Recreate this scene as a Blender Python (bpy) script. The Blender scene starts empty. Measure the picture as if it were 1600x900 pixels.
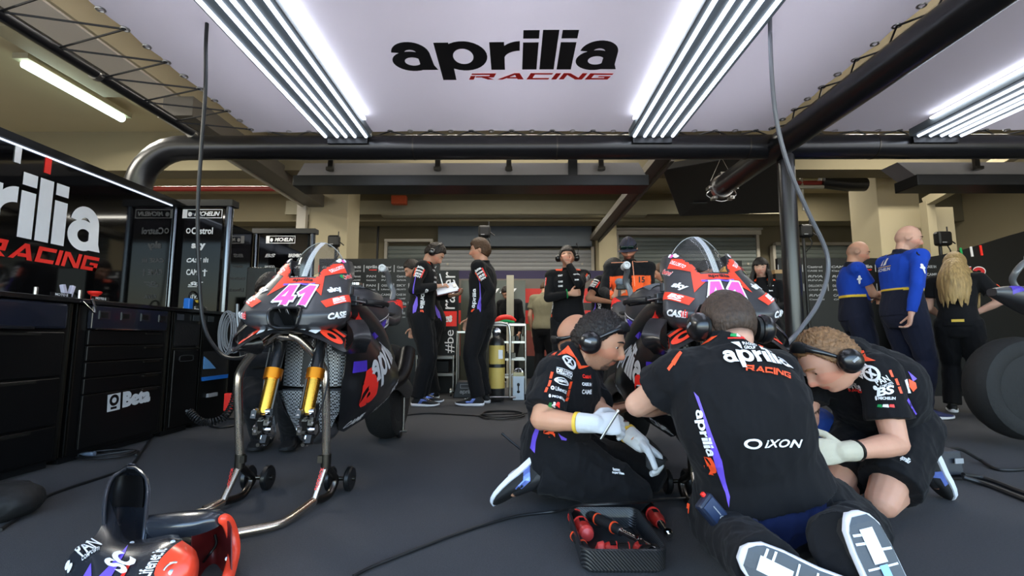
import bpy, bmesh, math, random
import numpy as np
from math import sin, cos, pi, radians, atan2, sqrt, exp
from mathutils import Vector as V, Matrix, noise, geometry
from mathutils.bvhtree import BVHTree

random.seed(7)
SC = bpy.context.scene
COL = SC.collection

# ---------------------------------------------------------------- camera
FPX = 740.0
TILT = atan2(80, 740)
YAW = radians(.23)
CAM = V((0, 0, .70))
FWD = V((-sin(YAW) * cos(TILT), cos(YAW) * cos(TILT), sin(TILT)))
RGT = V((cos(YAW), sin(YAW), 0))
UPV = RGT.cross(FWD)
cd = bpy.data.cameras.new('camera')
cam = bpy.data.objects.new('camera', cd)
COL.objects.link(cam)
cd.sensor_width = 36
cd.lens = FPX * 36 / 1600
cd.clip_start = .02
cam.matrix_world = Matrix(((RGT.x, UPV.x, -FWD.x, 0), (RGT.y, UPV.y, -FWD.y, 0), (RGT.z, UPV.z, -FWD.z, .70), (0, 0, 0, 1)))
SC.camera = cam


def ray(px, py):
    return FWD * FPX + RGT * (px - 800) + UPV * (450 - py)


def at(px, py, Y=None, X=None, Z=None):
    d = ray(px, py)
    k = Y / d.y if Y is not None else (X / d.x if X is not None else (Z - CAM.z) / d.z)
    return CAM + d * k


# ---------------------------------------------------------------- materials
def lin(c):
    c = c / 255.0
    return c / 12.92 if c <= .04045 else ((c + .055) / 1.055) ** 2.4


def rgb(*c):
    return (lin(c[0]), lin(c[1]), lin(c[2]), 1)


MATS = {}


def M(name, col=None, rough=.5, metal=0., bump=0., bscale=60., var=0., vscale=8., spec=.5, coat=0., emit=None, estr=0., attr=False, stretch=None, sheen=0., sss=0.):
    """principled material with procedural colour variation and bump"""
    if name in MATS:
        return MATS[name]
    m = bpy.data.materials.new(name)
    m.use_nodes = True
    nt = m.node_tree
    n, l = nt.nodes, nt.links
    b = n['Principled BSDF']
    MATS[name] = m
    c = rgb(*col) if col else (1, 1, 1, 1)
    b.inputs['Base Color'].default_value = c
    b.inputs['Roughness'].default_value = rough
    b.inputs['Metallic'].default_value = metal
    b.inputs['Specular IOR Level'].default_value = spec
    b.inputs['Coat Weight'].default_value = coat
    b.inputs['Coat Roughness'].default_value = .08
    b.inputs['Sheen Weight'].default_value = sheen
    if sss:
        b.inputs['Subsurface Weight'].default_value = sss
        b.inputs['Subsurface Radius'].default_value = (1, .35, .2)
        b.inputs['Subsurface Scale'].default_value = .012
    if emit:
        b.inputs['Emission Color'].default_value = rgb(*emit)
        b.inputs['Emission Strength'].default_value = estr
    tc = n.new('ShaderNodeTexCoord')
    vec = tc.outputs['Object']
    if stretch:
        mp = n.new('ShaderNodeMapping')
        mp.inputs['Scale'].default_value = stretch
        l.new(vec, mp.inputs['Vector'])
        vec = mp.outputs['Vector']
    src = None
    if attr:
        a = n.new('ShaderNodeVertexColor')
        a.layer_name = 'col'
        src = a.outputs['Color']
        l.new(src, b.inputs['Base Color'])
    nz = n.new('ShaderNodeTexNoise')
    nz.inputs['Scale'].default_value = vscale
    nz.inputs['Detail'].default_value = 5
    l.new(vec, nz.inputs['Vector'])
    v = var if var else .06
    mr = n.new('ShaderNodeMapRange')
    mr.inputs['To Min'].default_value = 1 - v
    mr.inputs['To Max'].default_value = 1 + v
    l.new(nz.outputs['Fac'], mr.inputs['Value'])
    mx = n.new('ShaderNodeVectorMath')
    mx.operation = 'SCALE'
    if src:
        l.new(src, mx.inputs[0])
    else:
        mx.inputs[0].default_value = c[:3]
    l.new(mr.outputs['Result'], mx.inputs['Scale'])
    l.new(mx.outputs['Vector'], b.inputs['Base Color'])
    if bump:
        nb = n.new('ShaderNodeTexNoise')
        nb.inputs['Scale'].default_value = bscale
        nb.inputs['Detail'].default_value = 4
        l.new(vec, nb.inputs['Vector'])
        bp = n.new('ShaderNodeBump')
        bp.inputs['Strength'].default_value = bump
        bp.inputs['Distance'].default_value = .01
        l.new(nb.outputs['Fac'], bp.inputs['Height'])
        l.new(bp.outputs['Normal'], b.inputs['Normal'])
    return m


def pattern_mat(name, c1, c2, kind='checker', scale=200., rough=.4, metal=0., bump=.3, coat=0.):
    """two-colour woven / perforated look"""
    if name in MATS:
        return MATS[name]
    m = M(name, c1, rough=rough, metal=metal, coat=coat)
    n, l = m.node_tree.nodes, m.node_tree.links
    b = n['Principled BSDF']
    tc = n.new('ShaderNodeTexCoord')
    if kind == 'checker':
        t = n.new('ShaderNodeTexChecker')
        t.inputs['Scale'].default_value = scale
        t.inputs['Color1'].default_value = rgb(*c1)
        t.inputs['Color2'].default_value = rgb(*c2)
        l.new(tc.outputs['Object'], t.inputs['Vector'])
        l.new(t.outputs['Color'], b.inputs['Base Color'])
        h = t.outputs['Fac']
    else:
        t = n.new('ShaderNodeTexWave')
        t.bands_direction = 'DIAGONAL'
        t.inputs['Scale'].default_value = scale
        t.inputs['Distortion'].default_value = .0
        l.new(tc.outputs['Object'], t.inputs['Vector'])
        r = n.new('ShaderNodeMix')
        r.data_type = 'RGBA'
        r.inputs[6].default_value = rgb(*c1)
        r.inputs[7].default_value = rgb(*c2)
        l.new(t.outputs['Fac'], r.inputs[0])
        l.new(r.outputs[2], b.inputs['Base Color'])
        h = t.outputs['Fac']
    bp = n.new('ShaderNodeBump')
    bp.inputs['Strength'].default_value = bump
    bp.inputs['Distance'].default_value = .004
    l.new(h, bp.inputs['Height'])
    l.new(bp.outputs['Normal'], b.inputs['Normal'])
    return m


# ---------------------------------------------------------------- object helpers
def Tag(o, label=None, cat=None, group=None, kind=None):
    if label: o['label'] = label
    if cat: o['category'] = cat
    if group: o['group'] = group
    if kind: o['kind'] = kind
    return o


def thing(name, label, cat, loc=(0, 0, 0), group=None):
    o = bpy.data.objects.new(name, None)
    COL.objects.link(o)
    o.location = loc
    o.empty_display_size = .1
    return Tag(o, label, cat, group)


def adopt(o, parent):
    """parent o (whose vertices are in world space) without moving it"""
    o.parent = parent
    if parent.type == 'EMPTY':
        o.matrix_parent_inverse = Matrix.Translation(-parent.location)
    return o


def copy_tree(o, parent=None):
    c = o.copy()
    COL.objects.link(c)
    if parent:
        c.parent = parent
        c.matrix_parent_inverse = o.matrix_parent_inverse.copy()
    for ch in list(o.children):
        copy_tree(ch, c)
    return c


def rotm(axis, ang):
    return Matrix.Rotation(ang, 3, axis)


def frame(d, ref=(0, 0, 1)):
    """orthonormal (side, ref', d)"""
    d = V(d).normalized()
    r = V(ref)
    s = r.cross(d)
    if s.length < 1e-5:
        s = V((1, 0, 0)).cross(d)
        if s.length < 1e-5:
            s = V((0, 1, 0)).cross(d)
    s.normalize()
    return s, d.cross(s).normalized(), d


def spline(pts, k=6, closed=False):
    P = [V(p) for p in pts]
    n = len(P)
    out = []
    for i in range(n if closed else n - 1):
        if closed:
            a, b, c, d = P[i - 1], P[i], P[(i + 1) % n], P[(i + 2) % n]
        else:
            b, c = P[i], P[i + 1]
            a = P[i - 1] if i > 0 else b * 2 - c
            d = P[i + 2] if i + 2 < n else c * 2 - b
        for j in range(k):
            t = j / k
            out.append(.5 * ((2 * b) + (c - a) * t + (2 * a - 5 * b + 4 * c - d) * t * t + (3 * b - a - 3 * c + d) * t ** 3))
    if not closed:
        out.append(P[-1])
    return out


def slin(vals, k=6):
    out = []
    for a, b in zip(vals[:-1], vals[1:]):
        for j in range(k):
            out.append(a + (b - a) * j / k)
    return out + [vals[-1]]


class MB:
    def __init__(s):
        s.v, s.f, s.m = [], [], []

    def add(s, verts, faces, mi=0):
        b = len(s.v)
        s.v.extend(tuple(p) for p in verts)
        s.f.extend(tuple(b + i for i in f) for f in faces)
        s.m.extend([mi] * len(faces))
        return s

    def box(s, c, size, rot=None, mi=0):
        x, y, z = size[0] / 2, size[1] / 2, size[2] / 2
        vs = [V((a * x, b * y, d * z)) for d in (-1, 1) for a, b in ((-1, -1), (1, -1), (1, 1), (-1, 1))]
        if rot is not None:
            vs = [rot @ p for p in vs]
        c = V(c)
        return s.add([c + p for p in vs], [(3, 2, 1, 0), (4, 5, 6, 7), (0, 1, 5, 4), (1, 2, 6, 5), (2, 3, 7, 6), (3, 0, 4, 7)], mi)

    def box2(s, lo, hi, mi=0):
        lo, hi = V(lo), V(hi)
        return s.box((lo + hi) / 2, hi - lo, None, mi)

    def bar(s, a, b, w, h, ref=(0, 0, 1), mi=0):
        a, b = V(a), V(b)
        sd, up, d = frame(b - a, ref)
        R = Matrix((sd, up, d)).transposed()
        return s.box((a + b) / 2, (w, h, (b - a).length), R, mi)

    def loft(s, rings, closed=True, cap=True, mi=0):
        n = len(rings[0])
        vs = [p for r in rings for p in r]
        fs = []
        for i in range(len(rings) - 1):
            for j in range(n if closed else n - 1):
                k = (j + 1) % n
                fs.append((i * n + j, i * n + k, (i + 1) * n + k, (i + 1) * n + j))
        if cap and closed:
            fs.append(tuple(range(n - 1, -1, -1)))
            o = (len(rings) - 1) * n
            fs.append(tuple(o + j for j in range(n)))
        return s.add(vs, fs, mi)

    def tube(s, pts, r, n=10, cap=True, closed=False, mi=0, flat=1., ref=None):
        P = [V(p) for p in pts]
        m = len(P)
        R = r if isinstance(r, (list, tuple)) else [r] * m
        rings = []
        side = None
        for i in range(m):
            if closed:
                d = P[(i + 1) % m] - P[i - 1]
            else:
                d = P[min(i + 1, m - 1)] - P[max(i - 1, 0)]
            if d.length < 1e-9:
                d = V((0, 0, 1))
            d.normalize()
            if side is None:
                side = frame(d, ref or ((0, 0, 1) if abs(d.z) < .9 else (0, 1, 0)))[0]
            else:
                side = side - d * side.dot(d)
                side.normalize()
            up = d.cross(side)
            rings.append([P[i] + side * (R[i] * cos(2 * pi * j / n)) + up * (R[i] * flat * sin(2 * pi * j / n)) for j in range(n)])
        if closed:
            rings.append(rings[0])
            return s.loft(rings, True, False, mi)
        return s.loft(rings, True, cap, mi)

    def bone(s, a, b, prof, n=14, flat=1., side=None, mi=0, round0=True, round1=True):
        """tapered capsule from a to b; prof [(t, r)]; flat scales the radius across `side`'s normal"""
        a, b = V(a), V(b)
        L = (b - a).length
        sd, up, d = frame(b - a, side if side is not None else (0, 0, 1))
        if side is not None:
            # side given: sd should be along it
            sd0 = V(side) - d * V(side).dot(d)
            if sd0.length > 1e-4:
                sd = sd0.normalized()
                up = d.cross(sd)
        st = []
        if round0:
            r = prof[0][1]
            for q in (90, 60, 30):
                st.append((-r * sin(radians(q)), max(r * cos(radians(q)), r * .08)))
        ts = [p[0] for p in prof]
        for i in range(len(prof) - 1):
            for j in range(4):
                t = ts[i] + (ts[i + 1] - ts[i]) * j / 4
                w = j / 4
                w = w * w * (3 - 2 * w)
                st.append((t * L, prof[i][1] * (1 - w) + prof[i + 1][1] * w))
        st.append((prof[-1][0] * L, prof[-1][1]))
        if round1:
            r = prof[-1][1]
            for q in (30, 60, 90):
                st.append((prof[-1][0] * L + r * sin(radians(q)), max(r * cos(radians(q)), r * .08)))
        rings = [[a + d * h + sd * (r * cos(2 * pi * j / n)) + up * (r * flat * sin(2 * pi * j / n)) for j in range(n)] for h, r in st]
        return s.loft(rings, True, True, mi)

    def cyl(s, a, b, r, n=16, mi=0, r2=None):
        return s.tube([a, b], [r, r if r2 is None else r2], n, True, False, mi)

    def ell(s, c, rad, rot=None, nu=16, nv=10, mi=0):
        c = V(c)
        vs, fs = [], []
        for i in range(nv + 1):
            th = pi * i / nv
            for j in range(nu):
                ph = 2 * pi * j / nu
                st = max(sin(th), .02)
                p = V((rad[0] * st * cos(ph), rad[1] * st * sin(ph), rad[2] * cos(th)))
                vs.append(c + (rot @ p if rot is not None else p))
        for i in range(nv):
            for j in range(nu):
                k = (j + 1) % nu
                fs.append((i * nu + j, (i + 1) * nu + j, (i + 1) * nu + k, i * nu + k))
        fs.append(tuple(range(nu)))
        fs.append(tuple(nv * nu + j for j in range(nu - 1, -1, -1)))
        return s.add(vs, fs, mi)

    def lathe(s, prof, c, axis=(0, 0, 1), n=24, mi=0, cap=True):
        sd, up, d = frame(axis, (0, 0, 1) if abs(V(axis).normalized().z) < .9 else (0, 1, 0))
        c = V(c)
        rings = [[c + d * h + (sd * cos(2 * pi * j / n) + up * sin(2 * pi * j / n)) * max(r, 1e-4) for j in range(n)] for r, h in prof]
        return s.loft(rings, True, cap, mi)

    def torus(s, c, axis, R, r, n=28, k=8, mi=0, a0=0, a1=360, flat=1.):
        sd, up, d = frame(axis, (0, 0, 1) if abs(V(axis).normalized().z) < .9 else (0, 1, 0))
        c = V(c)
        full = abs(a1 - a0) >= 360
        pts = [c + (sd * cos(radians(a0 + (a1 - a0) * i / n)) + up * sin(radians(a0 + (a1 - a0) * i / n))) * R for i in range(n if full else n + 1)]
        return s.tube(pts, r, k, True, full, mi, flat, ref=d)

    def prism(s, poly, a, b, mi=0):
        """poly: list of 3-D points (planar); extruded by vector from a to b offsets"""
        n = len(poly)
        A = [V(p) + V(a) for p in poly]
        B = [V(p) + V(b) for p in poly]
        fs = [tuple(range(n - 1, -1, -1)), tuple(range(n, 2 * n))] + [(i, (i + 1) % n, n + (i + 1) % n, n + i) for i in range(n)]
        return s.add(A + B, fs, mi)

    def sheet(s, grid, th, mi=0):
        """grid[i][j] of points -> shell with thickness th along normals"""
        R, C = len(grid), len(grid[0])
        nrm = []
        for i in range(R):
            row = []
            for j in range(C):
                du = V(grid[i][min(j + 1, C - 1)]) - V(grid[i][max(j - 1, 0)])
                dv = V(grid[min(i + 1, R - 1)][j]) - V(grid[max(i - 1, 0)][j])
                q = du.cross(dv)
                row.append(q.normalized() if q.length > 1e-12 else V((0, 0, 1)))
            nrm.append(row)
        vs = [V(grid[i][j]) for i in range(R) for j in range(C)] + [V(grid[i][j]) - nrm[i][j] * th for i in range(R) for j in range(C)]
        o = R * C
        fs = []
        for i in range(R - 1):
            for j in range(C - 1):
                a, b, c, d = i * C + j, i * C + j + 1, (i + 1) * C + j + 1, (i + 1) * C + j
                fs += [(a, b, c, d), (o + d, o + c, o + b, o + a)]
        for j in range(C - 1):
            fs += [(j + 1, j, o + j, o + j + 1), ((R - 1) * C + j, (R - 1) * C + j + 1, o + (R - 1) * C + j + 1, o + (R - 1) * C + j)]
        for i in range(R - 1):
            fs += [(i * C, (i + 1) * C, o + (i + 1) * C, o + i * C), ((i + 1) * C + C - 1, i * C + C - 1, o + i * C + C - 1, o + (i + 1) * C + C - 1)]
        return s.add(vs, fs, mi)

    def build(s, name, mats, parent=None, smooth=True, angle=.7, bev=0., seg=2, sub=0, label=None):
        me = bpy.data.meshes.new(name)
        me.from_pydata(s.v, [], s.f)
        if not isinstance(mats, (list, tuple)):
            mats = [mats]
        for m in mats:
            me.materials.append(m)
        if len(mats) > 1:
            me.polygons.foreach_set('material_index', s.m)
        me.update()
        if smooth:
            me.polygons.foreach_set('use_smooth', [True] * len(me.polygons))
            me.set_sharp_from_angle(angle=angle)
        o = bpy.data.objects.new(name, me)
        COL.objects.link(o)
        if bev:
            b = o.modifiers.new('bevel', 'BEVEL')
            b.width = bev
            b.segments = seg
            b.limit_method = 'ANGLE'
            b.angle_limit = radians(50)
            b.harden_normals = False
        if sub:
            b = o.modifiers.new('sub', 'SUBSURF')
            b.levels = b.render_levels = sub
        if parent is not None:
            adopt(o, parent)
        if label:
            o['label'] = label
        return o


def structure(name, mb, m, **k):
    o = mb.build(name, m, None, **k)
    o['kind'] = 'structure'
    return o


# ---------------------------------------------------------------- text and flat shapes
def curve_mesh(cu):
    o = bpy.data.objects.new('tmp', cu)
    COL.objects.link(o)
    bpy.context.view_layer.update()
    dg = bpy.context.evaluated_depsgraph_get()
    me = bpy.data.meshes.new_from_object(o.evaluated_get(dg))
    v = [(p.co.x, p.co.y) for p in me.vertices]
    f = [tuple(p.vertices) for p in me.polygons]
    bpy.data.objects.remove(o)
    bpy.data.curves.remove(cu)
    bpy.data.meshes.remove(me)
    return v, f


def unit(vf):
    """normalise to the unit box"""
    v, f = vf
    x0 = min(p[0] for p in v); x1 = max(p[0] for p in v)
    y0 = min(p[1] for p in v); y1 = max(p[1] for p in v)
    w, h = max(x1 - x0, 1e-6), max(y1 - y0, 1e-6)
    return [((p[0] - x0) / w, (p[1] - y0) / h) for p in v], f, w / h


TXT = {}


def text2d(s, bold=.02, shear=0., space=1., res=3):
    k = (s, bold, shear, space)
    if k not in TXT:
        cu = bpy.data.curves.new('t', 'FONT')
        cu.body = s
        cu.resolution_u = res
        cu.offset = bold
        cu.shear = shear
        cu.space_character = space
        cu.fill_mode = 'FRONT'
        TXT[k] = unit(curve_mesh(cu))
    return TXT[k]


def polys2d(polys):
    """list of closed polylines (holes by even-odd) -> filled mesh"""
    cu = bpy.data.curves.new('p', 'CURVE')
    cu.dimensions = '2D'
    cu.fill_mode = 'BOTH'
    for pl in polys:
        sp = cu.splines.new('POLY')
        sp.points.add(len(pl) - 1)
        for i, p in enumerate(pl):
            sp.points[i].co = (p[0], p[1], 0, 1)
        sp.use_cyclic_u = True
    return curve_mesh(cu)


def merge2d(parts):
    v, f = [], []
    for pv, pf in parts:
        b = len(v)
        v += list(pv)
        f += [tuple(b + i for i in q) for q in pf]
    return v, f


def arcs(cx, cy, rx, ry, a0, a1, n=14):
    return [(cx + rx * cos(radians(a0 + (a1 - a0) * i / n)), cy + ry * sin(radians(a0 + (a1 - a0) * i / n))) for i in range(n + 1)]


def band(outer, inner):
    n = len(outer)
    return list(outer) + list(inner), [(i, i + 1, n + i + 1, n + i) for i in range(n - 1)]


def poly1(p):
    return list(p), [tuple(range(len(p)))]


def shift2(vf, dx, dy=0):
    return [(x + dx, y + dy) for x, y in vf[0]], vf[1]


def word_logo():
    """wide heavy rounded lower-case word: aprilia"""
    A = merge2d([band(arcs(.52, .34, .52, .36, 0, 360, 30), arcs(.55, .34, .22, .15, 0, 360, 30)),
                 poly1([(.72, .02), (1.17, .02), (1.09, .2), (1.06, .66), (.72, .66)]),
                 band(arcs(.56, .62, .5, .40, 0, 172, 16), arcs(.56, .62, .17, .14, 0, 172, 16))])
    P = merge2d([poly1([(0, -.4), (.38, -.4), (.38, .98), (0, .98)]),
                 band(arcs(.72, .5, .62, .52, 0, 360, 30), arcs(.70, .5, .27, .27, 0, 360, 30))])
    Rr = merge2d([poly1([(0, 0), (.38, 0), (.38, .98), (0, .98)]),
                  band(arcs(.78, .52, .55, .48, 90, 175, 10), arcs(.78, .40, .41, .28, 90, 175, 10))])
    I = merge2d([poly1([(0, 0), (.40, 0), (.40, .96), (0, .96)]), poly1([(0, 1.08), (.40, 1.08), (.40, 1.34), (0, 1.34)])])
    L = poly1([(0, 0), (.40, 0), (.40, 1.34), (0, 1.34)])
    x = 0
    out = []
    for g, w in ((A, 1.23), (P, 1.42), (Rr, .86), (I, .48), (L, .48), (I, .48), (A, 1.2)):
        out.append(shift2(g, x))
        x += w
    return unit(merge2d(out))


def word_race():
    """RACING in wide square italics"""
    t = .26

    def st(*p):
        return poly1(p)
    G = []
    G.append((merge2d([st((0, 0), (t, 0), (t, .62), (0, .62)), st((0, .76), (1.2, .76), (1.3, 1), (0, 1)), st((1.0, .38), (1.3, .38), (1.3, 1), (1.0, 1)), st((.3, .34), (1.3, .34), (1.25, .56), (.3, .56)), st((.55, .4), (.9, .4), (1.4, 0), (1.05, 0))]), 1.55))
    G.append((merge2d([st((0, 0), (.3, 0), (1.0, 1), (.7, 1)), st((.7, 1), (1.0, 1), (1.45, 0), (1.12, 0)), st((.5, .16), (1.2, .16), (1.15, .38), (.5, .38))]), 1.6))
    G.append((merge2d([st((0, 0), (1.2, 0), (1.2, .24), (0, .24)), st((0, .76), (1.2, .76), (1.2, 1), (0, 1)), st((0, 0), (.28, 0), (.28, 1), (0, 1))]), 1.35))
    G.append((st((0, 0), (.28, 0), (.28, 1), (0, 1)), .42))
    G.append((merge2d([st((0, 0), (.27, 0), (.27, 1), (0, 1)), st((1.0, 0), (1.27, 0), (1.27, 1), (1.0, 1)), st((.02, 1), (.36, 1), (1.25, 0), (.9, 0))]), 1.42))
    G.append((merge2d([st((0, 0), (1.25, 0), (1.25, .24), (0, .24)), st((0, .76), (1.25, .76), (1.25, 1), (0, 1)), st((0, 0), (.28, 0), (.28, 1), (0, 1)), st((.97, 0), (1.25, 0), (1.25, .56), (.97, .56)), st((.6, .38), (1.25, .38), (1.25, .56), (.6, .56))]), 1.3))
    x = 0
    out = []
    for g, w in G:
        out.append(shift2(g, x))
        x += w
    v, f = merge2d(out)
    return unit(([(a + .22 * b, b) for a, b in v], f))


WORD, RACE = word_logo(), word_race()
SQUARE = ([(0, 0), (1, 0), (1, 1), (0, 1)], [(0, 1, 2, 3)], 1.)


def boxframe(t=.08, asp=3.):
    return ([(0, 0), (1, 0), (1, 1), (0, 1), (t / asp, t), (1 - t / asp, t), (1 - t / asp, 1 - t), (t / asp, 1 - t)],
            [(0, 1, 5, 4), (1, 2, 6, 5), (2, 3, 7, 6), (3, 0, 4, 7)], asp)


def ringshape(t=.25, n=28):
    v, f = band(arcs(.5, .5, .5, .5, 0, 360, n), arcs(.5, .5, .5 - t, .5 - t, 0, 360, n))
    return v, f, 1.


def discshape(n=24):
    return arcs(.5, .5, .5, .5, 0, 360, n)[:-1], [tuple(range(n))], 1.


def stack2(*items):
    """items: (shape, x, y, w, h) in a 0..1 box -> one shape"""
    return merge2d([([(x + a * w, y + b * h) for a, b in s[0]], s[1]) for s, x, y, w, h in items]) + (1.,)


BVH = {}


def bvh_of(objs):
    key = tuple(o.name for o in objs)
    if key not in BVH:
        vs, fs = [], []
        for o in objs:
            b = len(vs)
            vs += [v.co.copy() for v in o.data.vertices]
            fs += [tuple(b + i for i in p.vertices) for p in o.data.polygons]
        BVH[key] = BVHTree.FromPolygons(vs, fs)
    return BVH[key]


def dice(v2, f2, step):
    """cut a flat mesh along a grid so that it can bend; v2 in metres"""
    bm = bmesh.new()
    vs = [bm.verts.new((a, b, 0)) for a, b in v2]
    for f in f2:
        try:
            bm.faces.new([vs[i] for i in f])
        except ValueError:
            pass
    for ax in (0, 1):
        lo = min(p[ax] for p in v2); hi = max(p[ax] for p in v2)
        n = int((hi - lo) / step)
        for i in range(1, n + 1):
            co = V((0, 0, 0)); co[ax] = lo + (hi - lo) * i / (n + 1)
            no = V((0, 0, 0)); no[ax] = 1
            bmesh.ops.bisect_plane(bm, geom=bm.verts[:] + bm.edges[:] + bm.faces[:], plane_co=co, plane_no=no, dist=1e-7)
    bm.verts.index_update()
    ov = [(p.co.x, p.co.y) for p in bm.verts]
    of = [tuple(q.index for q in f.verts) for f in bm.faces]
    bm.free()
    return ov, of


def islands(n, faces):
    par = list(range(n))

    def find(a):
        while par[a] != a:
            par[a] = par[par[a]]
            a = par[a]
        return a
    for f in faces:
        for q in f[1:]:
            a, b = find(f[0]), find(q)
            if a != b: par[max(a, b)] = min(a, b)
    roots = sorted({find(i) for i in range(n)})
    ix = {r: k for k, r in enumerate(roots)}
    return [ix[find(i)] % 3 for i in range(n)]


def decal(mb, shape, target, org, X, N, size, mi=0, lift=.0015, step=.02, reach=.15, center=True):
    """wrap a flat shape of size (w, h) round target's surface. org: point near the surface, X: reading direction, N: outward"""
    v2, f2 = shape[0], shape[1]
    w, h = size
    N = V(N).normalized()
    X = V(X); X = (X - N * X.dot(N)).normalized()
    Y = N.cross(X)
    off = .5 if center else 0
    vv = [((a - off) * w, (b - off) * h) for a, b in v2]
    if target is None:
        il = islands(len(vv), f2)
        mb.add([V(org) + X * a + Y * b + N * (lift + .0005 * il[i]) for i, (a, b) in enumerate(vv)], f2, mi)
        return
    vv, f2 = dice(vv, f2, step)
    T = target if isinstance(target, BVHTree) else bvh_of(target)
    out = []
    org = V(org)
    il = islands(len(vv), f2)
    for i, (a, b) in enumerate(vv):
        p = org + X * a + Y * b
        hit, nn, _, _ = T.ray_cast(p + N * reach, -N, reach * 2)
        if hit is None:
            hit, nn, _, _ = T.find_nearest(p)
        if nn.dot(N) < 0:
            nn = N
        out.append(hit + nn * (lift + .0005 * il[i]) + N * lift * .5)
    mb.add(out, f2, mi)


def pxcast(T, px, py):
    d = ray(px, py).normalized()
    h, n, _, _ = T.ray_cast(CAM, d, 20)
    return h, n


def pxdecal(mb, shape, target, p0, p1, hpx, mi=0, lift=.0015, step=.02, flip=False):
    """text from pixel p0 to p1 (middle of its height), hpx tall, as it sits on the surface seen there"""
    T = bvh_of(target)
    a, na = pxcast(T, *p0)
    b, nb = pxcast(T, *p1)
    c, nc = pxcast(T, (p0[0] + p1[0]) / 2, (p0[1] + p1[1]) / 2)
    if a is None or b is None:
        if c is None:
            return False
        d = (c - CAM).length
        X = RGT * (p1[0] - p0[0]) - UPV * (p1[1] - p0[1])
        w = X.length * d / FPX
        X = X - nc * X.dot(nc)
        a, b = c - X.normalized() * w / 2, c + X.normalized() * w / 2
        na = nb = nc
    if nc is None:
        nc = (na + nb)
        c = (a + b) / 2
    N = (na + nb + nc).normalized()
    X = b - a
    # height on the surface: along N x X, foreshortened towards the camera
    Y = N.cross(X.normalized())
    m = (a + b) / 2
    vd = (m - CAM)
    dist = vd.length
    vd.normalize()
    fs = max(.35, sqrt(max(0, 1 - Y.dot(vd) ** 2)))
    h = hpx * dist / FPX / fs
    decal(mb, shape, T, m, X, N, (X.length, h), mi, lift, step)
    return True


def pxpoly(mb, target, pts, mi=0, lift=.0012, step=5.):
    """a coloured panel whose outline was read off the surface it lies on"""
    T = bvh_of(target)
    v2, f2 = dice(pts, [tuple(range(len(pts)))], step)
    out = []
    for x, y in v2:
        h, n = pxcast(T, x, y)
        if h is None:
            d = ray(x, y).normalized()
            # nearest surface to the sight line
            best = None
            for k in range(12):
                q = CAM + d * (pxpoly.near + k * .06)
                hh, nn, _, dd = T.find_nearest(q)
                if best is None or dd < best[0]:
                    best = (dd, hh, nn)
            h, n = best[1], best[2]
        if n.dot(h - CAM) > 0:
            n = (CAM - h).normalized()
        out.append(h + n * lift)
    mb.add(out, f2, mi)


pxpoly.near = 1.6


def remesh(mb, voxel, smooth=4, factor=.5):
    me = bpy.data.meshes.new('r')
    me.from_pydata(mb.v, [], mb.f)
    bm = bmesh.new()
    bm.from_mesh(me)
    bmesh.ops.recalc_face_normals(bm, faces=bm.faces)
    bm.to_mesh(me)
    bm.free()
    o = bpy.data.objects.new('r', me)
    COL.objects.link(o)
    r = o.modifiers.new('r', 'REMESH')
    r.mode = 'VOXEL'
    r.voxel_size = voxel
    r.adaptivity = 0
    if smooth:
        s = o.modifiers.new('s', 'SMOOTH')
        s.factor = factor
        s.iterations = smooth
    bpy.context.view_layer.update()
    dg = bpy.context.evaluated_depsgraph_get()
    m2 = bpy.data.meshes.new_from_object(o.evaluated_get(dg))
    bpy.data.objects.remove(o)
    bpy.data.meshes.remove(me)
    return m2


def link_mesh(name, me, mats, parent=None, smooth=True, label=None):
    me.name = name
    me.materials.clear()
    for m in (mats if isinstance(mats, (list, tuple)) else [mats]):
        me.materials.append(m)
    if smooth:
        me.polygons.foreach_set('use_smooth', [True] * len(me.polygons))
    o = bpy.data.objects.new(name, me)
    COL.objects.link(o)
    if parent is not None:
        adopt(o, parent)
    if label:
        o['label'] = label
    return o


def verts_np(me):
    a = np.empty(len(me.vertices) * 3)
    me.vertices.foreach_get('co', a)
    return a.reshape(-1, 3)


def paint(me, cols):
    """per-vertex colours, linear rgb array (n,3)"""
    at_ = me.color_attributes.new('col', 'FLOAT_COLOR', 'POINT')
    c = np.ones((len(me.vertices), 4))
    c[:, :3] = cols
    at_.data.foreach_set('color', c.reshape(-1))


def wrinkle(me, amp, scale, stretch=(1, 1, 1), seed=0):
    n = len(me.vertices)
    co = verts_np(me)
    nr = np.empty(n * 3)
    me.vertices.foreach_get('normal', nr)
    nr = nr.reshape(-1, 3)
    off = V((seed * 3.1, seed * 1.7, seed * 2.3))
    h = np.array([noise.ridged_multi_fractal(V((p[0] * stretch[0], p[1] * stretch[1], p[2] * stretch[2])) * scale + off, .9, 2, 3, 1, 2) for p in co])
    co = co + nr * (amp * (h - h.mean()))[:, None]
    me.vertices.foreach_set('co', co.reshape(-1))
    me.update()
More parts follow.
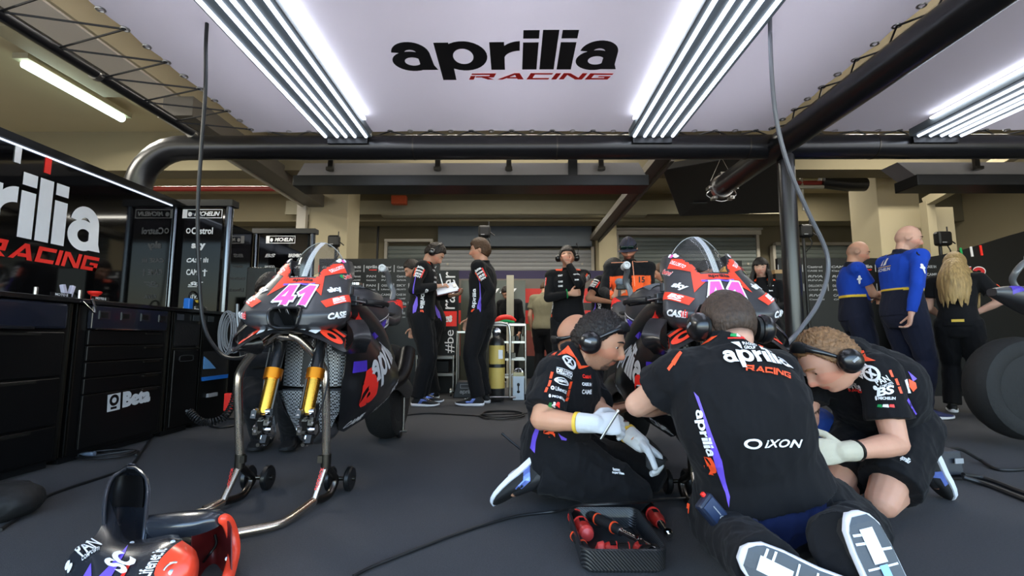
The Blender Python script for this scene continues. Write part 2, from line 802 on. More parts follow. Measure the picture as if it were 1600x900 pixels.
# ================================================================ materials of the place
CARPET = M('carpet', (77, 77, 79), .95, bump=.55, bscale=420, var=.22, vscale=160, spec=.2)
CONC = M('painted_concrete', (184, 172, 140), .8, var=.08, vscale=1.5, bump=.05)
CONC_G = M('grey_concrete', (214, 204, 188), .85, var=.08, vscale=2, bump=.08)
ASPH = M('asphalt', (168, 164, 158), .9, var=.1, vscale=4)
FABRIC = M('stretched_fabric', (222, 218, 224), .85, var=.015, vscale=3, bump=.02, bscale=900)
nt_ = FABRIC.node_tree
tl_ = nt_.nodes.new('ShaderNodeBsdfTranslucent')
tl_.inputs['Color'].default_value = rgb(222, 222, 232)
mx_ = nt_.nodes.new('ShaderNodeMixShader')
mx_.inputs[0].default_value = .45
nt_.links.new(nt_.nodes['Principled BSDF'].outputs[0], mx_.inputs[1])
nt_.links.new(tl_.outputs[0], mx_.inputs[2])
nt_.links.new(mx_.outputs[0], nt_.nodes['Material Output'].inputs[0])
BLACKP = M('black_pipe', (22, 22, 24), .28, metal=.0, spec=.6, var=.1, bump=.02, bscale=20)
BLACKM = M('black_metal', (20, 20, 22), .42, bump=.02)
GLOSSB = M('gloss_black_panel', (8, 8, 10), .05, spec=.85, var=.05)
SATINB = M('satin_black', (8, 8, 9), .4, spec=.35, bump=.02)
STEEL = M('brushed_steel', (176, 174, 170), .3, metal=1., bump=.04, bscale=200)
CHROME = M('chrome', (200, 200, 202), .12, metal=1.)
DKSTEEL = M('dark_steel', (88, 84, 78), .32, metal=1., bump=.05)
RUBBER = M('rubber', (16, 16, 17), .7, bump=.1)
SHUT = M('shutter_grey', (150, 152, 152), .45, bump=.02)
SHUTD = M('shutter_slate', (92, 102, 110), .5)
WHITE = M('white_print', (232, 232, 234), .5)
RED = M('race_red', (238, 44, 34), .45)
ORANGE = M('fluo_orange', (250, 84, 40), .5)
PURPLE = M('violet', (112, 84, 214), .5)
GREEN = M('flag_green', (20, 150, 80), .5)
YELLOW = M('warm_yellow', (222, 184, 60), .5)
BLUE = M('cobalt_blue', (30, 110, 200), .45)
PINK = M('race_pink', (240, 92, 176), .45)
GREYP = M('grey_print', (150, 152, 156), .5)
LED = M('led_tube', (255, 255, 255), emit=(222, 234, 255), estr=5)
LEDSTRIP = M('led_strip', (255, 255, 255), emit=(235, 242, 255), estr=15)
FLUO = M('fluorescent_tube', (255, 255, 255), emit=(225, 255, 240), estr=9)
BLACKT = M('cable_black', (18, 18, 20), .5)
FIXG = M('fixture_grey', (96, 104, 106), .55)

# ================================================================ shell
mb = MB(); mb.box2((-9, -.9, -.1), (9, 11.5, 0)); structure('floor', mb, CARPET, smooth=False)
mb = MB(); mb.box2((-30, -45, -.12), (30, -.9, -.02)); structure('pavement', mb, ASPH, smooth=False)
mb = MB(); mb.box2((-9, -.9, 3.62), (9, 11.5, 3.8))
mb.box2((-9, 1.2, 3.56), (-3.95, 1.22, 3.62)); mb.box2((-9, 3.3, 3.56), (-3.95, 3.32, 3.62))
structure('ceiling', mb, CONC, smooth=False)
mb = MB(); mb.box2((-9, -1.2, 2.72), (9, -.9, 3.8)); structure('wall_front', mb, CONC_G, smooth=False)
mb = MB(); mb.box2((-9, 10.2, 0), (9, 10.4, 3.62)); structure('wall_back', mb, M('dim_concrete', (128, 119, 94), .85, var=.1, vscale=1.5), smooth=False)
mb = MB(); mb.box2((-9.1, -.9, 0), (-9, 10.4, 3.62)); structure('wall_left', mb, CONC, smooth=False)
mb = MB(); mb.box2((9, -.9, 0), (9.1, 10.4, 3.62)); structure('wall_right', mb, CONC, smooth=False)
# beams
mb = MB(); mb.box2((-3.95, -.9, 3.2), (-3.5, 6.4, 3.62), 0)
o = structure('beam_side', mb, [CONC_G], smooth=False)
mb = MB(); mb.box2((-3.5, -.9, 3.22), (-3.47, 6.4, 3.62)); mb.box2((3.2, -.9, 3.22), (3.7, 6.4, 3.62)); structure('beam_face', mb, CONC, smooth=False)
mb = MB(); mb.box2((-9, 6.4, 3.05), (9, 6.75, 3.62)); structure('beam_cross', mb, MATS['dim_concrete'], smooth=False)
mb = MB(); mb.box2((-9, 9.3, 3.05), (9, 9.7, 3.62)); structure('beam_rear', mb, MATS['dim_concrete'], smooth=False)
# pillars
for n, x0, x1, y in (('pillar_left', -3.46, -2.8, 7.8), ('pillar_right', 5.5, 6.13, 7.0)):
    mb = MB(); mb.box2((x0, y, 0), (x1, y + .6, 3.62)); structure(n, mb, CONC, smooth=False, bev=.01)
mb = MB(); mb.box2((1.75, 9.6, 0), (2.12, 10.2, 3.1)); structure('pillar_middle', mb, CONC, smooth=False)
# sliding-wall head rails running back into the garage
mb = MB()
mb.bar((-3.36, 4.5, 3.02), (-3.36, 7.8, 3.02), .30, .2)
structure('trim_1', mb, M('rail_grey', (92, 87, 78), .6), smooth=False)
mb = MB(); mb.bar((-3.53, 4.5, 2.93), (-3.53, 7.8, 2.93), .05, .06); structure('trim_6', mb, M('rail_white', (190, 184, 170), .6), smooth=False)
mb = MB(); mb.box2((-3.62, 7.7, 0), (-3.47, 7.8, 3.0)); structure('trim_2', mb, M('rail_white', (190, 184, 170), .6), smooth=False)
a, b = at(1037, 240, Y=5.2), at(928, 372, Y=9.6)
mb = MB(); mb.bar(a, b, .16, .1); mb.bar(a + V((.1, 0, -.05)), b + V((.1, 0, -.05)), .04, .08); structure('trim_3', mb, MATS['rail_grey'], smooth=False)
a, b = at(1600, 232, Y=5.4), at(1448, 316, Y=6.6)
mb = MB(); mb.bar(a, b, .12, .12); mb.bar(b, (b.x, b.y, 0), .12, .12, ref=(0, 1, 0)); mb.bar(b + V((.28, .1, -.05)), (b.x + .28, b.y + .1, 0), .3, .06, ref=(0, 1, 0))
structure('trim_4', mb, CONC, smooth=False)


# shutters
def shutter(name, x0, x1, top, box=.0, dark=.0):
    y = 10.05
    mb = MB()
    z = 0
    zt = top - box
    pitch = .09
    k = int(zt / pitch)
    for i in range(k):
        z0 = i * pitch
        mi = 1 if z0 > zt - dark or z0 < 1.72 else 0
        prof = [(0, 0), (-.012, .012), (-.018, .045), (-.012, .078), (0, .09)]
        rings = [[V((x, y + p[0], z0 + p[1])) for p in prof] for x in (x0, x1)]
        mb.loft(rings, closed=False, cap=False, mi=mi)
    if box:
        mb.box2((x0, y - .12, zt), (x1, y + .1, top), 2)
    mb.box2((x0 - .06, y - .05, 0), (x0, y + .08, zt), 3)
    mb.box2((x1, y - .05, 0), (x1 + .06, y + .08, zt), 3)
    for xx in (x0 + .2, x1 - .2):
        for zz in (1.9, 2.3):
            mb.box((xx, y - .03, zz), (.04, .02, .04), None, 3)
    return structure(name, mb, [SHUT, M('shutter_olive', (112, 120, 116), .5), SHUTD, M('rail_white', (190, 184, 170), .6)], smooth=False)


shutter('door_1', -1.62, 1.66, 3.22, .55, .0)
shutter('door_2', -2.72, -1.8, 2.78, 0, 2.)
shutter('door_3', 2.25, 5.2, 2.93, 0, 3.)
shutter('door_4', 5.6, 8.6, 2.7, 0, 3.)
mb = MB(); mb.box2((-2.78, 9.98, 2.78), (-1.74, 10.1, 2.84)); mb.box2((2.15, 9.98, 2.93), (5.3, 10.1, 3.05)); mb.box2((2.15, 9.9, 3.02), (5.3, 10.0, 3.06)); mb.box2((5.6, 9.98, 2.7), (8.6, 10.1, 2.76))
structure('trim_5', mb, MATS['rail_white'], smooth=False)
# things on the rear ceiling
t = MB(); t.box2((-1.95, 7.95, 3.28), (1.92, 8.1, 3.36)); t.box2((-1.95, 7.9, 3.30), (1.92, 7.95, 3.33))
for x in (-1.6, -.4, .8, 1.7): t.box2((x, 8.0, 3.36), (x + .03, 8.03, 3.62))
Tag(t.build('cable_tray', M('galvanised', (172, 168, 150), .5, metal=.3), smooth=False), 'long galvanised cable tray hung across the rear ceiling', 'cable tray')
t = MB(); t.box2((-4.5, 9.1, 3.2), (5.5, 9.28, 3.42)); t.box2((-4.5, 9.08, 3.14), (5.5, 9.12, 3.2))
Tag(t.build('air_duct', M('duct_cream', (150, 145, 122), .6), smooth=False), 'flat cream duct along the back wall above the shutters', 'duct')
t = MB(); t.tube([(-8, 7.0, 2.98), (-2.4, 7.0, 2.98)], .04, 10)
Tag(t.build('sprinkler_pipe', M('pipe_red', (150, 44, 34), .4)), 'red fire pipe under the ceiling behind the left pillar', 'pipe')
t = MB(); t.tube([(2.8, 6.9, 3.02), (4.6, 6.9, 3.02)], .04, 10); t.tube([(2.8, 6.86, 2.95), (4.6, 6.86, 2.95)], .03, 10, mi=1)
for x in (4.05, 4.62): t.tube([(x, 6.88, 3.02), (x, 6.88, 3.6)], .025, 8, mi=1)
t.tube([(4.3, 6.88, 3.5), (4.3, 6.88, 2.6)], .02, 8, mi=1)
t.tube([(4.6, 6.9, 3.05), (5.0, 6.9, 3.0), (5.25, 6.9, 3.0)], .1, 14, mi=2)
Tag(t.build('sprinkler_pipe', [MATS['pipe_red'], MATS['galvanised'], BLACKM]), 'red and white pipes under the ceiling beside the right pillar', 'pipe')
t = MB(); t.box(at(624, 313, Y=8.9), (.29, .12, .17))
Tag(t.build('alarm_box', M('alarm_orange', (196, 84, 44), .5), bev=.01, smooth=False), 'small orange alarm box on the rear wall below the cable tray', 'alarm box')
# conduits on the back wall
k = 0
for px, y0, y1, lab in ((592, 330, 480, 'thin dark conduit on the back wall left of the shutters'), (557, 322, 480, 'pale curved conduit running down beside the left pillar')):
    t = MB(); a, b = at(px, y0, Y=9.9), at(px, y1, Y=9.9)
    t.tube(spline([a + V((.5, 0, .1)), a + V((.1, 0, 0)), V((a.x, a.y, a.z - .3)), V((a.x, a.y, .6))], 5), .025, 8)
    Tag(t.build('wall_conduit', BLACKM if k == 0 else MATS['galvanised']), lab, 'conduit'); k += 1
for px, lab in ((1372, 'pale conduit down the back wall left of the right pillar'), (1330, 'pale conduit on the back wall behind the hanging cable')):
    t = MB(); a = at(px, 310, Y=9.9)
    t.tube(spline([a + V((-.6, 0, .25)), a + V((-.2, 0, .05)), V((a.x, a.y, a.z - .4)), V((a.x + .1, a.y, .6))], 5), .025, 8)
    Tag(t.build('wall_conduit', MATS['galvanised']), lab, 'conduit')

# ================================================================ stretched fabric ceilings


def fabric(name, x0, x1, y0, y1, label, z=2.66, nx=26, ny=30, scal=.02):
    root = thing(name, label, 'ceiling fabric', (x0, y0, z))
    g = []
    for i in range(ny + 1):
        v = i / ny
        row = []
        for j in range(nx + 1):
            u = j / nx
            ex = scal * (.5 - .5 * cos(2 * pi * v * 12)) ** 2
            ey = scal * (.5 - .5 * cos(2 * pi * u * 12)) ** 2
            x = x0 + ex + (x1 - x0 - 2 * ex) * u
            y = y0 + ey + (y1 - y0 - 2 * ey) * v
            edge = min(u, 1 - u, v, 1 - v)
            row.append(V((x, y, z - .02 * exp(-edge * 30) + .006 * sin(9 * u + 4 * v))))
        g.append(row)
    m = MB(); m.sheet(g, -.004)
    m.build('fabric_sheet', FABRIC, root)
    return root


fab = fabric('ceiling_fabric', -2.46, 2.40, .3, 4.27, 'large white stretched fabric ceiling with the black team name above the work area')
fabR = fabric('ceiling_fabric', 2.66, 7.4, .3, 4.27, 'white stretched fabric ceiling of the neighbouring bay at the right')
# lettering printed on the fabric
Z = 2.652
sheet = [c for c in fab.children if c.name.startswith('fabric_sheet')][0]
mb = MB()
decal(mb, WORD, [sheet], ((-.858 + .745) / 2, 3.115, Z), (1, 0, 0), (0, 0, -1), (1.6, .58), 0, lift=.0035, step=.1)
mb.build('lettering', M('fabric_black', (14, 14, 16), .7), fab, smooth=False)
mb = MB()
decal(mb, RACE, [sheet], (.2, 3.36, Z), (1, 0, 0), (0, 0, -1), (1.08, .085), 0, lift=.004, step=.1)
mb.build('lettering', RED, fab, smooth=False, label='red RACING lettering')


def eyelets(root, pts):
    for p in pts:
        m = MB(); m.torus(p, (0, 0, 1), .022, .006, 14, 6)
        m.build('eyelet', STEEL, root)


def lace(name, label, a_pts, b_pts):
    pts = []
    for a, b in zip(a_pts, b_pts):
        pts += [a, b]
    m = MB()
    for p, q in zip(pts[:-1], pts[1:]):
        m.tube([p, q], .0065, 6)
    return Tag(m.build(name, BLACKT), label, 'elastic cord')


n = 13
Lp = [V((-2.44, 4.2 - i * .17 * 1.05, 2.635)) for i in range(n)]
eyelets(fab, Lp[:11])
lace('lacing_cord', 'black elastic cord zigzagging from the fabric to the left tube', Lp[::2], [V((-3.05, p.y - .17, 2.63)) for p in Lp[::2]])
Rp = [V((2.38, 4.2 - i * .18, 2.635)) for i in range(n)]
eyelets(fab, Rp[:10])
lace('lacing_cord', 'black elastic cord tying the fabric to the big right pipe', Rp[::2], [V((2.46, p.y - .18, 2.6)) for p in Rp[::2]])
Bp = [V((-2.3 + i * .19, 4.255, 2.64)) for i in range(25)]
eyelets(fab, Bp)
lace('lacing_cord', 'black elastic cord tying the back edge of the fabric to the crossing pipe', Bp[::2], [V((p.x + .19, 4.34, 2.62)) for p in Bp[::2]])
Bq = [V((2.8 + i * .2, 4.255, 2.64)) for i in range(18)]
eyelets(fabR, Bq)
lace('lacing_cord', 'black elastic cord on the back edge of the neighbouring fabric', Bq[::2], [V((p.x + .2, 4.34, 2.62)) for p in Bq[::2]])

# ================================================================ pipe frame
t = thing('crossing_pipe', 'thick black pipe crossing the garage behind the fabric with a bent left end', 'pipe', (0, 4.35, 2.52))
m = MB(); m.tube([(-3.0, 4.35, 2.52), (7.5, 4.35, 2.52)], .115, 28); m.build('straight_pipe', BLACKP, t)
m = MB(); m.tube([V((-3.0, 4.35, 2.52))] + [V((-3.15 - .42 * sin(a), 4.35, 2.1 + .42 * cos(a))) for a in np.linspace(0, pi / 2, 9)] + [V((-3.57, 4.35, 1.4))], .115, 28); m.build('elbow', BLACKP, t)
for x in (-.95, .4, 2.2, 3.4):
    m = MB(); m.tube([(x, 4.35, 2.52), (x + .012, 4.35, 2.52)], .118, 28); m.build('joint_ring', DKSTEEL, t)
t = thing('long_pipe', 'thick black pipe running overhead along the right side of the bay', 'pipe', (2.5, 2, 2.5))
m = MB(); m.tube([(2.5, .2, 2.5), (2.47, 5.5, 2.5)], .117, 28); m.build('pipe_body', BLACKP, t)
m = MB(); m.tube([(2.47, 5.44, 2.5), (2.47, 5.5, 2.5)], .135, 24); m.tube([(2.47, 5.5, 2.5), (2.47, 5.53, 2.5)], .08, 20); m.build('end_collar', STEEL, t)
for dx, dz in ((-.15, -.02), (.15, -.02), (-.1, -.14), (.1, -.14), (0, .15)):
    m = MB(); m.box((2.47 + dx, 5.47, 2.5 + dz), (.05, .09, .035)); m.cyl((2.47 + dx, 5.40, 2.5 + dz), (2.47 + dx, 5.55, 2.5 + dz), .01); m.build('clamp', STEEL, t)
m = MB(); m.tube(spline([(2.33, 5.47, 2.46), (2.3, 5.5, 2.40), (2.47, 5.5, 2.33), (2.64, 5.5, 2.40), (2.61, 5.47, 2.46)], 5), .006, 6)
m.tube([(2.33, 5.45, 2.56), (2.47, 5.45, 2.86), (2.61, 5.45, 2.56)], .005, 6); m.tube([(2.47, 5.45, 2.86), (2.47, 5.45, 3.3)], .005, 6); m.build('wire_hanger', STEEL, t)
t = thing('support_column', 'round black column standing under the crossing of the overhead pipes', 'column', (2.58, 4.35, 0))
m = MB(); m.tube([(2.56, 4.35, .02), (2.58, 4.35, 2.45)], .076, 24); m.build('post', BLACKP, t)
m = MB(); m.box2((2.42, 4.2, 0), (2.7, 4.5, .02)); m.build('base_plate', BLACKM, t, smooth=False)
t = thing('thin_pipe', 'slimmer black tube along the left edge of the fabric with pale couplings', 'pipe', (-3.08, 2.5, 2.62))
m = MB(); m.tube([(-3.12, .3, 2.62), (-3.03, 4.3, 2.64)], .042, 18); m.build('tube_body', BLACKP, t)
for y in (2.1, 3.25, 4.25):
    m = MB(); m.tube([(-3.08 + (y - 2.3) * .022, y, 2.63), (-3.08 + (y - 2.3) * .022, y + .04, 2.63)], .047, 18); m.build('coupling', STEEL, t)


# ================================================================ dark hoods under the crossing pipe
def hood(x0, x1, label, slantL=.07, slantR=.07, clips=()):
    t = thing('overhead_hood', label, 'hood', ((x0 + x1) / 2, 4.7, 2.2))
    m = MB()
    m.prism([(x0 + slantL, 4.62, 2.47), (x1 - slantR, 4.62, 2.47), (x1, 4.6, 2.32), (x0, 4.6, 2.32)], (0, 0, 0), (0, .22, 0))
    m.build('hood_body', M('hood_grey', (104, 100, 97), .5, bump=.03), t, smooth=False)
    m = MB(); m.box2((x0 - .015, 4.57, 2.22), (x1 + .015, 4.86, 2.33)); m.build('rim', SATINB, t, smooth=False, bev=.006)
    m = MB(); xs = x0 + (x1 - x0) * .79; m.box2((xs - .045, 4.585, 2.3), (xs + .045, 4.64, 2.49)); m.build('joint_cover', SATINB, t, smooth=False)
    for x in clips:
        m = MB(); m.box((x, 4.57, 2.43), (.05, .03, .12)); m.box((x, 4.55, 2.385), (.07, .04, .03)); m.build('clip', DKSTEEL, t, smooth=False)
    return t


hood(-2.19, 1.33, 'long dark hood hanging under the crossing pipe in the middle', clips=(-1.83, -.76, -.05, .87))
hood(4.02, 7.2, 'dark hood hanging under the crossing pipe in the neighbouring bay', slantL=-.16, clips=(4.6,))
m = MB()
q = [at(1035, 266, Y=5.7), at(1062, 338, Y=7.0), at(1240, 332, Y=7.0), at(1228, 232, Y=5.7)]
m.prism(q, (0, 0, 0), (0, .02, .09))
t = thing('ceiling_unit', 'flat dark ceiling unit hanging behind the end of the long pipe', 'ceiling unit', q[1])
m.build('unit_body', M('unit_dark', (46, 45, 42), .55), t, smooth=False, bev=.01)
u, v_ = (q[3] - q[0]), (q[1] - q[0])
for a, b in ((.2, .75), (.75, .8)):
    m = MB(); c = q[0] + u * a + v_ * b - V((0, 0, .01)); m.box(c, (.26, .06, .012) if a < .5 else (.2, .14, .012)); m.build('vent_slot' if a < .5 else 'rating_plate', SATINB if a < .5 else STEEL, t, smooth=False)


# ================================================================ led fixtures
def led_fixture(x0, x1, xs, strip, label):
    t = thing('led_light_fixture', label, 'ceiling light', ((x0 + x1) / 2, 2.3, 2.6), 'banks of led tubes under the ceiling fabric')
    m = MB(); m.box2((x0, .35, 2.555), (x1, 4.20, 2.625)); m.build('housing', FIXG, t, smooth=False, bev=.004)
    for x in xs:
        m = MB(); m.tube([(x, .4, 2.55), (x, 4.17, 2.55)], .0135, 10); m.build('led_tube', LED, t)
    m = MB()
    sx = x1 + .012 if strip > 0 else x0 - .012
    m.box2((min(sx, sx - .01), .4, 2.605), (max(sx, sx + .01), 3.95, 2.62)); m.build('edge_strip', LEDSTRIP, t, smooth=False)
    m = MB(); m.box2((x0 + .04, 4.2, 2.5), (x1 - .04, 4.228, 2.62)); m.build('end_bracket', BLACKM, t, smooth=False)
    return t


led_fixture(-1.765, -1.315, (-1.73, -1.622, -1.543, -1.459, -1.357), 1, 'bank of five led tubes on the left of the ceiling lettering')
led_fixture(1.06, 1.50, (1.105, 1.2, 1.28, 1.36, 1.455), -1, 'bank of five led tubes on the right of the ceiling lettering')
led_fixture(3.64, 4.14, (3.70, 3.81, 3.91, 3.99, 4.09), -1, 'bank of led tubes in the neighbouring bay beyond the long pipe')
t = thing('fluorescent_lamp', 'single fluorescent tube on the cream ceiling at the upper left', 'ceiling light', (-4.95, 5.0, 3.56))
m = MB(); m.box2((-5.03, 4.45, 3.5), (-4.87, 5.75, 3.56)); m.build('lamp_base', MATS['duct_cream'], t, smooth=False)
m = MB(); m.tube([(-4.95, 4.5, 3.47), (-4.95, 5.7, 3.47)], .045, 14); m.build('tube', FLUO, t)

# ================================================================ partitions and printed walls


def txt(s, bold=.03, shear=0., space=1.):
    return text2d(s, bold, shear, space)


# long glossy sign wall above the tool cabinets
t = thing('sign_wall', 'long glossy black sign wall with big white and red team name above the cabinets', 'sign wall', (-3.12, 3, .95))
m = MB(); m.box2((-3.2, .2, .93), (-3.12, 4.22, 1.92)); m.build('panel', GLOSSB, t, smooth=False)
m = MB(); m.box2((-3.24, .2, 1.92), (-3.10, 4.3, 1.95)); m.box2((-3.22, .2, 1.95), (-3.14, 4.3, 1.99)); m.build('top_trim', SATINB, t, smooth=False)
m = MB(); m.box2((-3.118, .2, 1.905), (-3.11, 4.2, 1.916)); m.build('light_strip', M('cool_strip', (255, 255, 255), emit=(215, 230, 255), estr=1.1), t, smooth=False)
m = MB(); decal(m, WORD, None, (-3.118, 2.80, 1.487), (0, 1, 0), (1, 0, 0), (1.40, .545)); m.build('lettering', M('sign_white', (235, 237, 240), .45), t, smooth=False)
m = MB(); decal(m, RACE, None, (-3.117, 3.105, 1.255), (0, 1, 0), (1, 0, 0), (.80, .105)); m.build('lettering', RED, t, smooth=False, label='red RACING lettering')
m = MB(); m.box2((-3.119, 2.84, 1.80), (-3.113, 2.875, 1.905)); m.build('stripe', WHITE, t, smooth=False)
m = MB(); m.box2((-3.119, 3.03, 1.80), (-3.113, 3.07, 1.905)); m.build('stripe', RED, t, smooth=False, label='red stripe')


def sponsor_panel(name, x0, x1, y, z0, z1, items, label):
    t = thing(name, label, 'sponsor panel', ((x0 + x1) / 2, y, z0))
    m = MB(); m.box2((x0 + .05, y, z0), (x1 - .05, y + .05, z1)); m.build('panel', GLOSSB, t, smooth=False)
    m = MB(); m.box2((x0 + .02, y + .005, 0), (x1 - .02, y + .045, z0)); m.build('lower_panel', SATINB, t, smooth=False)
    for x in (x0, x1):
        m = MB(); m.tube([(x, y + .02, z0 - .1), (x, y + .02, z1 + .02)], .035, 14); m.build('corner_post', M('post_metal', (92, 96, 104), .18, metal=1.), t)
    m = MB(); m.box2((x0 - .03, y - .03, z1), (x1 + .05, y + .08, z1 + .06)); m.build('cap', SATINB, t, smooth=False)
    m = MB()
    for s, cx, cz, w, h in items:
        decal(m, s, None, (x0 + (x1 - x0) * cx, y, z0 + (z1 - z0) * cz), (1, 0, 0), (0, -1, 0), (w, h), lift=.002)
    m.build('lettering', WHITE, t, smooth=False)
    return t


MICH = stack2((boxframe(.07, 4.6), 0, 0, 1, 1), (SQUARE, 0, 0, .12, 1), (txt('MICHELIN', .03, .3), .3, .25, .64, .5), (discshape(), .14, .2, .1, .5))
GP = stack2((boxframe(.08, 4), 0, 0, 1, 1), (txt('Green Power', .02), .08, .28, .84, .5))
CAST = stack2((ringshape(.2), 0, .1, .17, .8), (txt('Castrol', .03), .2, 0, .8, 1))
IH = stack2((SQUARE, 0, 0, .22, .8), (SQUARE, .39, 0, .22, .8), (SQUARE, .78, 0, .22, .8), (SQUARE, .39, .86, .22, .14))
CIH = stack2((txt('CASE', .04, .25), 0, 0, .68, .9), (IH, .78, 0, .22, 1))
CAMET = stack2((txt('CAME', .03), 0, 0, .7, 1), (SQUARE, .86, -.2, .07, 1.2), (SQUARE, .78, .6, .24, .16))
SCS = stack2((txt('SC', .05, .5), 0, .25, 1, .75), (SQUARE, .0, 0, .6, .14))
sponsor_panel('sponsor_panel', -3.17, -2.66, 4.3, .95, 1.93, [
    (MICH, .53, .93, .37, .085), (CAST, .5, .765, .25, .065), (txt('sky', .05), .5, .62, .13, .085), (CIH, .5, .485, .20, .046), (CAMET, .5, .37, .19, .055),
    (SCS, .5, .255, .14, .05), (txt('RIVA', .02), .5, .14, .11, .04), (GP, .5, .02, .2, .05)], 'glossy black sponsor panel with white logos at the end of the cabinets')
TWO = [('BS', .28, .78, .13, .045, .05, .2), ('BREMBO', .72, .78, .16, .045, .03, .1), ('SAMCO', .28, .67, .12, .03, .02, .1), ('Akra', .72, .67, .14, .04, .02, .3), ('tradrack', .28, .555, .2, .04, .02, 0), ('DK', .72, .555, .1, .05, .03, .2), ('Lifenet.it', .28, .44, .18, .045, .02, 0), ('Harsh', .72, .44, .17, .045, .02, 0)]
sponsor_panel('sponsor_panel', -3.2, -2.5, 5.75, .75, 2.0, [(MICH, .45, .94, .36, .095)] + [(txt(s, b, sh), cx, cz, w, h) for s, cx, cz, w, h, b, sh in TWO], 'second sponsor panel with two columns of logos behind the left motorcycle')
# the side wall between both panels
m = MB(); m.box2((-3.3, 4.5, 0), (-3.2, 5.7, 2.0)); t = thing('partition_panel', 'glossy black side panel between the two sponsor panels', 'panel', (-3.25, 5.1, .9)); m.build('panel', GLOSSB, t, smooth=False)

names = ['CASE IH', 'CAME', 'RIVA', 'BS', 'SKY', 'Lifenet', 'DELLORTO', 'Castrol', 'PAN', 'ixon']


def logo_wall(name, x0, x1, y, z0, z1, label, cols, red_first=False, top=None):
    t = thing(name, label, 'partition wall', ((x0 + x1) / 2, y, 0))
    m = MB(); m.box2((x0, y, 0), (x1, y + .06, z1)); m.build('panel', SATINB, t, smooth=False)
    m, mr = MB(), MB()
    w = (x1 - x0) / cols
    rnd = random.Random(cols)
    for r in range(6):
        for c in range(cols):
            x = x0 + w * (c + .5)
            z = z1 - .12 - r * .13
            if z < z0: continue
            if (r == 0 and c % 5 == 3) or (r == 4 and c % 5 == 0):
                decal(m, WORD, None, (x, y, z), (1, 0, 0), (0, -1, 0), (w * .76, .055), lift=.002)
                decal(mr, RACE, None, (x + w * .1, y, z - .04), (1, 0, 0), (0, -1, 0), (w * .5, .015), lift=.002)
            else:
                for q in (0, 1):
                    s = rnd.choice(names)
                    decal(m, txt(s, .03, rnd.choice((0, .2))), None, (x, y, z - q * .055), (1, 0, 0), (0, -1, 0), (w * .62, .032 if q == 0 else .022), lift=.002)
            mm = mr if (c == 0 and red_first) else m
            if r % 2 == 0: decal(mm, SQUARE, None, (x0 + w * c, y, z - .02), (1, 0, 0), (0, -1, 0), (.012, .1), lift=.002)
    m.build('lettering', GREYP, t, smooth=False)
    if mr.v: mr.build('lettering', RED, t, smooth=False, label='red print')
    return t


logo_wall('logo_wall', -2.75, -1.05, 6.6, .9, 1.83, 'low black wall covered with rows of small sponsor logos behind the left motorcycle', 8, True)
logo_wall('logo_wall', 3.6, 5.25, 6.4, 1.2, 1.80, 'dark partition with small sponsor logos behind the men in blue shirts', 5)


def banner(x0, x1, y, z, label, up=True):
    t = thing('banner', label, 'banner', ((x0 + x1) / 2, y, 0))
    m = MB(); m.box2((x0 - .12, y, 0), (x1 + .02, y + .03, 1.62)); m.build('panel', SATINB, t, smooth=False)
    m = MB(); m.box2((x0, y - .004, z), (x1, y, z + .2)); m.build('red_square', RED, t, smooth=False, label='red square')
    m = MB()
    decal(m, txt('a', .04), None, ((x0 + x1) / 2, y - .004, z + .1), (0, 0, 1), (0, -1, 0), (.09, .1), lift=.002)
    decal(m, txt('racer', .0), None, ((x0 + x1) / 2 + .02, y, z + .48), (0, 0, 1), (0, -1, 0), (.5, .13), lift=.002)
    decal(m, txt('#be', .0), None, ((x0 + x1) / 2 + .02, y, z - .2), (0, 0, 1), (0, -1, 0), (.3, .13), lift=.002)
    m.build('lettering', WHITE, t, smooth=False)


banner(-.98, -.76, 6.3, .87, 'upright banner with red square and white slogan behind the two standing men')
banner(5.2, 5.42, 6.1, .87, 'upright banner with red square beside the man in the blue pullover')

# printed wall far behind
t = thing('printed_wall', 'far printed wall with red and black bands under a violet top', 'partition wall', (1, 8.6, 0))
g = lambda z0, z1, mt, nm='band': (lambda m: (m.box2((-1.5, 8.6, z0), (2.4, 8.66, z1)), m.build(nm, mt, t, smooth=False)))(MB())
g(1.80, 1.95, M('violet_dark', (44, 34, 74), .6)); g(1.62, 1.80, M('band_grey', (104, 96, 90), .5)); g(1.36, 1.62, M('band_red', (206, 44, 36), .5)); g(1.22, 1.36, M('band_char', (42, 40, 40), .5)); g(.98, 1.22, MATS['band_red']); g(.86, .98, M('band_olive', (104, 98, 60), .6)); g(.4, .86, M('band_blush', (150, 70, 58), .5)); g(0, .4, SATINB)
m = MB(); m.box2((-.92, 8.2, 0), (.2, 8.25, 1.72)); tt = thing('glass_panel', 'dark reflective panel standing left of the printed wall', 'panel', (-.4, 8.2, 0)); m.build('panel', M('smoke_panel', (60, 62, 54), .25), tt, smooth=False)
m = MB()
for i in range(5): m.add([V((-.45 + i * .1, 8.195, 1.5)), V((-.41 + i * .1, 8.195, 1.5)), V((-.35 + i * .1, 8.195, 1.58)), V((-.39 + i * .1, 8.195, 1.58))], [(0, 1, 2, 3)])
m.build('stripe_print', WHITE, tt, smooth=False)
m = MB(); m.box2((-.11, 7.0, 0), (0, 7.1, 1.65)); Tag(m.build('steel_post', M('post_cream', (176, 168, 148), .5), smooth=False, bev=.005), 'pale square post standing in front of the printed wall', 'post')
m = MB(); m.box2((3.12, 6.2, 0), (3.24, 6.3, 1.42)); Tag(m.build('steel_post', MATS['post_cream'], smooth=False, bev=.005), 'pale square post right of the black column', 'post')
m = MB(); m.box2((3.55, 6.35, .3), (3.66, 6.4, 1.35)); Tag(m.build('steel_post', GREYP, smooth=False, bev=.005), 'slim grey post behind the man in the blue polo shirt', 'post')
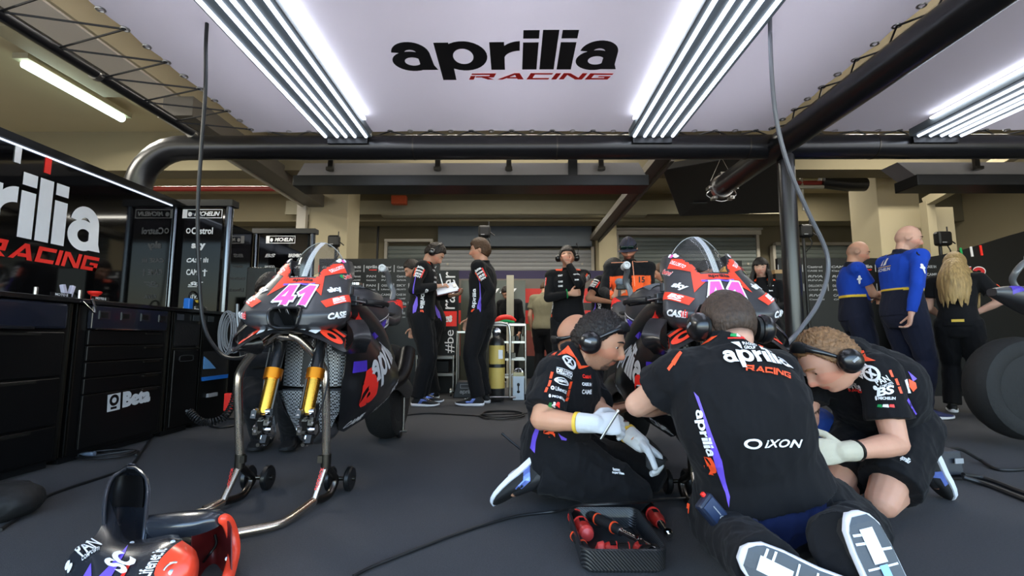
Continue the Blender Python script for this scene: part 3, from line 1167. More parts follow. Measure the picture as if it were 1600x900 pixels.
m = MB(); m.box2((2.4, 7.2, 0), (3.5, 7.26, 1.9)); Tag(m.build('partition_panel', SATINB, smooth=False), 'plain black partition behind the dark-haired woman', 'panel')
m = MB(); m.box2((3.40, 6.12, 1.55), (3.54, 6.3, 1.6)); m.box2((3.41, 6.13, 0), (3.53, 6.29, 1.55), 1); t = thing('flight_case', 'black case with a pale wooden lid beside the column', 'case', (3.47, 6.2, 0)); m.build('case_body', [M('pale_wood', (170, 140, 100), .6), SATINB], t, smooth=False)

# curved partition with the number twelve
t = thing('curved_partition', 'black partition with rising curved top, red number 12 and flag stripes', 'partition wall', (6, 6, 0))
top = spline([(5.0, 0, 1.72), (5.4, 0, 1.76), (5.9, 0, 1.88), (6.5, 0, 2.06), (7.4, 0, 2.3)], 6)
m = MB(); m.prism([V((p.x, 6, p.z)) for p in top] + [V((7.4, 6, 0)), V((5.0, 6, 0))], (0, 0, 0), (0, .06, 0)); m.build('panel', M('partition_black', (9, 9, 10), .5, spec=.3), t, smooth=False)
ONE = poly1([(.1, 0), (.4, 0), (.55, 1), (.25, 1), (0, .82), (.05, .68), (.22, .76)])
TWO2 = merge2d([band(arcs(.4, .68, .38, .32, -20, 170, 12), arcs(.4, .66, .13, .1, -20, 170, 12)), poly1([(.0, 0), (.0, .22), (.5, .62), (.76, .58), (.72, .5), (.36, .22), (.76, .22), (.72, 0)])])
TWELVE = unit(merge2d([ONE, shift2(TWO2, .6)]))
m = MB(); decal(m, TWELVE, None, (5.86, 6, 1.53), (1, 0, 0), (0, -1, 0), (.30, .185), lift=.002); m.build('lettering', WHITE, t, smooth=False)
m = MB(); decal(m, TWELVE, None, (5.86, 6, 1.53), (1, 0, 0), (0, -1, 0), (.275, .165), lift=.004); m.build('lettering', M('number_red', (200, 30, 36), .5), t, smooth=False, label='red number 12')
for px, mt in ((1502, GREEN), (1518, WHITE), (1533, RED)):
    c = at(px, 395 - (px - 1502) * .12, Y=5.99)
    m = MB(); m.box(c, (.025, .01, .13), rotm('Y', radians(-4))); m.build('flag_stripe', mt, t, smooth=False)
m = MB()
for i, s in enumerate(names[:5]): decal(m, txt(s), None, (5.32, 6, 1.62 - i * .1), (1, 0, 0), (0, -1, 0), (.13, .035), lift=.002)
m.build('lettering', GREYP, t, smooth=False)


# wireless boxes on poles
def ap_box(px, py, Y, w, label):
    c = at(px, py, Y=Y)
    t = thing('wireless_box', label, 'antenna box', (c.x, Y, 0), 'black antenna boxes on poles')
    m = MB(); m.box(c, (w, .1, w * 1.02)); m.build('box_body', SATINB, t, smooth=False, bev=.03)
    m = MB(); m.tube([(c.x + w * .05, Y + .06, .02), (c.x + w * .05, Y + .06, c.z - w * .4)], .02, 10); m.build('pole', BLACKM, t)
    m = MB(); m.tube([(c.x + w * .36, Y, c.z + w * .3), (c.x + w * .36, Y, c.z + w * .85)], .008, 8); m.tube([(c.x + w * .4, Y, c.z), (c.x + w * .85, Y, c.z - w * .35)], .008, 8); m.build('aerial', BLACKT, t)
    m = MB(); m.tube(spline([(c.x + w * .3, Y, c.z - w * .5), (c.x + w * .45, Y, c.z - w), (c.x + w * .1, Y + .04, c.z - w * 1.6)], 5), .008, 6); m.build('lead', BLACKT, t)
    m = MB(); m.box((c.x - w * .12, Y - .052, c.z - w * .3), (w * .3, .003, w * .05)); m.build('label_plate', GREYP, t, smooth=False)


ap_box(522, 377, 6.75, .17, 'black antenna box on a pole left of the left-hand standing men')
ap_box(757, 362, 6.4, .165, 'black antenna box on a pole behind the brown-haired man')
ap_box(1258, 361, 6.1, .17, 'black antenna box on a pole just right of the black column')
ap_box(1473, 373, 6.2, .19, 'black antenna box on a pole above the blonde woman')

# ================================================================ light of the day from the pit lane
w = bpy.data.worlds.new('sky')
SC.world = w
w.use_nodes = True
nt = w.node_tree
bg = nt.nodes['Background']
sky = nt.nodes.new('ShaderNodeTexSky')
sky.sky_type = 'NISHITA'
sky.sun_disc = False
sky.sun_elevation = radians(38)
sky.sun_rotation = radians(20)
sky.air_density = 1.2
sky.dust_density = 1.5
nt.links.new(sky.outputs['Color'], bg.inputs['Color'])
bg.inputs['Strength'].default_value = 1.25

sd = bpy.data.lights.new('sun', 'SUN')
sd.energy = 8
sd.angle = radians(.53)
sd.color = (1, .93, .82)
so = bpy.data.objects.new('sun', sd)
COL.objects.link(so)
so.rotation_euler = (radians(22), radians(28), 0)


def ceiling_fill(x, y, z, lx, ly, power, col=(1, .95, .84)):
    """unseen fill light added under the ceiling to brighten the garage"""
    d = bpy.data.lights.new('fill_light', 'AREA')
    d.shape = 'RECTANGLE'
    d.size, d.size_y = lx, ly
    d.energy = power
    d.color = col
    o = bpy.data.objects.new('fill_light', d)
    COL.objects.link(o)
    o.location = (x, y, z)
    m = MB(); m.box2((x - lx / 2 - .03, y - ly / 2 - .03, z + .004), (x + lx / 2 + .03, y + ly / 2 + .03, z + .03)); structure('trim_%d' % (20 + len([q for q in bpy.data.lights if q.type == 'AREA'])), m, MATS['duct_cream'], smooth=False)  # unseen housing box added over each fill light


ceiling_fill(0, 5.7, 3.55, 3.0, .15, 60)
ceiling_fill(0, 7.4, 3.55, 3.0, .15, 55)
ceiling_fill(5.2, 5.6, 3.55, 2.0, .15, 60)
ceiling_fill(5.0, 8.4, 3.55, 2.0, .15, 60)
ceiling_fill(-5.0, 7.6, 3.55, 2.0, .15, 60)
ceiling_fill(-6.0, 2.5, 3.5, .2, 2.0, 240)

for x in (-1.6, 0, 1.6):
    ceiling_fill(x, 2.4, 3.58, .3, 3.4, 54, (1, .985, .98))
ceiling_fill(5.0, 2.4, 3.58, 2.0, 3.0, 90, (1, .985, .98))

ceiling_fill(0, 8.9, 3.04, 5.0, .12, 32)
ceiling_fill(-4.6, 4.6, 3.5, .3, 1.2, 130)
# ================================================================ motorcycle (nose towards -y, x to the viewer's right)
MATTE = M('matte_black_paint', (52, 52, 55), .38, spec=.5, coat=.15, bump=.015, bscale=300)
PAINTD = M('dark_paint', (20, 20, 22), .3, spec=.5, coat=.2)
CARB = pattern_mat('carbon_weave', (22, 22, 24), (36, 36, 38), 'wave', 90, rough=.3, bump=.15, coat=.3)
MESHR = pattern_mat('radiator_mesh', (40, 41, 43), (165, 168, 172), 'checker', 130, rough=.4, metal=.4, bump=.5)
GOLD = M('gold_anodised', (226, 172, 66), .22, metal=1., bump=.02, bscale=200)
ORA = M('orange_anodised', (214, 130, 30), .3, metal=.9)
GLASS = None


def glass_mat(name, tint, alpha):
    m = M(name, tint, rough=.03, spec=.6)
    m.node_tree.nodes['Principled BSDF'].inputs['Alpha'].default_value = alpha
    return m


SCREEN = glass_mat('smoked_screen', (60, 62, 64), .3)
POLYS41 = [[(0, .22), (.42, 1), (.86, 1), (.80, .42), (.98, .42), (.96, .22), (.78, .22), (.76, 0), (.46, 0), (.48, .22)], [(.30, .42), (.50, .42), (.55, .74)], [(1.08, .62), (1.46, 1), (1.80, 1), (1.70, 0), (1.36, 0), (1.42, .62), (1.2, .5)]]


def outline(polys, d):
    out = []
    for pl in polys:
        n = len(pl)
        for i in range(n):
            a, b = V(pl[i]).to_2d() if len(pl[i]) > 2 else V((pl[i][0], pl[i][1])), V((pl[(i + 1) % n][0], pl[(i + 1) % n][1]))
            e = (b - a)
            if e.length < 1e-6: continue
            e.normalize()
            nn = V((-e.y, e.x))
            a2, b2 = a - e * d, b + e * d
            out.append(poly1([tuple(a2 + nn * d), tuple(a2 - nn * d), tuple(b2 - nn * d), tuple(b2 + nn * d)]))
    return merge2d(out)


def norm2(vf, ref):
    """normalise by another shape's box"""
    v = [p for pl in ref for p in pl]
    x0 = min(p[0] for p in v); x1 = max(p[0] for p in v); y0 = min(p[1] for p in v); y1 = max(p[1] for p in v)
    return [((a - x0) / (x1 - x0), (b - y0) / (y1 - y0)) for a, b in vf[0]], vf[1], 1.


N41 = norm2(polys2d(POLYS41), POLYS41)
N41W = norm2(merge2d([outline(POLYS41, .085), polys2d(POLYS41[:1] + POLYS41[2:])]), POLYS41)
N41B = norm2(outline(POLYS41, .13), POLYS41)

FZ = [.722, .735, .755, .80, .85, .90, .965, 1.03, 1.065]
FN = [-.06, -.115, -.15, -.15, -.105, -.06, 0, .055, .085]
FW = [.10, .145, .19, .226, .214, .190, .168, .148, .130]
FB = [-.02, -.03, -.04, -.045, -.02, .03, .11, .17, .19]


def fint(z, arr):
    return float(np.interp(z, FZ, arr))


def smooth_(a, b, x):
    q = min(1, max(0, (x - a) / (b - a)))
    return q * q * (3 - 2 * q)


def fpt(t, z):
    """t in -1..1 round the nose"""
    w, yn, yb = fint(z, FW), fint(z, FN), fint(z, FB)
    ex = max(0, abs(t) - 1) / .25
    t = max(-1, min(1, t))
    w *= 1 - .24 * ex * smooth_(.99, .90, z)
    yb_ = (.04 + .12 * smooth_(.97, .88, z)) * ex
    a = t * pi / 2
    x = w * (abs(sin(a)) ** .92) * (1 if t > 0 else -1)
    y = yn + (yb - yn) * (1 - max(cos(a), 0) ** .75) + yb_
    return V((x, y, z))


def wing_pts(side):
    path = spline([(0, -.125, .736), (.07 * side, -.13, .722), (.15 * side, -.12, .69), (.215 * side, -.10, .652), (.238 * side, -.08, .66), (.246 * side, -.06, .70), (.228 * side, -.03, .74), (.195 * side, -.01, .775)], 5)
    return path


def make_bike():
    R = thing('racing_motorcycle', 'x', 'motorcycle', (0, 0, 0))
    # ---- nose fairing
    m = MB()
    zs = np.linspace(.722, .965, 22)
    ts = list(np.linspace(-1.25, -1.03, 6)) + list(np.linspace(-1, 1, 49)) + list(np.linspace(1.03, 1.25, 6))
    ih, iw = (.748, .822), .052
    g = [[fpt(t, z) for t in ts] for z in zs]
    # air intake opening: push the grid in there
    for i, z in enumerate(zs):
        for j, t in enumerate(ts):
            p = g[i][j]
            if ih[0] < z < ih[1] and abs(p.x) < iw and p.y < 0:
                g[i][j] = V((p.x * .97, p.y + .10, z))
    m.sheet(g, .004)
    for s in (-1, 1):
        gg = []
        for z in np.linspace(.965, 1.065, 9):
            k = (z - .965) / .10
            xin = max(.062, .107 * max(k, 1e-4) ** (1 / 2.4))
            w = fint(z, FW)
            t0 = math.asin(min(.999, (xin / w) ** (1 / .92))) / (pi / 2)
            row = [fpt(s * (t0 + (1 - t0) * q / 12), z) for q in range(13)] + [fpt(s * q, z) for q in (1.08, 1.16, 1.25)]
            gg.append(row if s > 0 else row[::-1])
        m.sheet(gg, .004)
    nose = m.build('nose_fairing', MATTE, R, angle=.9)
    m = MB()
    c = [fpt(a, z) for a, z in ((0, .742),)][0]
    pts = []
    for a in range(24):
        q = 2 * pi * a / 24
        x = .060 * (abs(cos(q)) ** .45) * (1 if cos(q) > 0 else -1)
        z = .784 + .041 * (abs(sin(q)) ** .45) * (1 if sin(q) > 0 else -1)
        x *= 1 + .25 * (z - .784) / .041 * .5
        pts.append(V((x, fint(z, FN) - .004, z)))
    m.tube(pts, .006, 8, closed=True)
    m.build('intake_rim', PAINTD, R)
    m = MB()
    m.loft([[p + V((0, .002, 0)) for p in pts], [V((p.x * .8, p.y + .13, p.z)) for p in pts]], True, False)
    m.add([V((p.x * .8, p.y + .13, p.z)) for p in pts], [tuple(range(24))])
    m.build('intake_duct', M('duct_black', (4, 4, 5), .8), R)
    # ---- windscreen
    m = MB()
    g = []
    for i in range(15):
        v = i / 14
        row = []
        for j in range(31):
            u = -1 + 2 * j / 30
            au = abs(u)
            B = V((.107 * u, -.004 + .172 * au ** 2.4, .965 + .098 * au ** 2.4))
            T = V((.107 * u, .172 + .01 * (1 - u * u), 1.063 + .086 * (1 - u * u) ** .9))
            p = B.lerp(T, v) + V((0, -.6, .8)) * (.022 * sin(pi * v) * (1 - u * u))
            row.append(p)
        g.append(row)
    m.sheet(g, .003)
    scr = m.build('windscreen', SCREEN, R, angle=1.5)
    m = MB()
    for dx, wd in ((-.015, .0018), (-.0105, .0035), (-.0045, .0035), (.0015, .0035), (.0065, .0018)):  # highlight streaks on the glass, modelled as thin white strips
        row = []
        for i in range(19):
            v = i / 18
            u = (dx + .012) / .107
            B = V((.107 * u, -.004, .965)); T = V((.107 * u, .182, 1.149))
            p = B.lerp(T, v) + V((0, -.6, .8)) * (.022 * sin(pi * v) + .0012)
            row.append([p - V((wd / 2, 0, 0)), p + V((wd / 2, 0, 0))])
        m.loft([r for r in row], closed=False, cap=False)
    m.build('screen_highlight', M('highlight_white', (205, 208, 214), .4), R)
    m = MB(); m.tube([g[-1][j] for j in range(31)], .0022, 6); m.build('screen_edge', M('screen_edge', (150, 152, 150), .2), R)
    # ---- graphics on the nose
    Tn = [nose]
    PN = (0, -.73, .68)
    mw, mo, mp, mk, mv, mr, mg_ = MB(), MB(), MB(), MB(), MB(), MB(), MB()
    decal(mk, N41B, Tn, (.004, -.07, .868), (1, 0, 0), PN, (.145, .118), lift=.001, step=.012)
    decal(mw, N41W, Tn, (.004, -.07, .868), (1, 0, 0), PN, (.145, .118), lift=.002, step=.012)
    decal(mp, N41, Tn, (.004, -.07, .868), (1, 0, 0), PN, (.145, .118), lift=.003, step=.012)
    # orange band under the screen and along its sides
    decal(mo, SQUARE, Tn, (0, -.018, .946), (1, 0, 0), PN, (.135, .034), lift=.0015, step=.01)
    decal(mk, text2d('aprilia', .03), Tn, (.01, -.018, .947), (1, 0, 0), PN, (.085, .026), lift=.0028, step=.02)
    decal(mv, ([(0, .2), (.25, .1), (.5, .45), (.75, .1), (1, .55), (1, 1), (.75, .55), (.5, .8), (.25, .6), (0, .75)], [(0, 1, 8, 9), (1, 2, 7, 8), (2, 3, 6, 7), (3, 4, 5, 6)]), Tn, (0, -.03, .925), (1, 0, 0), PN, (.13, .022), lift=.002, step=.01)
    for s in (-1, 1):
        sh = ([(.06, -.15), (.40, .55), (1, .66), (1, 1), (.6, .96), (.02, .30)], [(0, 1, 4, 5), (1, 2, 3, 4)])
        if s > 0:
            v2 = [(a, b) for a, b in sh[0]]
        else:
            v2 = [(1 - a, b) for a, b in sh[0]]
        NN = V((s * .75, -.55, .3))
        XX = V((.5, s * .8, 0))
        decal(mo, (v2, sh[1]), Tn, (s * .108, .02, .965), XX, NN, (.17, .155), lift=.0018, step=.01)
        decal(mw, text2d('DELLORTO', .03), Tn, (s * .128, .06, 1.01), XX * 1 + V((0, 0, s * .42)), NN, (.075, .017), lift=.003, step=.01)
        decal(mr, text2d('Castrol', .03), Tn, (s * .158, .085, .975), XX + V((0, 0, s * .45)), NN, (.066, .020), lift=.003, step=.01)
        decal(mw, text2d('Castrol', .09), Tn, (s * .158, .085, .975), XX + V((0, 0, s * .45)), NN, (.07, .024), lift=.002, step=.01)
        decal(mg_, discshape(), Tn, (s * .158 - .03, .085 - s * .02, .962), XX, NN, (.02, .02), lift=.003, step=.01)
        decal(mw, text2d('sky', .05), Tn, (s * .14, -.02, .90), XX + V((0, 0, s * .2)), NN, (.06, .036), lift=.002, step=.01)
        decal(mo, SQUARE, Tn, (s * .165, -.045, .852), XX + V((0, 0, s * .22)), (s * .66, -.7, .3), (.13, .036), lift=.0018, step=.01)
        decal(mw, text2d('BS', .06, .2), Tn, (s * .165, -.045, .855), XX + V((0, 0, s * .22)), (s * .66, -.7, .3), (.062, .02), lift=.003, step=.01)
        decal(mw, SQUARE, Tn, (s * .165, -.045, .839), XX + V((0, 0, s * .22)), (s * .66, -.7, .3), (.055, .005), lift=.003, step=.01)
        decal(mw, text2d('CASE', .05, .2), Tn, (s * .15, -.06, .795), XX + V((0, 0, s * .15)), (s * .7, -.7, 0), (.075, .024), lift=.002, step=.01)
        decal(mr, (IH[0], IH[1]), Tn, (s * .206 - (0 if s > 0 else -.09), -.02 - (0 if s > 0 else .06), .806 - (0 if s > 0 else .012)), XX + V((0, 0, s * .15)), (s * .8, -.6, 0), (.02, .026), lift=.0025, step=.01)
        # small abstract stickers by the screen corner
        for k, mm in enumerate((mw, mw, mp, mw)):
            decal(mm, discshape(10), Tn, (s * (.112 + .007 * k), .1 + .008 * k, 1.048 + .006 * (k % 2)), XX, NN, (.022 - .003 * k, .02), lift=.0025 + .0005 * k, step=.01)
    mk.build('lettering', M('print_black', (10, 10, 11), .5), nose, smooth=False)
    mw.build('lettering', WHITE, nose, smooth=False, label='white print')
    mp.build('lettering', PINK, nose, smooth=False, label='pink number 41')
    mo.build('orange_print', M('panel_orange', (244, 66, 40), .42), nose, smooth=False, label='orange panels')
    mv.build('violet_print', PURPLE, nose, smooth=False, label='violet band')
    mr.build('lettering', RED, nose, smooth=False, label='red print')
    mg_.build('round_logo', GREEN, nose, smooth=False, label='green round logo')
    # ---- wing
    m = MB()
    full = wing_pts(-1)[::-1][:-1] + wing_pts(1)
    rings = []
    nn = len(full)
    for i, p in enumerate(full):
        d = full[min(i + 1, nn - 1)] - full[max(i - 1, 0)]
        d.normalize()
        ci = min(1, abs(p.x) / .13)
        ch = V((0, 1, .02 + .6 * ci)).normalized()
        ch = (ch - d * ch.dot(d)).normalized()
        th = d.cross(ch)
        L = .115 if abs(i - nn / 2) < nn * .35 else .085
        pr = [(0, 0), (.1, .06), (.35, .085), (.7, .05), (1, 0), (.7, -.03), (.35, -.045), (.1, -.03)]
        rings.append([p + ch * (a * L) + th * (b * L) for a, b in pr])
    m.loft(rings)
    wing = m.build('front_wing', PAINTD, R, angle=1.2)
    mw, mo = MB(), MB()
    for s in (-1, 1):
        NN = V((s * .3, -.45, .85))
        XX = V((1, 0, -.36 * s))
        for k, x in enumerate((.055, .10)):
            decal(mw, ([(0, 0), (.8, 0), (1, 1), (.2, 1)], [(0, 1, 2, 3)]), [wing], (s * x, -.085, .74 - .25 * x), XX, NN, (.038, .05), lift=.002, step=.012)
        decal(mw, ([(0, 0), (.8, 0), (1, 1), (.2, 1)], [(0, 1, 2, 3)]), [wing], (s * .085, -.045, .75), XX, NN, (.03, .022), lift=.002, step=.012)
        decal(mw, ([(0, 0), (.8, 0), (1, 1), (.2, 1)], [(0, 1, 2, 3)]), [wing], (s * .125, -.045, .74), XX, NN, (.03, .022), lift=.002, step=.012)
        decal(mo, ringshape(.3), [wing], (s * .165, -.085, .705), XX, NN, (.10, .05), lift=.0022, step=.012)
        decal(mo, SQUARE, [wing], (s * .17, -.035, .715), XX, NN, (.085, .02), lift=.002, step=.012)
    mw.build('wing_print', WHITE, wing, smooth=False, label='white print')
    mo.build('wing_print', MATS['panel_orange'], wing, smooth=False, label='orange print')
    # ---- lower side fairings and belly
    ys = [.10, .16, .25, .4, .6, .8, 1.0, 1.12]
    for s in (-1, 1):
        m = MB()
        g = []
        for y in np.linspace(.10, 1.12, 22):
            top = np.interp(y, ys, [.80, .79, .77, .74, .70, .66, .60, .56])
            bot = np.interp(y, ys, [.52, .36, .28, .245, .25, .275, .33, .38])
            wm = np.interp(y, ys, [.165, .19, .205, .225, .235, .225, .18, .14])
            wt = np.interp(y, ys, [.16, .175, .18, .17, .15, .145, .13, .12])
            wb = np.interp(y, ys, [.15, .12, .085, .06, .055, .05, .04, .04])
            row = []
            for k in range(15):
                q = k / 14
                z = top + (bot - top) * q
                if q < .45:
                    x = wt + (wm - wt) * sin(q / .45 * pi / 2)
                else:
                    x = wb + (wm - wb) * cos((q - .45) / .55 * pi / 2) ** .75
                row.append(V((s * x, y, z)))
            g.append(row if s > 0 else row[::-1])
        m.sheet(g, .004)
        f = m.build('side_fairing', PAINTD, R, angle=.8)
        NN = V((s, -.1, .05))
        XX = V((0, s, 0))
        mg_, mo, mw, mv = MB(), MB(), MB(), MB()
        up = V((0, s, .22 * s))
        decal(mw, text2d('sky', .06), [f], (s * .19, .2, .71), XX, NN, (.11, .075), lift=.002, step=.02)
        decal(mg_, WORD, [f], (s * .22, .58, .60), V((0, s, .28 * s)), NN, (.56, .20), lift=.002, step=.02)
        decal(mo, text2d('a', .12), [f], (s * .22, .32, .46), V((0, s, .28 * s)), NN, (.16, .15), lift=.0025, step=.02)
        decal(mw, text2d('MICHELIN', .03), [f], (s * .2, .8, .44), V((0, s, .3 * s)), NN, (.2, .035), lift=.0025, step=.02)
        decal(mw, text2d('CAME', .05), [f], (s * .12, .34, .31), V((0, s, .2 * s)), NN, (.14, .035), lift=.0025, step=.02)
        decal(mw, text2d('Öhlins Chain', .03) if False else text2d('Regina Chain', .03), [f], (s * .15, .66, .35), V((0, s, .25 * s)), NN, (.2, .03), lift=.0025, step=.02)
        decal(mv, SQUARE, [f], (s * .185, .2, .575), XX, NN, (.12, .05), lift=.002, step=.02)
        decal(mo, ([(0, 0), (1, .3), (.6, 1), (.1, .8)], [(0, 1, 2, 3)]), [f], (s * .19, .3, .53), XX, NN, (.12, .07), lift=.002, step=.02)
        mg_.build('lettering', GREYP if False else M('silver_print', (196, 198, 202), .4), f, smooth=False, label='silver team name')
        mo.build('lettering', RED, f, smooth=False, label='red print')
        mw.build('lettering', WHITE, f, smooth=False, label='white print')
        mv.build('violet_print', M('violet_deep', (70, 46, 170), .4), f, smooth=False, label='violet band')
    m = MB()
    m.ell((0, .24, .285), (.085, .12, .06))
    m.build('belly_nose', MATTE, R)
    # ---- engine bay, frame, radiators
    m = MB()
    m.box2((-.12, .30, .34), (.12, .95, .74))
    m.build('engine', M('engine_black', (14, 14, 15), .6, bump=.3), R, smooth=False, bev=.03)
    for s in (-1, 1):
        m = MB()
        m.tube(spline([(s * .06, .10, .86), (s * .14, .24, .84), (s * .15, .6, .74), (s * .13, .95, .58)], 6), [.035] * 19, 12, flat=1.5)
        m.build('frame_spar', CARB, R)
        m = MB()
        m.prism([V((s * .165, y, z)) for y, z in ((.22, .84), (.29, .85), (.33, .79), (.30, .74), (.24, .77))], (-.012 * s, 0, 0), (.004 * s, 0, 0))
        m.build('orange_print', RED, R, smooth=False, label='red guard')
        m = MB()
        m.prism([V((s * .168, y, z)) for y, z in ((.48, .735), (.72, .81), (.62, .73), (.5, .70))], (-.01 * s, 0, 0), (.003 * s, 0, 0))
        m.build('violet_print', MATS['violet_deep'], R, smooth=False, label='violet panel')

    def rad(name, z0, z1, w0, w1, y, curve):
        m = MB()
        g = []
        for i in range(9):
            z = z0 + (z1 - z0) * i / 8
            w = w0 + (w1 - w0) * i / 8
            g.append([V((w * u, y + curve * u * u, z)) for u in np.linspace(-1, 1, 13)])
        m.sheet(g, -.03)
        m.build(name, MESHR, R, angle=.5)
        m = MB()
        for q in (g[0], g[-1], [r[0] for r in g], [r[-1] for r in g]):
            m.tube(q, .006, 8)
        m.build('radiator_frame', BLACKM, R)
    rad('radiator', .49, .70, .135, .125, .16, .05)
    rad('oil_cooler', .30, .475, .05, .15, .15, .04)
    for s in (-1, 1):
        m = MB(); m.prism([V((s * .035, .14, .70)), V((s * .005, .14, .70)), V((s * .0, .145, .5)), V((s * .05, .145, .5))], (0, -.012, 0), (0, .0, 0)); m.build('radiator_baffle', BLACKM, R, smooth=False)
    # ---- forks
    for s in (-1, 1):
        ax = V((0, -.073, -.19)).normalized()
        top = V((s * .086, .115, .952)); a = V((s * .086, -.033, .565))
        m = MB(); m.tube([top, a], .0235, 18); leg = m.build('fork_leg', M('carbon_tube', (24, 24, 26), .22, coat=.4), R)
        m = MB(); m.tube([a - ax * .012, a + ax * .03], [.036, .035], 20); m.build('clamp_ring', ORA, leg, label='orange clamp ring')
        m = MB(); m.tube([a + ax * .02, a + ax * .17], [.026, .024], 20); m.build('gold_tube', GOLD, leg, label='gold lower tube')
        m = MB()
        b = a + ax * .18
        rnd = random.Random(3)
        m.box(b + V((0, .005, -.01)), (.044, .045, .06), rotm('X', .35)); m.box(b + V((s * .018, .03, -.05)), (.022, .05, .06), rotm('X', .35), 1); m.box(b + V((-s * .018, .025, -.045)), (.02, .04, .08), rotm('X', .35)); m.box(b + V((0, -.012, -.035)), (.02, .014, .05), rotm('X', .35), 1)
        m.tube([b + V((-.03, 0, .02)), b + V((.03, 0, .02))], .014, 14); m.tube([b + V((-.035, .01, -.05)), b + V((.035, .01, -.05))], .02, 14)
        m.torus(b + V((0, .02, -.085)), (1, 0, 0), .024, .009, 16, 8, a0=150, a1=390)
        for k in range(14):
            c = b + V((rnd.uniform(-.036, .036), rnd.uniform(-.035, .02), rnd.uniform(-.1, .03)))
            m.tube([c, c + V((0, -.016, 0))], rnd.uniform(.003, .008), 10, mi=k % 2)
            if k % 3 == 0: m.box(c + V((0, .0, 0)), (.02, .03, .03), rotm('X', k), 1)
        m.build('axle_clamp', [CHROME, M('caliper_dark', (52, 50, 48), .35, metal=.8)], leg, angle=.5, label='bright machined axle clamp')
        m = MB(); m.box(b + V((s * .0, .055, .0)), (.035, .05, .09)); m.build('caliper_bracket', BLACKM, leg, smooth=False, bev=.006)
        m = MB(); m.tube(spline([a + V((s * .03, .02, .1)), a + V((s * .045, .02, 0)), a + V((s * .04, .0, -.1)), b + V((s * .03, .02, -.02))], 6), .004, 6); m.build('brake_hose', BLACKT, leg)
        m = MB(); m.tube([a + V((s * -.03, -.006, 0)) + ax * .02, a + V((s * -.03, -.006, 0)) + ax * .15], .006, 8); m.build('sensor_rod', DKSTEEL, leg)
    m = MB(); m.box((0, .03, .735), (.25, .06, .035)); m.box((0, .11, .93), (.25, .055, .03)); m.tube([(0, .02, .70), (0, .11, .95)], .03, 16); m.build('triple_clamp', BLACKM, R, smooth=False, bev=.008)
    # ---- handlebars
    for s in (-1, 1):
        m = MB(); m.tube([(s * .09, .13, .885), (s * .29, .235, .862)], .012, 12); hb = m.build('handlebar', BLACKM, R)
        m = MB(); m.tube([(s * .20, .187, .872), (s * .285, .232, .863)], .018, 14); m.build('grip', RUBBER, hb)
        m = MB(); m.box((s * .16, .165, .875), (.05, .04, .045)); m.cyl((s * .15, .14, .90), (s * .15, .14, .94), .022, 14); m.box((s * .12, .15, .89), (.05, .03, .02)); m.build('switch_block', M('switch_metal', (70, 70, 74), .35, metal=.6), hb, smooth=False, bev=.004)
        m = MB(); m.tube(spline([(s * .165, .13, .872), (s * .21, .13, .868), (s * .29, .185, .852)], 5), .006, 8, flat=.6); m.build('lever', STEEL, hb)
        m = MB(); m.tube(spline([(s * .30, .24, .86), (s * .315, .18, .86), (s * .29, .09, .86), (s * .26, .05, .86)], 5), .007, 8, flat=1.6); m.build('lever_guard', BLACKM, hb)
    # ---- tank, seat, tail
    m = MB()
    rings = []
    for y, zt, w, zb in ((.33, .90, .10, .78), (.40, .955, .145, .76), (.55, .985, .165, .74), (.72, .985, .165, .72), (.86, .95, .145, .72), (.95, .89, .115, .72), (1.0, .85, .10, .72)):
        ring = []
        for k in range(24):
            a = 2 * pi * k / 24
            c, s_ = cos(a), sin(a)
            ring.append(V((w * (abs(c) ** .7) * (1 if c > 0 else -1), y, (zt + zb) / 2 + (zt - zb) / 2 * (abs(s_) ** .7) * (1 if s_ > 0 else -1))))
        rings.append(ring)
    m.loft(rings)
    tank = m.build('tank_cover', MATTE, R, angle=1.)
    m = MB()
    decal(m, ([(0, 0), (.2, .1), (.25, 0), (.5, .1), (.55, 0), (.8, .05), (1, .5), (.9, 1), (.1, 1), (0, .6)], [tuple(range(10))]), [tank], (.0, .62, .99), (1, 0, 0), (0, 0, 1), (.25, .36), lift=.003, step=.02)
    m.build('grip_pad', M('pad_grey', (92, 96, 102), .5, bump=.1), tank, smooth=False, label='grey grip pad')
    m = MB(); m.lathe([(.032, 0), (.032, .012), (.02, .014)], (.06, .50, .985), (0, 0, 1)); m.build('filler_cap', CHROME, tank)
    m = MB()
    for s in (-1, 1):
        decal(m, stack2((boxframe(.08, 4), 0, 0, 1, 1), (txt('Green Power', .03), .08, .3, .84, .5), (SQUARE, 0, 0, 1, .2)), [tank], (s * .15, .72, .79), (0, s, .25 * s), (s, 0, 0), (.24, .075), lift=.003, step=.03)
    m.build('lettering', WHITE, tank, smooth=False)
    m = MB()
    rings = []
    for y, zt, w, h in ((.97, .865, .11, .07), (1.08, .85, .13, .07), (1.2, .875, .135, .09), (1.3, .955, .12, .15), (1.38, 1.0, .105, .16), (1.5, 1.0, .07, .10), (1.58, .985, .035, .05)):
        ring = []
        for k in range(20):
            a = 2 * pi * k / 20
            c, s_ = cos(a), sin(a)
            ring.append(V((w * (abs(c) ** .65) * (1 if c > 0 else -1), y, zt - h / 2 + h / 2 * (abs(s_) ** .65) * (1 if s_ > 0 else -1))))
        rings.append(ring)
    m.loft(rings)
    tail = m.build('tail_unit', MATTE, R, angle=.9)
    m = MB(); m.box((0, 1.12, .862), (.2, .22, .03)); m.build('seat_pad', RUBBER, R, smooth=False, bev=.012)
    mo, mw, mv = MB(), MB(), MB()
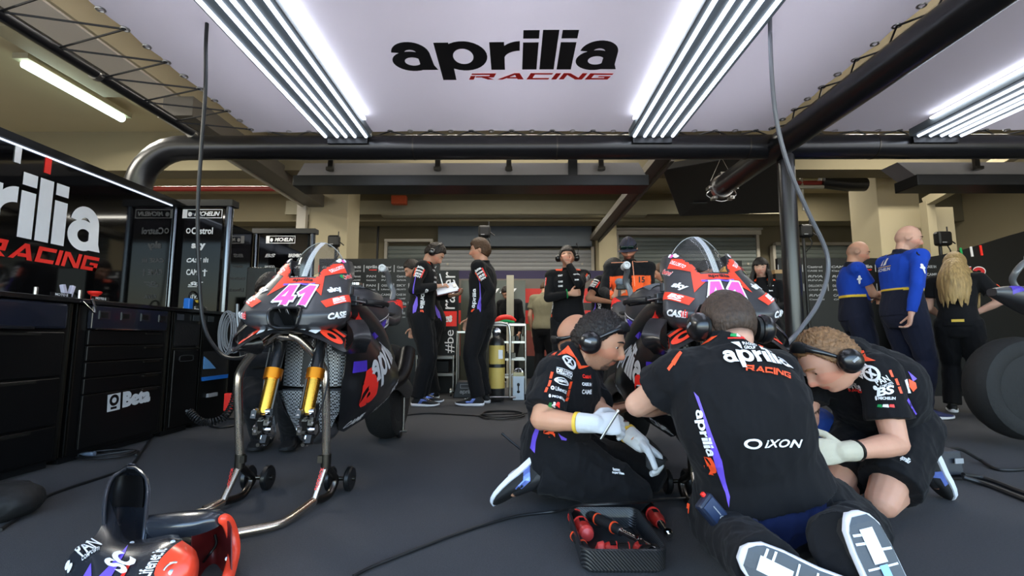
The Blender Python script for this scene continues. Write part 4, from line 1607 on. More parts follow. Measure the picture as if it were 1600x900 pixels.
    for s in (-1, 1):
        decal(mo, ([(0, 0), (.7, 0), (1, .6), (.3, 1), (0, .9)], [(0, 1, 2, 3, 4)]), [tail], (s * .10, 1.36, .95), (0, s, 0), (s, 0, .2), (.14, .09), lift=.002, step=.02)
        decal(mv, SQUARE, [tail], (s * .07, 1.48, .985), (0, s, 0), (s * .6, 0, .8), (.06, .05), lift=.0025, step=.02)
        decal(mw, text2d('SC', .05, .4), [tail], (s * .1, 1.33, .9), (0, s, 0), (s, 0, 0), (.09, .03), lift=.0025, step=.02)
    mo.build('red_panel', RED, tail, smooth=False, label='red panel'); mw.build('lettering', WHITE, tail, smooth=False); mv.build('violet_print', MATS['violet_deep'], tail, smooth=False, label='violet band')
    m = MB(); m.tube(spline([(.03, 1.36, .97), (.03, 1.40, 1.04), (.0, 1.40, 1.10), (-.0, 1.34, 1.16), (-.02, 1.30, 1.185)], 6), [.02] * 25, 12, flat=.8); oc = m.build('onboard_camera', M('cam_grey', (104, 106, 108), .3, metal=.3), R)
    m = MB(); m.tube([(-.02, 1.335, 1.19), (-.02, 1.265, 1.195)], .026, 18); m.torus((-.02, 1.263, 1.195), (0, 1, 0), .017, .006, 18, 6); m.build('lens', M('lens_white', (190, 190, 190), .3), oc)
    # ---- rear wheel, swingarm, exhaust
    c = V((0, 1.46, .335))
    m = MB()
    m.lathe([(.21, -.085), (.27, -.10), (.305, -.085), (.325, -.045), (.332, 0), (.325, .045), (.305, .085), (.27, .10), (.21, .085), (.20, 0), (.21, -.085)], c, (1, 0, 0), 40, cap=False)
    rw = m.build('rear_wheel', M('tyre_warmer_black', (15, 15, 16), .75, bump=.3, bscale=40), R)
    m = MB(); m.torus(c, (1, 0, 0), .2, .02, 36, 8, flat=3); m.tube([c - V((.07, 0, 0)), c + V((.07, 0, 0))], .04, 16)
    for k in range(6):
        a = 2 * pi * k / 6
        m.tube([c, c + V((0, cos(a) * .2, sin(a) * .2))], .014, 8)
    m.build('rim', BLACKM, rw)
    for s in (-1, 1):
        m = MB(); m.lathe([(.215, 0), (.215, .012), (.16, .02), (.05, .024), (.001, .024)], c + V((.075 * s, 0, 0)), (s, 0, 0), 36); m.build('warmer_cover', MATS['tyre_warmer_black'], rw)
    for s in (-1, 1):
        m = MB(); m.tube(spline([(s * .09, .93, .43), (s * .14, 1.15, .43), (s * .135, 1.46, .335)], 6), [.04] * 13, 12, flat=1.5); m.build('swingarm', CARB, R)
    m = MB(); m.tube(spline([(.1, .85, .4), (.17, 1.1, .45), (.17, 1.3, .62)], 6), [.04, .04, .04, .04, .04, .042, .044, .046, .048, .05, .05, .05, .05], 16); m.build('exhaust', SATINB, R)
    return R


bike = make_bike()
LOC1 = (-.9, 2.0, 0)
bike.location = LOC1
bike2 = copy_tree(bike)
bike2.location = (.80, 1.88, 0)
bike2.rotation_euler = (0, 0, radians(1))
bike3 = copy_tree(bike)
bike3.location = (4.76, 3.15, .05)
bike3.rotation_euler = (0, 0, radians(90))
Tag(bike, 'black racing motorcycle with pink 41 and no front wheel, on the stand at the left', group='racing motorcycles')
Tag(bike2, 'black racing motorcycle with pink 41 behind the kneeling mechanics', group='racing motorcycles')
Tag(bike3, 'black racing motorcycle cut by the right edge, tail towards the blonde woman', group='racing motorcycles')


# ---------------------------------------------------------------- front paddock stand, built where it stands under the left motorcycle
def make_stand():
    T = thing('paddock_stand', 'titanium coloured front stand holding the left motorcycle by its steering head', 'bike stand', (-1.0, 2.1, 0))
    r = .0175
    def P(px, py, Y): return at(px, py, Y=Y)
    Lb, Rb = V((-1.19, 2.12, .175)), V((-.815, 2.12, .175))
    Lk, Rk = V((-1.195, 2.08, .55)), V((-.815, 2.08, .555))
    m = MB(); m.tube(spline([Lb, (-1.195, 2.1, .36), Lk + V((0, 0, -.05)), Lk + V((.012, -.004, .02)), V((-1.11, 2.04, .645)), V((-1.0, 1.99, .715)), V((-.965, 1.98, .73))], 6), r, 14); m.build('upright', M('titanium', (222, 210, 194), .26, metal=1., bump=.02), T)
    m = MB(); m.tube(spline([Rb, (-.815, 2.1, .36), Rk + V((0, 0, -.05)), Rk + V((-.012, -.004, .02)), V((-.85, 2.02, .64)), V((-.895, 1.985, .70)), V((-.93, 1.98, .72))], 6), r, 14); m.build('upright', MATS['titanium'], T)
    m = MB(); m.tube([(-.985, 1.99, .715), (-.90, 1.985, .705)], .018, 14); m.tube([(-.935, 1.985, .71), (-.9, 2.0, .76)], .014, 12); m.build('head_pin', MATS['titanium'], T)
    for s, b, wl in ((-1, Lb, V((-1.20, 2.30, .055))), (1, Rb, V((-.81, 2.285, .055)))):
        m = MB(); m.tube([b + V((0, 0, .03)), b + V((0, 0, -.03))], .021, 14); m.box(b + V((s * -.02, -.01, .01)), (.02, .02, .03)); m.build('joint_sleeve', DKSTEEL, T)
        f = at(347, 785, Z=.03) if s < 0 else at(490, 783, Z=.03)
        m = MB(); m.tube([b + V((0, 0, -.02)), f], .014, 12); m.build('brace', MATS['titanium'], T)
        e = at(318, 797, Z=.02)
        back = spline([b + V((0, 0, -.02)), b + V((0, .07, -.07)), wl + V((0, -.06, .01)), f.lerp(wl, .55) + V((0, 0, -.03)), f], 6)
        m = MB(); m.tube(back, .016, 12); m.build('rear_tube', M('stand_dark', (92, 86, 80), .3, metal=1.), T)
        for dx in (-.045, .045):
            w = MB(); c = wl + V((dx, 0, 0)); w.lathe([(.02, -.014), (.048, -.014), (.055, -.008), (.055, .008), (.048, .014), (.02, .014)], c, (1, 0, 0), 24); wh = w.build('wheel', M('wheel_black', (18, 18, 19), .35), T)
            w = MB(); w.tube([c - V((.018, 0, 0)), c + V((.018, 0, 0))], .008, 10); w.build('hub', RED if s > 0 else STEEL, wh)
        m = MB(); m.tube([wl - V((.07, 0, 0)), wl + V((.07, 0, 0))], .009, 10); m.build('axle', DKSTEEL, T)
        m = MB(); decal(m, text2d('PADDOCK', .03), None, b.lerp(f, .45) + V((0, -.015, .004)), b - f, (0.3 * s, -1, .3), (.09, .013)); m.build('lettering', RED, T, smooth=False, label='red print')
    e = at(318, 797, Z=.02); f = at(347, 785, Z=.03)
    m = MB(); m.tube([f, e], .017, 14); m.build('handle_socket', MATS['stand_dark'], T)
    f2 = at(490, 783, Z=.03)
    hp = [f2, at(450, 812, Z=.02), at(425, 822, Z=.02), at(370, 833, Z=.02), at(322, 842, Z=.02), at(285, 832, Z=.02), at(300, 806, Z=.02), at(325, 798, Z=.025), f]
    m = MB(); m.tube(spline(hp, 6), .0165, 14); m.build('floor_handle', MATS['titanium'], T)
    return T


stand = make_stand()
st2 = copy_tree(stand)
st2.location = (stand.location.x + 1.945, stand.location.y - .05, 0)
st2['label'] = 'front stand under the motorcycle behind the kneeling mechanics'
T = thing('rear_stand', 'small silver rear stand with twin rollers behind the left motorcycle', 'bike stand', (-.82, 3.5, 0))
for dx, px in ((0, 620), (.07, 632)):
    for z in (0,):
        a, b = at(px, 602 + (px - 620) * .6, Y=3.45), at(px - 2, 672, Y=3.45)
        m = MB(); m.tube([a, b], .011, 12); m.build('upright', STEEL, T)
for px in (607, 622):
    c = at(px + 2, 674, Y=3.46); c.z = .045
    m = MB(); m.lathe([(.015, -.012), (.04, -.012), (.045, 0), (.04, .012), (.015, .012)], c, (1, 0, 0), 20); wh = m.build('wheel', MATS['wheel_black'], T)
    m = MB(); m.torus(c, (1, 0, 0), .028, .004, 18, 6); m.build('wheel_ring', RED, wh, label='red ring')
m = MB(); m.tube([at(604, 674, Y=3.46), at(636, 674, Y=3.46)], .008, 8); m.build('axle', STEEL, T)
# ================================================================ tool cabinets along the left side
KBLK = M('cabinet_black', (8, 8, 9), .34, spec=.35)
CX0, CXF = -3.1, -2.5


def cab_edge(y, z0, z1, d=0.004):
    return (CXF - d, y, z0), (CXF + d, y + .004, z1)


def cabinet(y0, y1, label, doors=0, drawers=0, group='black tool cabinets'):
    t = thing('tool_cabinet', label, 'cabinet', (-2.8, (y0 + y1) / 2, 0), group)
    m = MB(); m.box2((CX0, y0, .04), (CXF - .02, y1, .905)); m.build('body', KBLK, t, smooth=False, bev=.004)
    m = MB(); m.box2((CX0 + .04, y0 + .02, 0), (CXF - .06, y1 - .02, .04)); m.build('plinth', BLACKM, t, smooth=False)
    for y in (y0 + .004, y1 - .012):
        m = MB(); m.box2((CXF - .022, y, .05), (CXF - .012, y + .008, .9)); m.build('edge_trim', DKSTEEL, t, smooth=False)
    return t


# first cabinet: wide drawers
t = cabinet(.6, 2.69, 'wide black drawer cabinet at the left edge, nearest to the bodywork on the floor')
m = MB(); m.box2((CXF - .02, .64, .755), (CXF + .012, 2.64, .90)); d = m.build('drawer', M('drawer_blue_black', (22, 26, 38), .22, coat=.4), t, smooth=False, bev=.02)
m = MB(); m.box2((CXF + .010, .64, .752), (CXF + .02, 2.45, .764)); m.build('handle', CHROME, d, smooth=False)
for z0, z1 in ((.5, .74), (.24, .49), (.06, .23)):
    m = MB(); m.box2((CXF - .02, .64, z0), (CXF, 2.64, z1)); d = m.build('drawer', KBLK, t, smooth=False, bev=.006)
    m = MB(); m.box2((CXF - .002, 1.2, z1 - .02), (CXF + .008, 2.5, z1 - .008)); m.build('handle', M('handle_dark', (64, 62, 58), .35, metal=.8), d, smooth=False)
# second cabinet: narrow drawers and the maker's sign
t = cabinet(2.72, 3.46, 'black drawer cabinet with white lettering low on its front')
BL = [.90, .755, .66, .565, .47, .375, .06]
for i in range(6):
    m = MB(); m.box2((CXF - .02, 2.79, BL[i + 1] + .006), (CXF + (.012 if i == 0 else 0), 3.40, BL[i])); d = m.build('drawer', MATS['drawer_blue_black'] if i == 0 else KBLK, t, smooth=False, bev=.005)
    m = MB()
    if i == 0: m.box2((CXF + .01, 2.82, .758), (CXF + .02, 3.40, .766))
    else: m.box2((CXF - .002, 3.22, BL[i] - .022), (CXF + .008, 3.36, BL[i] - .012))
    m.build('handle', CHROME if i == 0 else DKSTEEL, d, smooth=False)
    if i == 0:
        for y in (2.87, 3.03, 3.19, 3.35):
            m = MB(); m.box((CXF + .014, y, .845), (.006, .075, .05)); m.build('latch', M('latch_steel', (120, 124, 130), .25, metal=1.), d, smooth=False)
            m = MB(); m.box((CXF + .018, y - .01, .845), (.006, .05, .032)); m.build('latch_hole', SATINB, d, smooth=False)
m = MB()
BETA = stack2((SQUARE, 0, 0, .28, 1), (txt('Beta', .07), .33, .04, .67, .96))
decal(m, BETA, None, (CXF + .001, 3.13, .315), (0, 1, .05), (1, 0, 0), (.345, .105), lift=.002); m.build('lettering', M('beta_white', (206, 210, 214), .5), t, smooth=False)
m = MB()
decal(m, ringshape(.26), None, (CXF + .001, 3.005, .322), (0, 1, .05), (1, 0, 0), (.07, .07), lift=.004); decal(m, SQUARE, None, (CXF + .001, 3.005, .275), (0, 1, .05), (1, 0, 0), (.045, .014), lift=.004); m.build('emblem', SATINB, t, smooth=False, label='dark spanner emblem')
# third: waste unit with slot
t = cabinet(3.49, 3.80, 'narrow black cabinet with a slot handle in its door')
m = MB(); m.box2((CXF - .02, 3.51, .06), (CXF, 3.78, .62)); d = m.build('door', KBLK, t, smooth=False, bev=.005)
m = MB(); m.tube(spline([(CXF + .003, 3.58, .575), (CXF + .003, 3.70, .575), (CXF + .003, 3.715, .555), (CXF + .003, 3.70, .535), (CXF + .003, 3.58, .535), (CXF + .003, 3.565, .555)], 4, True), .004, 6, closed=True); m.build('slot_rim', M('slot_grey', (70, 72, 74), .3, metal=.7), d)
m = MB(); m.box2((CXF - .02, 3.51, .65), (CXF - .004, 3.78, .82)); m.build('vent_panel', M('vent_black', (9, 9, 10), .6, bump=.3), t, smooth=False)
m = MB(); m.box2((CXF - .02, 3.51, .625), (CXF + .006, 3.78, .635)); m.build('ledge', DKSTEEL, t, smooth=False)
for y in (3.56, 3.74):
    m = MB(); m.box((CXF - .012, y, .865), (.006, .075, .045)); m.build('latch', MATS['latch_steel'], t, smooth=False)
# fourth: open shelf unit
t = cabinet(3.83, 4.22, 'black cabinet with an open shelf of blue things')
m = MB(); m.box2((CXF - .021, 3.86, .36), (CXF - .017, 4.19, .60)); m.build('niche', M('duct_black', (4, 4, 5), .8), t, smooth=False)
m = MB(); m.box2((CXF - .02, 3.86, .365), (CXF + .0, 4.19, .395)); m.build('shelf_edge', BLUE, t, smooth=False, label='blue shelf edge')
m = MB(); m.box((CXF - .01, 4.0, .24), (.02, .12, .03)); m.build('label_plate', GREYP, t, smooth=False)
for y in (3.92, 4.12):
    m = MB(); m.box((CXF - .012, y, .865), (.006, .075, .045)); m.build('latch', MATS['latch_steel'], t, smooth=False)
m = MB(); m.prism([V((CXF - .01, 3.87, .46)), V((CXF - .01, 4.03, .455)), V((CXF - .01, 3.94, .52)), V((CXF - .01, 3.87, .56))], (-.1, 0, 0), (0, 0, 0))
Tag(m.build('blue_folder', M('pale_blue', (96, 150, 205), .4), smooth=False), 'pale blue folder leaning on the open cabinet shelf', 'folder')
m = MB(); m.box2((CXF - .62, .58, .905), (CXF + .02, 4.25, .932)); Tag(m.build('worktop', M('worktop_black', (15, 15, 16), .25, coat=.3), smooth=False, bev=.004), 'long black worktop over the tool cabinets', 'worktop')
WT = .933


def on_top(px, py, X=-2.56):
    p = at(px, py, X=X)
    return V((X, p.y, WT))


p = on_top(148, 460)
m = MB(); m.lathe([(.018, 0), (.018, .03), (.022, .035), (.03, .04), (.036, .05), (.036, .055), (.03, .058)], p, (0, 0, 1), 24); Tag(m.build('stop_button', RED), 'red mushroom-shaped knob standing on the worktop', 'knob')
t = thing('phone_holder', 'small pale V-shaped holder on the worktop', 'holder', on_top(106, 454))
p = on_top(106, 454)
for s in (-1, 1):
    m = MB(); m.bar(p + V((0, s * .01, 0)), p + V((0, s * .032 - .004, .075)), .02, .022, ref=(1, 0, 0)); m.build('arm', M('pale_plastic', (196, 190, 206), .4), t, smooth=False, bev=.003)
m = MB(); m.box(p + V((0, 0, .004)), (.04, .05, .008)); m.build('base', BLACKM, t, smooth=False)
for px, lab in ((84, 'white name strip on the worktop edge, nearer one'), (147, 'white name strip on the worktop edge below the red knob')):
    p = on_top(px, 462); t = thing('name_strip', lab, 'name strip', p)
    m = MB(); m.box(p + V((.04, 0, .012)), (.006, .12, .024)); m.build('strip', SATINB, t, smooth=False)
    m = MB(); decal(m, txt('MOTO E', .02), None, p + V((.043, 0, .013)), (0, 1, 0), (1, 0, 0), (.075, .014), lift=.001); m.build('lettering', WHITE, t, smooth=False)
for px, h, lab in ((47, .04, 'grey pin at the left on the worktop'), (117, .05, 'grey pin by the phone holder on the worktop')):
    p = on_top(px, 455); m = MB(); m.lathe([(.01, 0), (.01, h), (.006, h + .004)], p + V((.03, 0, 0)), (0, 0, 1), 12); Tag(m.build('steel_pin', STEEL), lab, 'pin')
# cordless tool on the worktop below the sponsor panel
p = on_top(298, 478, -2.62)
t = thing('cordless_tool', 'blue and black cordless tool lying on the worktop below the sponsor panel', 'tool', p)
m = MB(); m.box(p + V((0, -.03, .05)), (.05, .05, .09)); m.build('battery', BLUE, t, smooth=False, bev=.008, label='blue battery')
m = MB(); m.tube(spline([p + V((0, 0, .03)), p + V((0, .05, .07)), p + V((0, .1, .05))], 5), .022, 12); m.build('tool_body', SATINB, t)
m = MB(); m.box(p + V((.02, .06, .075)), (.02, .06, .02)); m.build('yellow_label', YELLOW, t, smooth=False, label='yellow label')
m = MB(); m.box(p + V((.02, .1, .03)), (.05, .07, .02), rotm('X', -.3)); m.build('steel_head', STEEL, t, smooth=False, bev=.004)
m = MB(); m.tube(spline([p + V((0, -.03, .1)), p + V((0, .0, .15)), p + V((0, .06, .14)), p + V((0, .1, .08))], 6), .008, 8); m.build('lead', BLACKT, t)
m = MB(); a = at(144, 467, X=-2.475); m.tube(spline([a, a + V((.0, .02, -.04)), a + V((0, .03, -.08))], 5), .006, 8); m.tube([a + V((0, -.06, -.02)), a + V((0, .02, -.08))], .005, 8)
Tag(m.build('hanging_clip', CHROME), 'bright wire clip hanging from the worktop edge between two cabinets', 'clip')


# ================================================================ cables
def cable(name, pts, r, label, cat='cable', m_=BLACKT, k=8, **kw):
    m = MB(); m.tube(spline(pts, k), r, 8)
    return Tag(m.build(name, m_, **kw), label, cat)


cable('hanging_cable', [at(328, -20, Y=2.75), at(322, 60, Y=2.75), at(321, 140, Y=2.75), at(314, 240, Y=2.78), at(309, 330, Y=2.8), at(311, 430, Y=2.82), at(319, 510, Y=2.82), at(345, 552, Y=2.75), at(372, 560, Y=2.6), at(405, 548, Y=2.35)], .011, 'black cable hanging from the ceiling beside the left sponsor panel')
m_ = M('hose_grey', (96, 98, 104), .35)
cable('hanging_cable', [at(1203, -20, Y=2.7), at(1204, 80, Y=2.7), at(1212, 180, Y=2.72), at(1232, 260, Y=2.75), at(1262, 330, Y=2.8), at(1290, 390, Y=2.85), at(1293, 430, Y=2.85), at(1278, 475, Y=2.8), at(1250, 515, Y=2.7), at(1232, 535, Y=2.6), at(1226, 548, Y=2.4)], .0125, 'grey hose hanging from the ceiling in a long curve past the black column', m_=m_)
cable('floor_cable', [at(0, 828, Z=.008), at(40, 800, Z=.008), at(60, 782, Z=.008), at(100, 765, Z=.008), at(170, 742, Z=.008), at(205, 728, Z=.008), at(222, 705, Z=.008), at(245, 675, Z=.01), at(275, 652, Z=.03), at(295, 640, Z=.06)], .007, 'thin black cable winding along the floor in front of the cabinets')
lp = []
for i in range(20):
    a = 2 * pi * i / 9
    lp.append(at(168, 712, Z=.008) + V((.17 * cos(a) * (1 - .012 * i), .12 * sin(a) * (1 - .012 * i), .004 + .0007 * i)))
t = thing('plug_lead', 'coiled lead with a grey plug lying before the cabinets', 'cable', at(133, 712, Z=0))
m = MB(); m.tube(spline(lp + [at(150, 712, Z=.015)], 4), .006, 8); m.build('lead', BLACKT, t)
p = at(134, 711, Z=.02); m = MB(); m.bar(p + V((-.05, .0, 0)), p + V((.045, .01, 0)), .04, .035); m.build('plug', M('plug_grey', (96, 108, 124), .3), t, smooth=False, bev=.01)
cable('floor_cable', [at(552, 900, Z=.008), at(580, 886, Z=.008), at(640, 862, Z=.008), at(720, 832, Z=.008), at(800, 808, Z=.008), at(860, 800, Z=.01), at(885, 796, Z=.05), at(905, 790, Z=.10), at(940, 788, Z=.12), at(985, 786, Z=.11), at(1040, 780, Z=.04), at(1110, 777, Z=.01), at(1150, 776, Z=.01)], .0055, 'thin black cable on the floor leading over the back of the tool tray')
lp = [at(590, 655, Z=.01), at(660, 646, Z=.008), at(720, 648, Z=.008), at(752, 650, Z=.008)]
for i in range(18):
    a = pi + 2 * pi * i / 8
    lp.append(at(785, 650, Z=.008) + V((.21 * cos(a) * (1 - .01 * i), .2 * sin(a) * (1 - .01 * i), .004 + .0015 * i)))
cable('floor_cable', lp + [at(830, 645, Z=.01)], .007, 'coiled black cable on the floor behind the kneeling mechanic', k=5)
# hose bundle and coiled hose between cabinets and the left motorcycle
t = thing('cable_bundle', 'looped bundle of grey cables hanging at the end of the cabinets', 'cable', at(355, 510, Y=3.9))
rnd = random.Random(5)
for i in range(9):
    c = at(357, 520, Y=3.85)
    m = MB(); rx, rz = .045 + .012 * rnd.random() + .004 * i, .14 + .04 * rnd.random()
    m.tube([c + V((rx * cos(a) + .008 * i - .03, .02 * i * .3, rz * sin(a))) for a in np.linspace(0, 2 * pi, 25)[:-1]], .0055, 6, closed=True)
    m.build('loop', M('bundle_grey', (130, 132, 136), .4), t)
m = MB(); m.tube(spline([at(371, 475, Y=3.6), at(371, 500, Y=3.6), at(376, 540, Y=3.6), at(377, 560, Y=3.6)], 5), .012, 8); m.build('connector', M('connector_grey', (110, 112, 116), .3, metal=.5), t)
hx = spline([at(372, 580, Y=3.3), at(370, 605, Y=3.25), at(364, 630, Y=3.2), at(350, 652, Y=3.1), at(325, 660, Y=3.05), at(308, 655, Y=3.0), at(295, 642, Y=3.0)], 40)
hp = []
for i in range(len(hx)):
    d = hx[min(i + 1, len(hx) - 1)] - hx[max(i - 1, 0)]
    s_, u_, _ = frame(d, (0, 1, .1))
    hp.append(hx[i] + (s_ * cos(i * .9) + u_ * sin(i * .9)) * .02)
m = MB(); m.tube(hp, .0055, 5); Tag(m.build('coiled_hose', BLACKT), 'black coiled air hose curving down to the floor by the left motorcycle', 'hose')
cable('floor_cable', [at(292, 642, Y=3.0), at(310, 660, Z=.01), at(340, 668, Z=.01), at(372, 663, Z=.01), at(378, 655, Z=.01), at(350, 654, Z=.01)], .008, 'short black hose end lying on the floor under the coiled hose')
m = MB(); p = at(357, 628, Y=3.6); m.box(p, (.05, .04, .13)); Tag(m.build('red_latch', RED, smooth=False, bev=.005), 'small red latch low beside the coiled hose', 'latch')
t = thing('trolley', 'dark low trolley behind the forks of the left motorcycle', 'trolley', at(420, 640, Z=0))
m = MB(); m.box2(at(400, 640, Y=4.0) - V((0, 0, .1)), at(455, 625, Y=4.5)); m.build('tray', M('trolley_blue', (36, 48, 74), .4), t, smooth=False, bev=.01)
m = MB(); m.box2(at(372, 645, Y=4.2), at(440, 420, Y=4.3)); m.build('back_screen', M('screen_olive', (30, 32, 30), .25), t, smooth=False, bev=.01)

# ================================================================ bodywork lying on the floor, lower left
BW = M('bodywork_black', (40, 43, 50), .24, spec=.55, coat=.5)
BWI = M('bodywork_inside', (22, 20, 21), .5)
FLO = M('bodywork_red', (250, 74, 46), .35, coat=.3)
t = thing('motorcycle_bodywork', 'loose black and orange tail bodywork lying on the floor at the lower left', 'bodywork', at(230, 890, Z=0))


def gridpx(rows, k=4):
    """rows of (px, py, depth) -> smooth grid of points"""
    R = [spline([at(x, y, Y=d) for x, y, d in r], k) for r in rows]
    n = len(R[0])
    cols = [spline([R[i][j] for i in range(len(R))], k) for j in range(n)]
    return [[cols[j][i] for j in range(n)] for i in range(len(cols[0]))]


# tall U-shaped back: concave hood
rows = []
for (xl, xr, yy, yf, yb) in ((166, 222, 856, 1.50, 1.60), (163, 226, 825, 1.52, 1.66), (163, 229, 795, 1.55, 1.70), (167, 231, 768, 1.58, 1.73), (176, 228, 747, 1.62, 1.74), (189, 219, 737, 1.65, 1.73), (199, 211, 731, 1.68, 1.72)):
    rows.append([(xl + (xr - xl) * (.5 - .5 * cos(pi * q / 8)), yy - 5 * sin(pi * q / 8), yf + (yb - yf) * sin(pi * q / 8) ** .6) for q in range(9)])
g = gridpx(rows, 3)
m = MB(); m.sheet(g, .006)
m.build('rear_hood', BW, t, angle=1.2)
m = MB(); m.tube([r[0] for r in g] + [r[-1] for r in g[::-1]], .005, 8); m.build('hood_rim', BW, t)
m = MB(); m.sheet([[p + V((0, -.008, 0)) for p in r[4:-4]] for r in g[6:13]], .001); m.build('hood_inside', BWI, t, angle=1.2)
# front body with the lettering
g = gridpx([
    [(104, 905, 1.36), (112, 868, 1.40), (150, 838, 1.47), (165, 805, 1.58), (168, 770, 1.66)],
    [(130, 925, 1.28), (150, 868, 1.36), (178, 848, 1.42), (186, 842, 1.46), (190, 838, 1.50)],
    [(190, 935, 1.24), (205, 880, 1.31), (215, 856, 1.38), (218, 848, 1.44), (220, 845, 1.47)],
    [(240, 935, 1.24), (250, 880, 1.30), (256, 850, 1.36), (260, 840, 1.42), (262, 838, 1.44)],
    [(292, 930, 1.30), (300, 885, 1.32), (288, 850, 1.36), (280, 842, 1.42), (278, 838, 1.45)]])
m = MB(); m.sheet(g, .004); fb = m.build('front_shell', BW, t, angle=1.3)
# side arm running to the right
g = gridpx([
    [(226, 848, 1.52), (260, 842, 1.50), (300, 838, 1.49), (335, 826, 1.50), (352, 812, 1.53)],
    [(228, 822, 1.52), (262, 822, 1.49), (300, 818, 1.48), (332, 808, 1.50), (355, 806, 1.54)],
    [(230, 806, 1.56), (262, 802, 1.54), (300, 798, 1.53), (340, 796, 1.54), (358, 802, 1.57)],
    [(232, 806, 1.66), (262, 802, 1.64), (300, 799, 1.63), (340, 798, 1.63), (358, 806, 1.64)]])
m = MB(); m.sheet(g, .004); m.build('side_arm', BW, t, angle=1.3)
# red-edged arch at the right end
rows = []
for x, y0, f in ((300, 836, 0), (312, 832, .5), (324, 826, .85), (336, 818, 1), (346, 812, .8), (356, 815, .35), (361, 824, 0)):
    rows.append([(x, y0 + (908 - y0) * q / 6, 1.44 + .05 * (1 - q / 6) + .12 * f * sin(pi * (q + .8) / 8)) for q in range(7)])
m = MB(); m.sheet(gridpx(rows, 3), .003); m.build('arch_inside', M('arch_inside_red', (88, 20, 20), .45), t, angle=1.2)
m = MB(); m.tube(spline([at(336, 835, Y=1.56), at(338, 850, Y=1.56), at(328, 865, Y=1.55), at(318, 878, Y=1.52)], 5), .004, 8); m.build('inner_lead', SATINB, t)
ar = spline([at(344, 808, Y=1.5), at(356, 816, Y=1.52), at(364, 838, Y=1.53), at(366, 860, Y=1.52), at(361, 885, Y=1.48), at(354, 908, Y=1.42)], 6)
m = MB(); m.tube(ar, [.006, .010, .012, .013] + [.013] * (len(ar) - 6) + [.012, .009], 10, flat=1.3); m.build('red_edge', FLO, t, label='orange-red edge')
# orange rounded end of the front shell
m = MB()
g = gridpx([
    [(240, 908, 1.27), (248, 880, 1.29), (270, 856, 1.32), (284, 846, 1.36)],
    [(268, 915, 1.25), (276, 890, 1.265), (292, 868, 1.29), (298, 856, 1.34)],
    [(296, 918, 1.29), (302, 895, 1.29), (306, 875, 1.31), (304, 862, 1.36)],
    [(304, 918, 1.36), (308, 895, 1.36), (309, 878, 1.37), (305, 864, 1.40)]])
m.sheet(g, .003); oe = m.build('red_end', FLO, t, angle=1.3, label='orange-red rounded end')
m = MB(); m.torus(at(270, 893, Y=1.265), ray(270, 893), .02, .003, 24, 6, a0=20, a1=250); m.lathe([(.007, -.004), (.007, .003), (.003, .004)], at(268, 894, Y=1.262), -ray(268, 894), 14); m.build('fastener', STEEL, t)
for px, py, Y in ((206, 849, 1.42), (270, 847, 1.36), (358, 838, 1.53), (355, 873, 1.5)):
    m = MB(); m.lathe([(.006, -.002), (.006, .003), (.002, .004)], at(px, py, Y=Y), -ray(px, py), 12); m.build('fastener', STEEL, t)
m = MB(); m.box(at(215, 825, Y=1.66), (.022, .01, .05)); m.build('inner_bracket', SATINB, t, smooth=False, bev=.003)
mw, mv, mr = MB(), MB(), MB()
TB = [fb]
pxdecal(mw, txt('PAN', .02), TB, (121, 864), (151, 847), 15, lift=.003)
pxdecal(mw, txt('COMPOSITI', .02), TB, (130, 875), (156, 858), 4, lift=.003)
pxdecal(mw, stack2((discshape(8), 0, .4, .6, .6), (discshape(8), .4, 0, .6, .6)), TB, (104, 892), (117, 879), 14, lift=.003)
pxdecal(mw, txt('SC', .05, .4), TB, (176, 892), (203, 868), 26, lift=.004)
pxdecal(mw, txt('Lifenet.it', .02), TB, (224, 905), (252, 860), 13, lift=.004)
pxpoly(mv, TB, [(128, 906), (143, 880), (144, 906)], lift=.002)
pxpoly(mv, TB, [(150, 906), (170, 886), (200, 852), (196, 864), (172, 906)], lift=.002)
pxpoly(mr, TB, [(188, 903), (204, 874), (205, 882), (194, 903)], lift=.0025)
mw.build('lettering', WHITE, fb, smooth=False); mv.build('violet_print', PURPLE, fb, smooth=False, label='violet flash'); mr.build('red_print', RED, fb, smooth=False, label='red flash')
# dark bag at the left edge
t = thing('bag', 'soft black bag on the floor at the left edge', 'bag', at(5, 790, Z=0))
m = MB(); m.ell(at(0, 785, Z=.06), (.14, .13, .075)); m.ell(at(-40, 790, Z=.05), (.16, .14, .08)); m.ell(at(26, 775, Z=.06), (.055, .06, .06))
me = remesh(m, .008, 6); wrinkle(me, .006, 9, seed=3); link_mesh('bag_body', me, M('bag_black', (14, 14, 15), .7, bump=.2), t)
m = MB(); m.torus(at(38, 763, Z=.085), (.3, -1, .2), .025, .007, 20, 8); m.build('loop', SATINB, t)
m = MB(); m.box(at(26, 782, Z=.05), (.02, .01, .025)); m.build('tag', GREYP, t, smooth=False)

# ================================================================ tool tray with tools, front centre
TRX0, TRX1, TRY0, TRY1, TRH = .205, .462, 1.50, 1.86, .07
tr = thing('tool_tray', 'black carbon tray with rounded corners on the floor, holding power tools', 'tray', ((TRX0 + TRX1) / 2, (TRY0 + TRY1) / 2, 0))


def rrect(x0, x1, y0, y1, r, z, n=7):
    pts = []
    for cx, cy, a0 in ((x1 - r, y1 - r, 0), (x0 + r, y1 - r, 90), (x0 + r, y0 + r, 180), (x1 - r, y0 + r, 270)):
        pts += [V((cx + r * cos(radians(a0 + 90 * i / n)), cy + r * sin(radians(a0 + 90 * i / n)), z)) for i in range(n + 1)]
    return pts


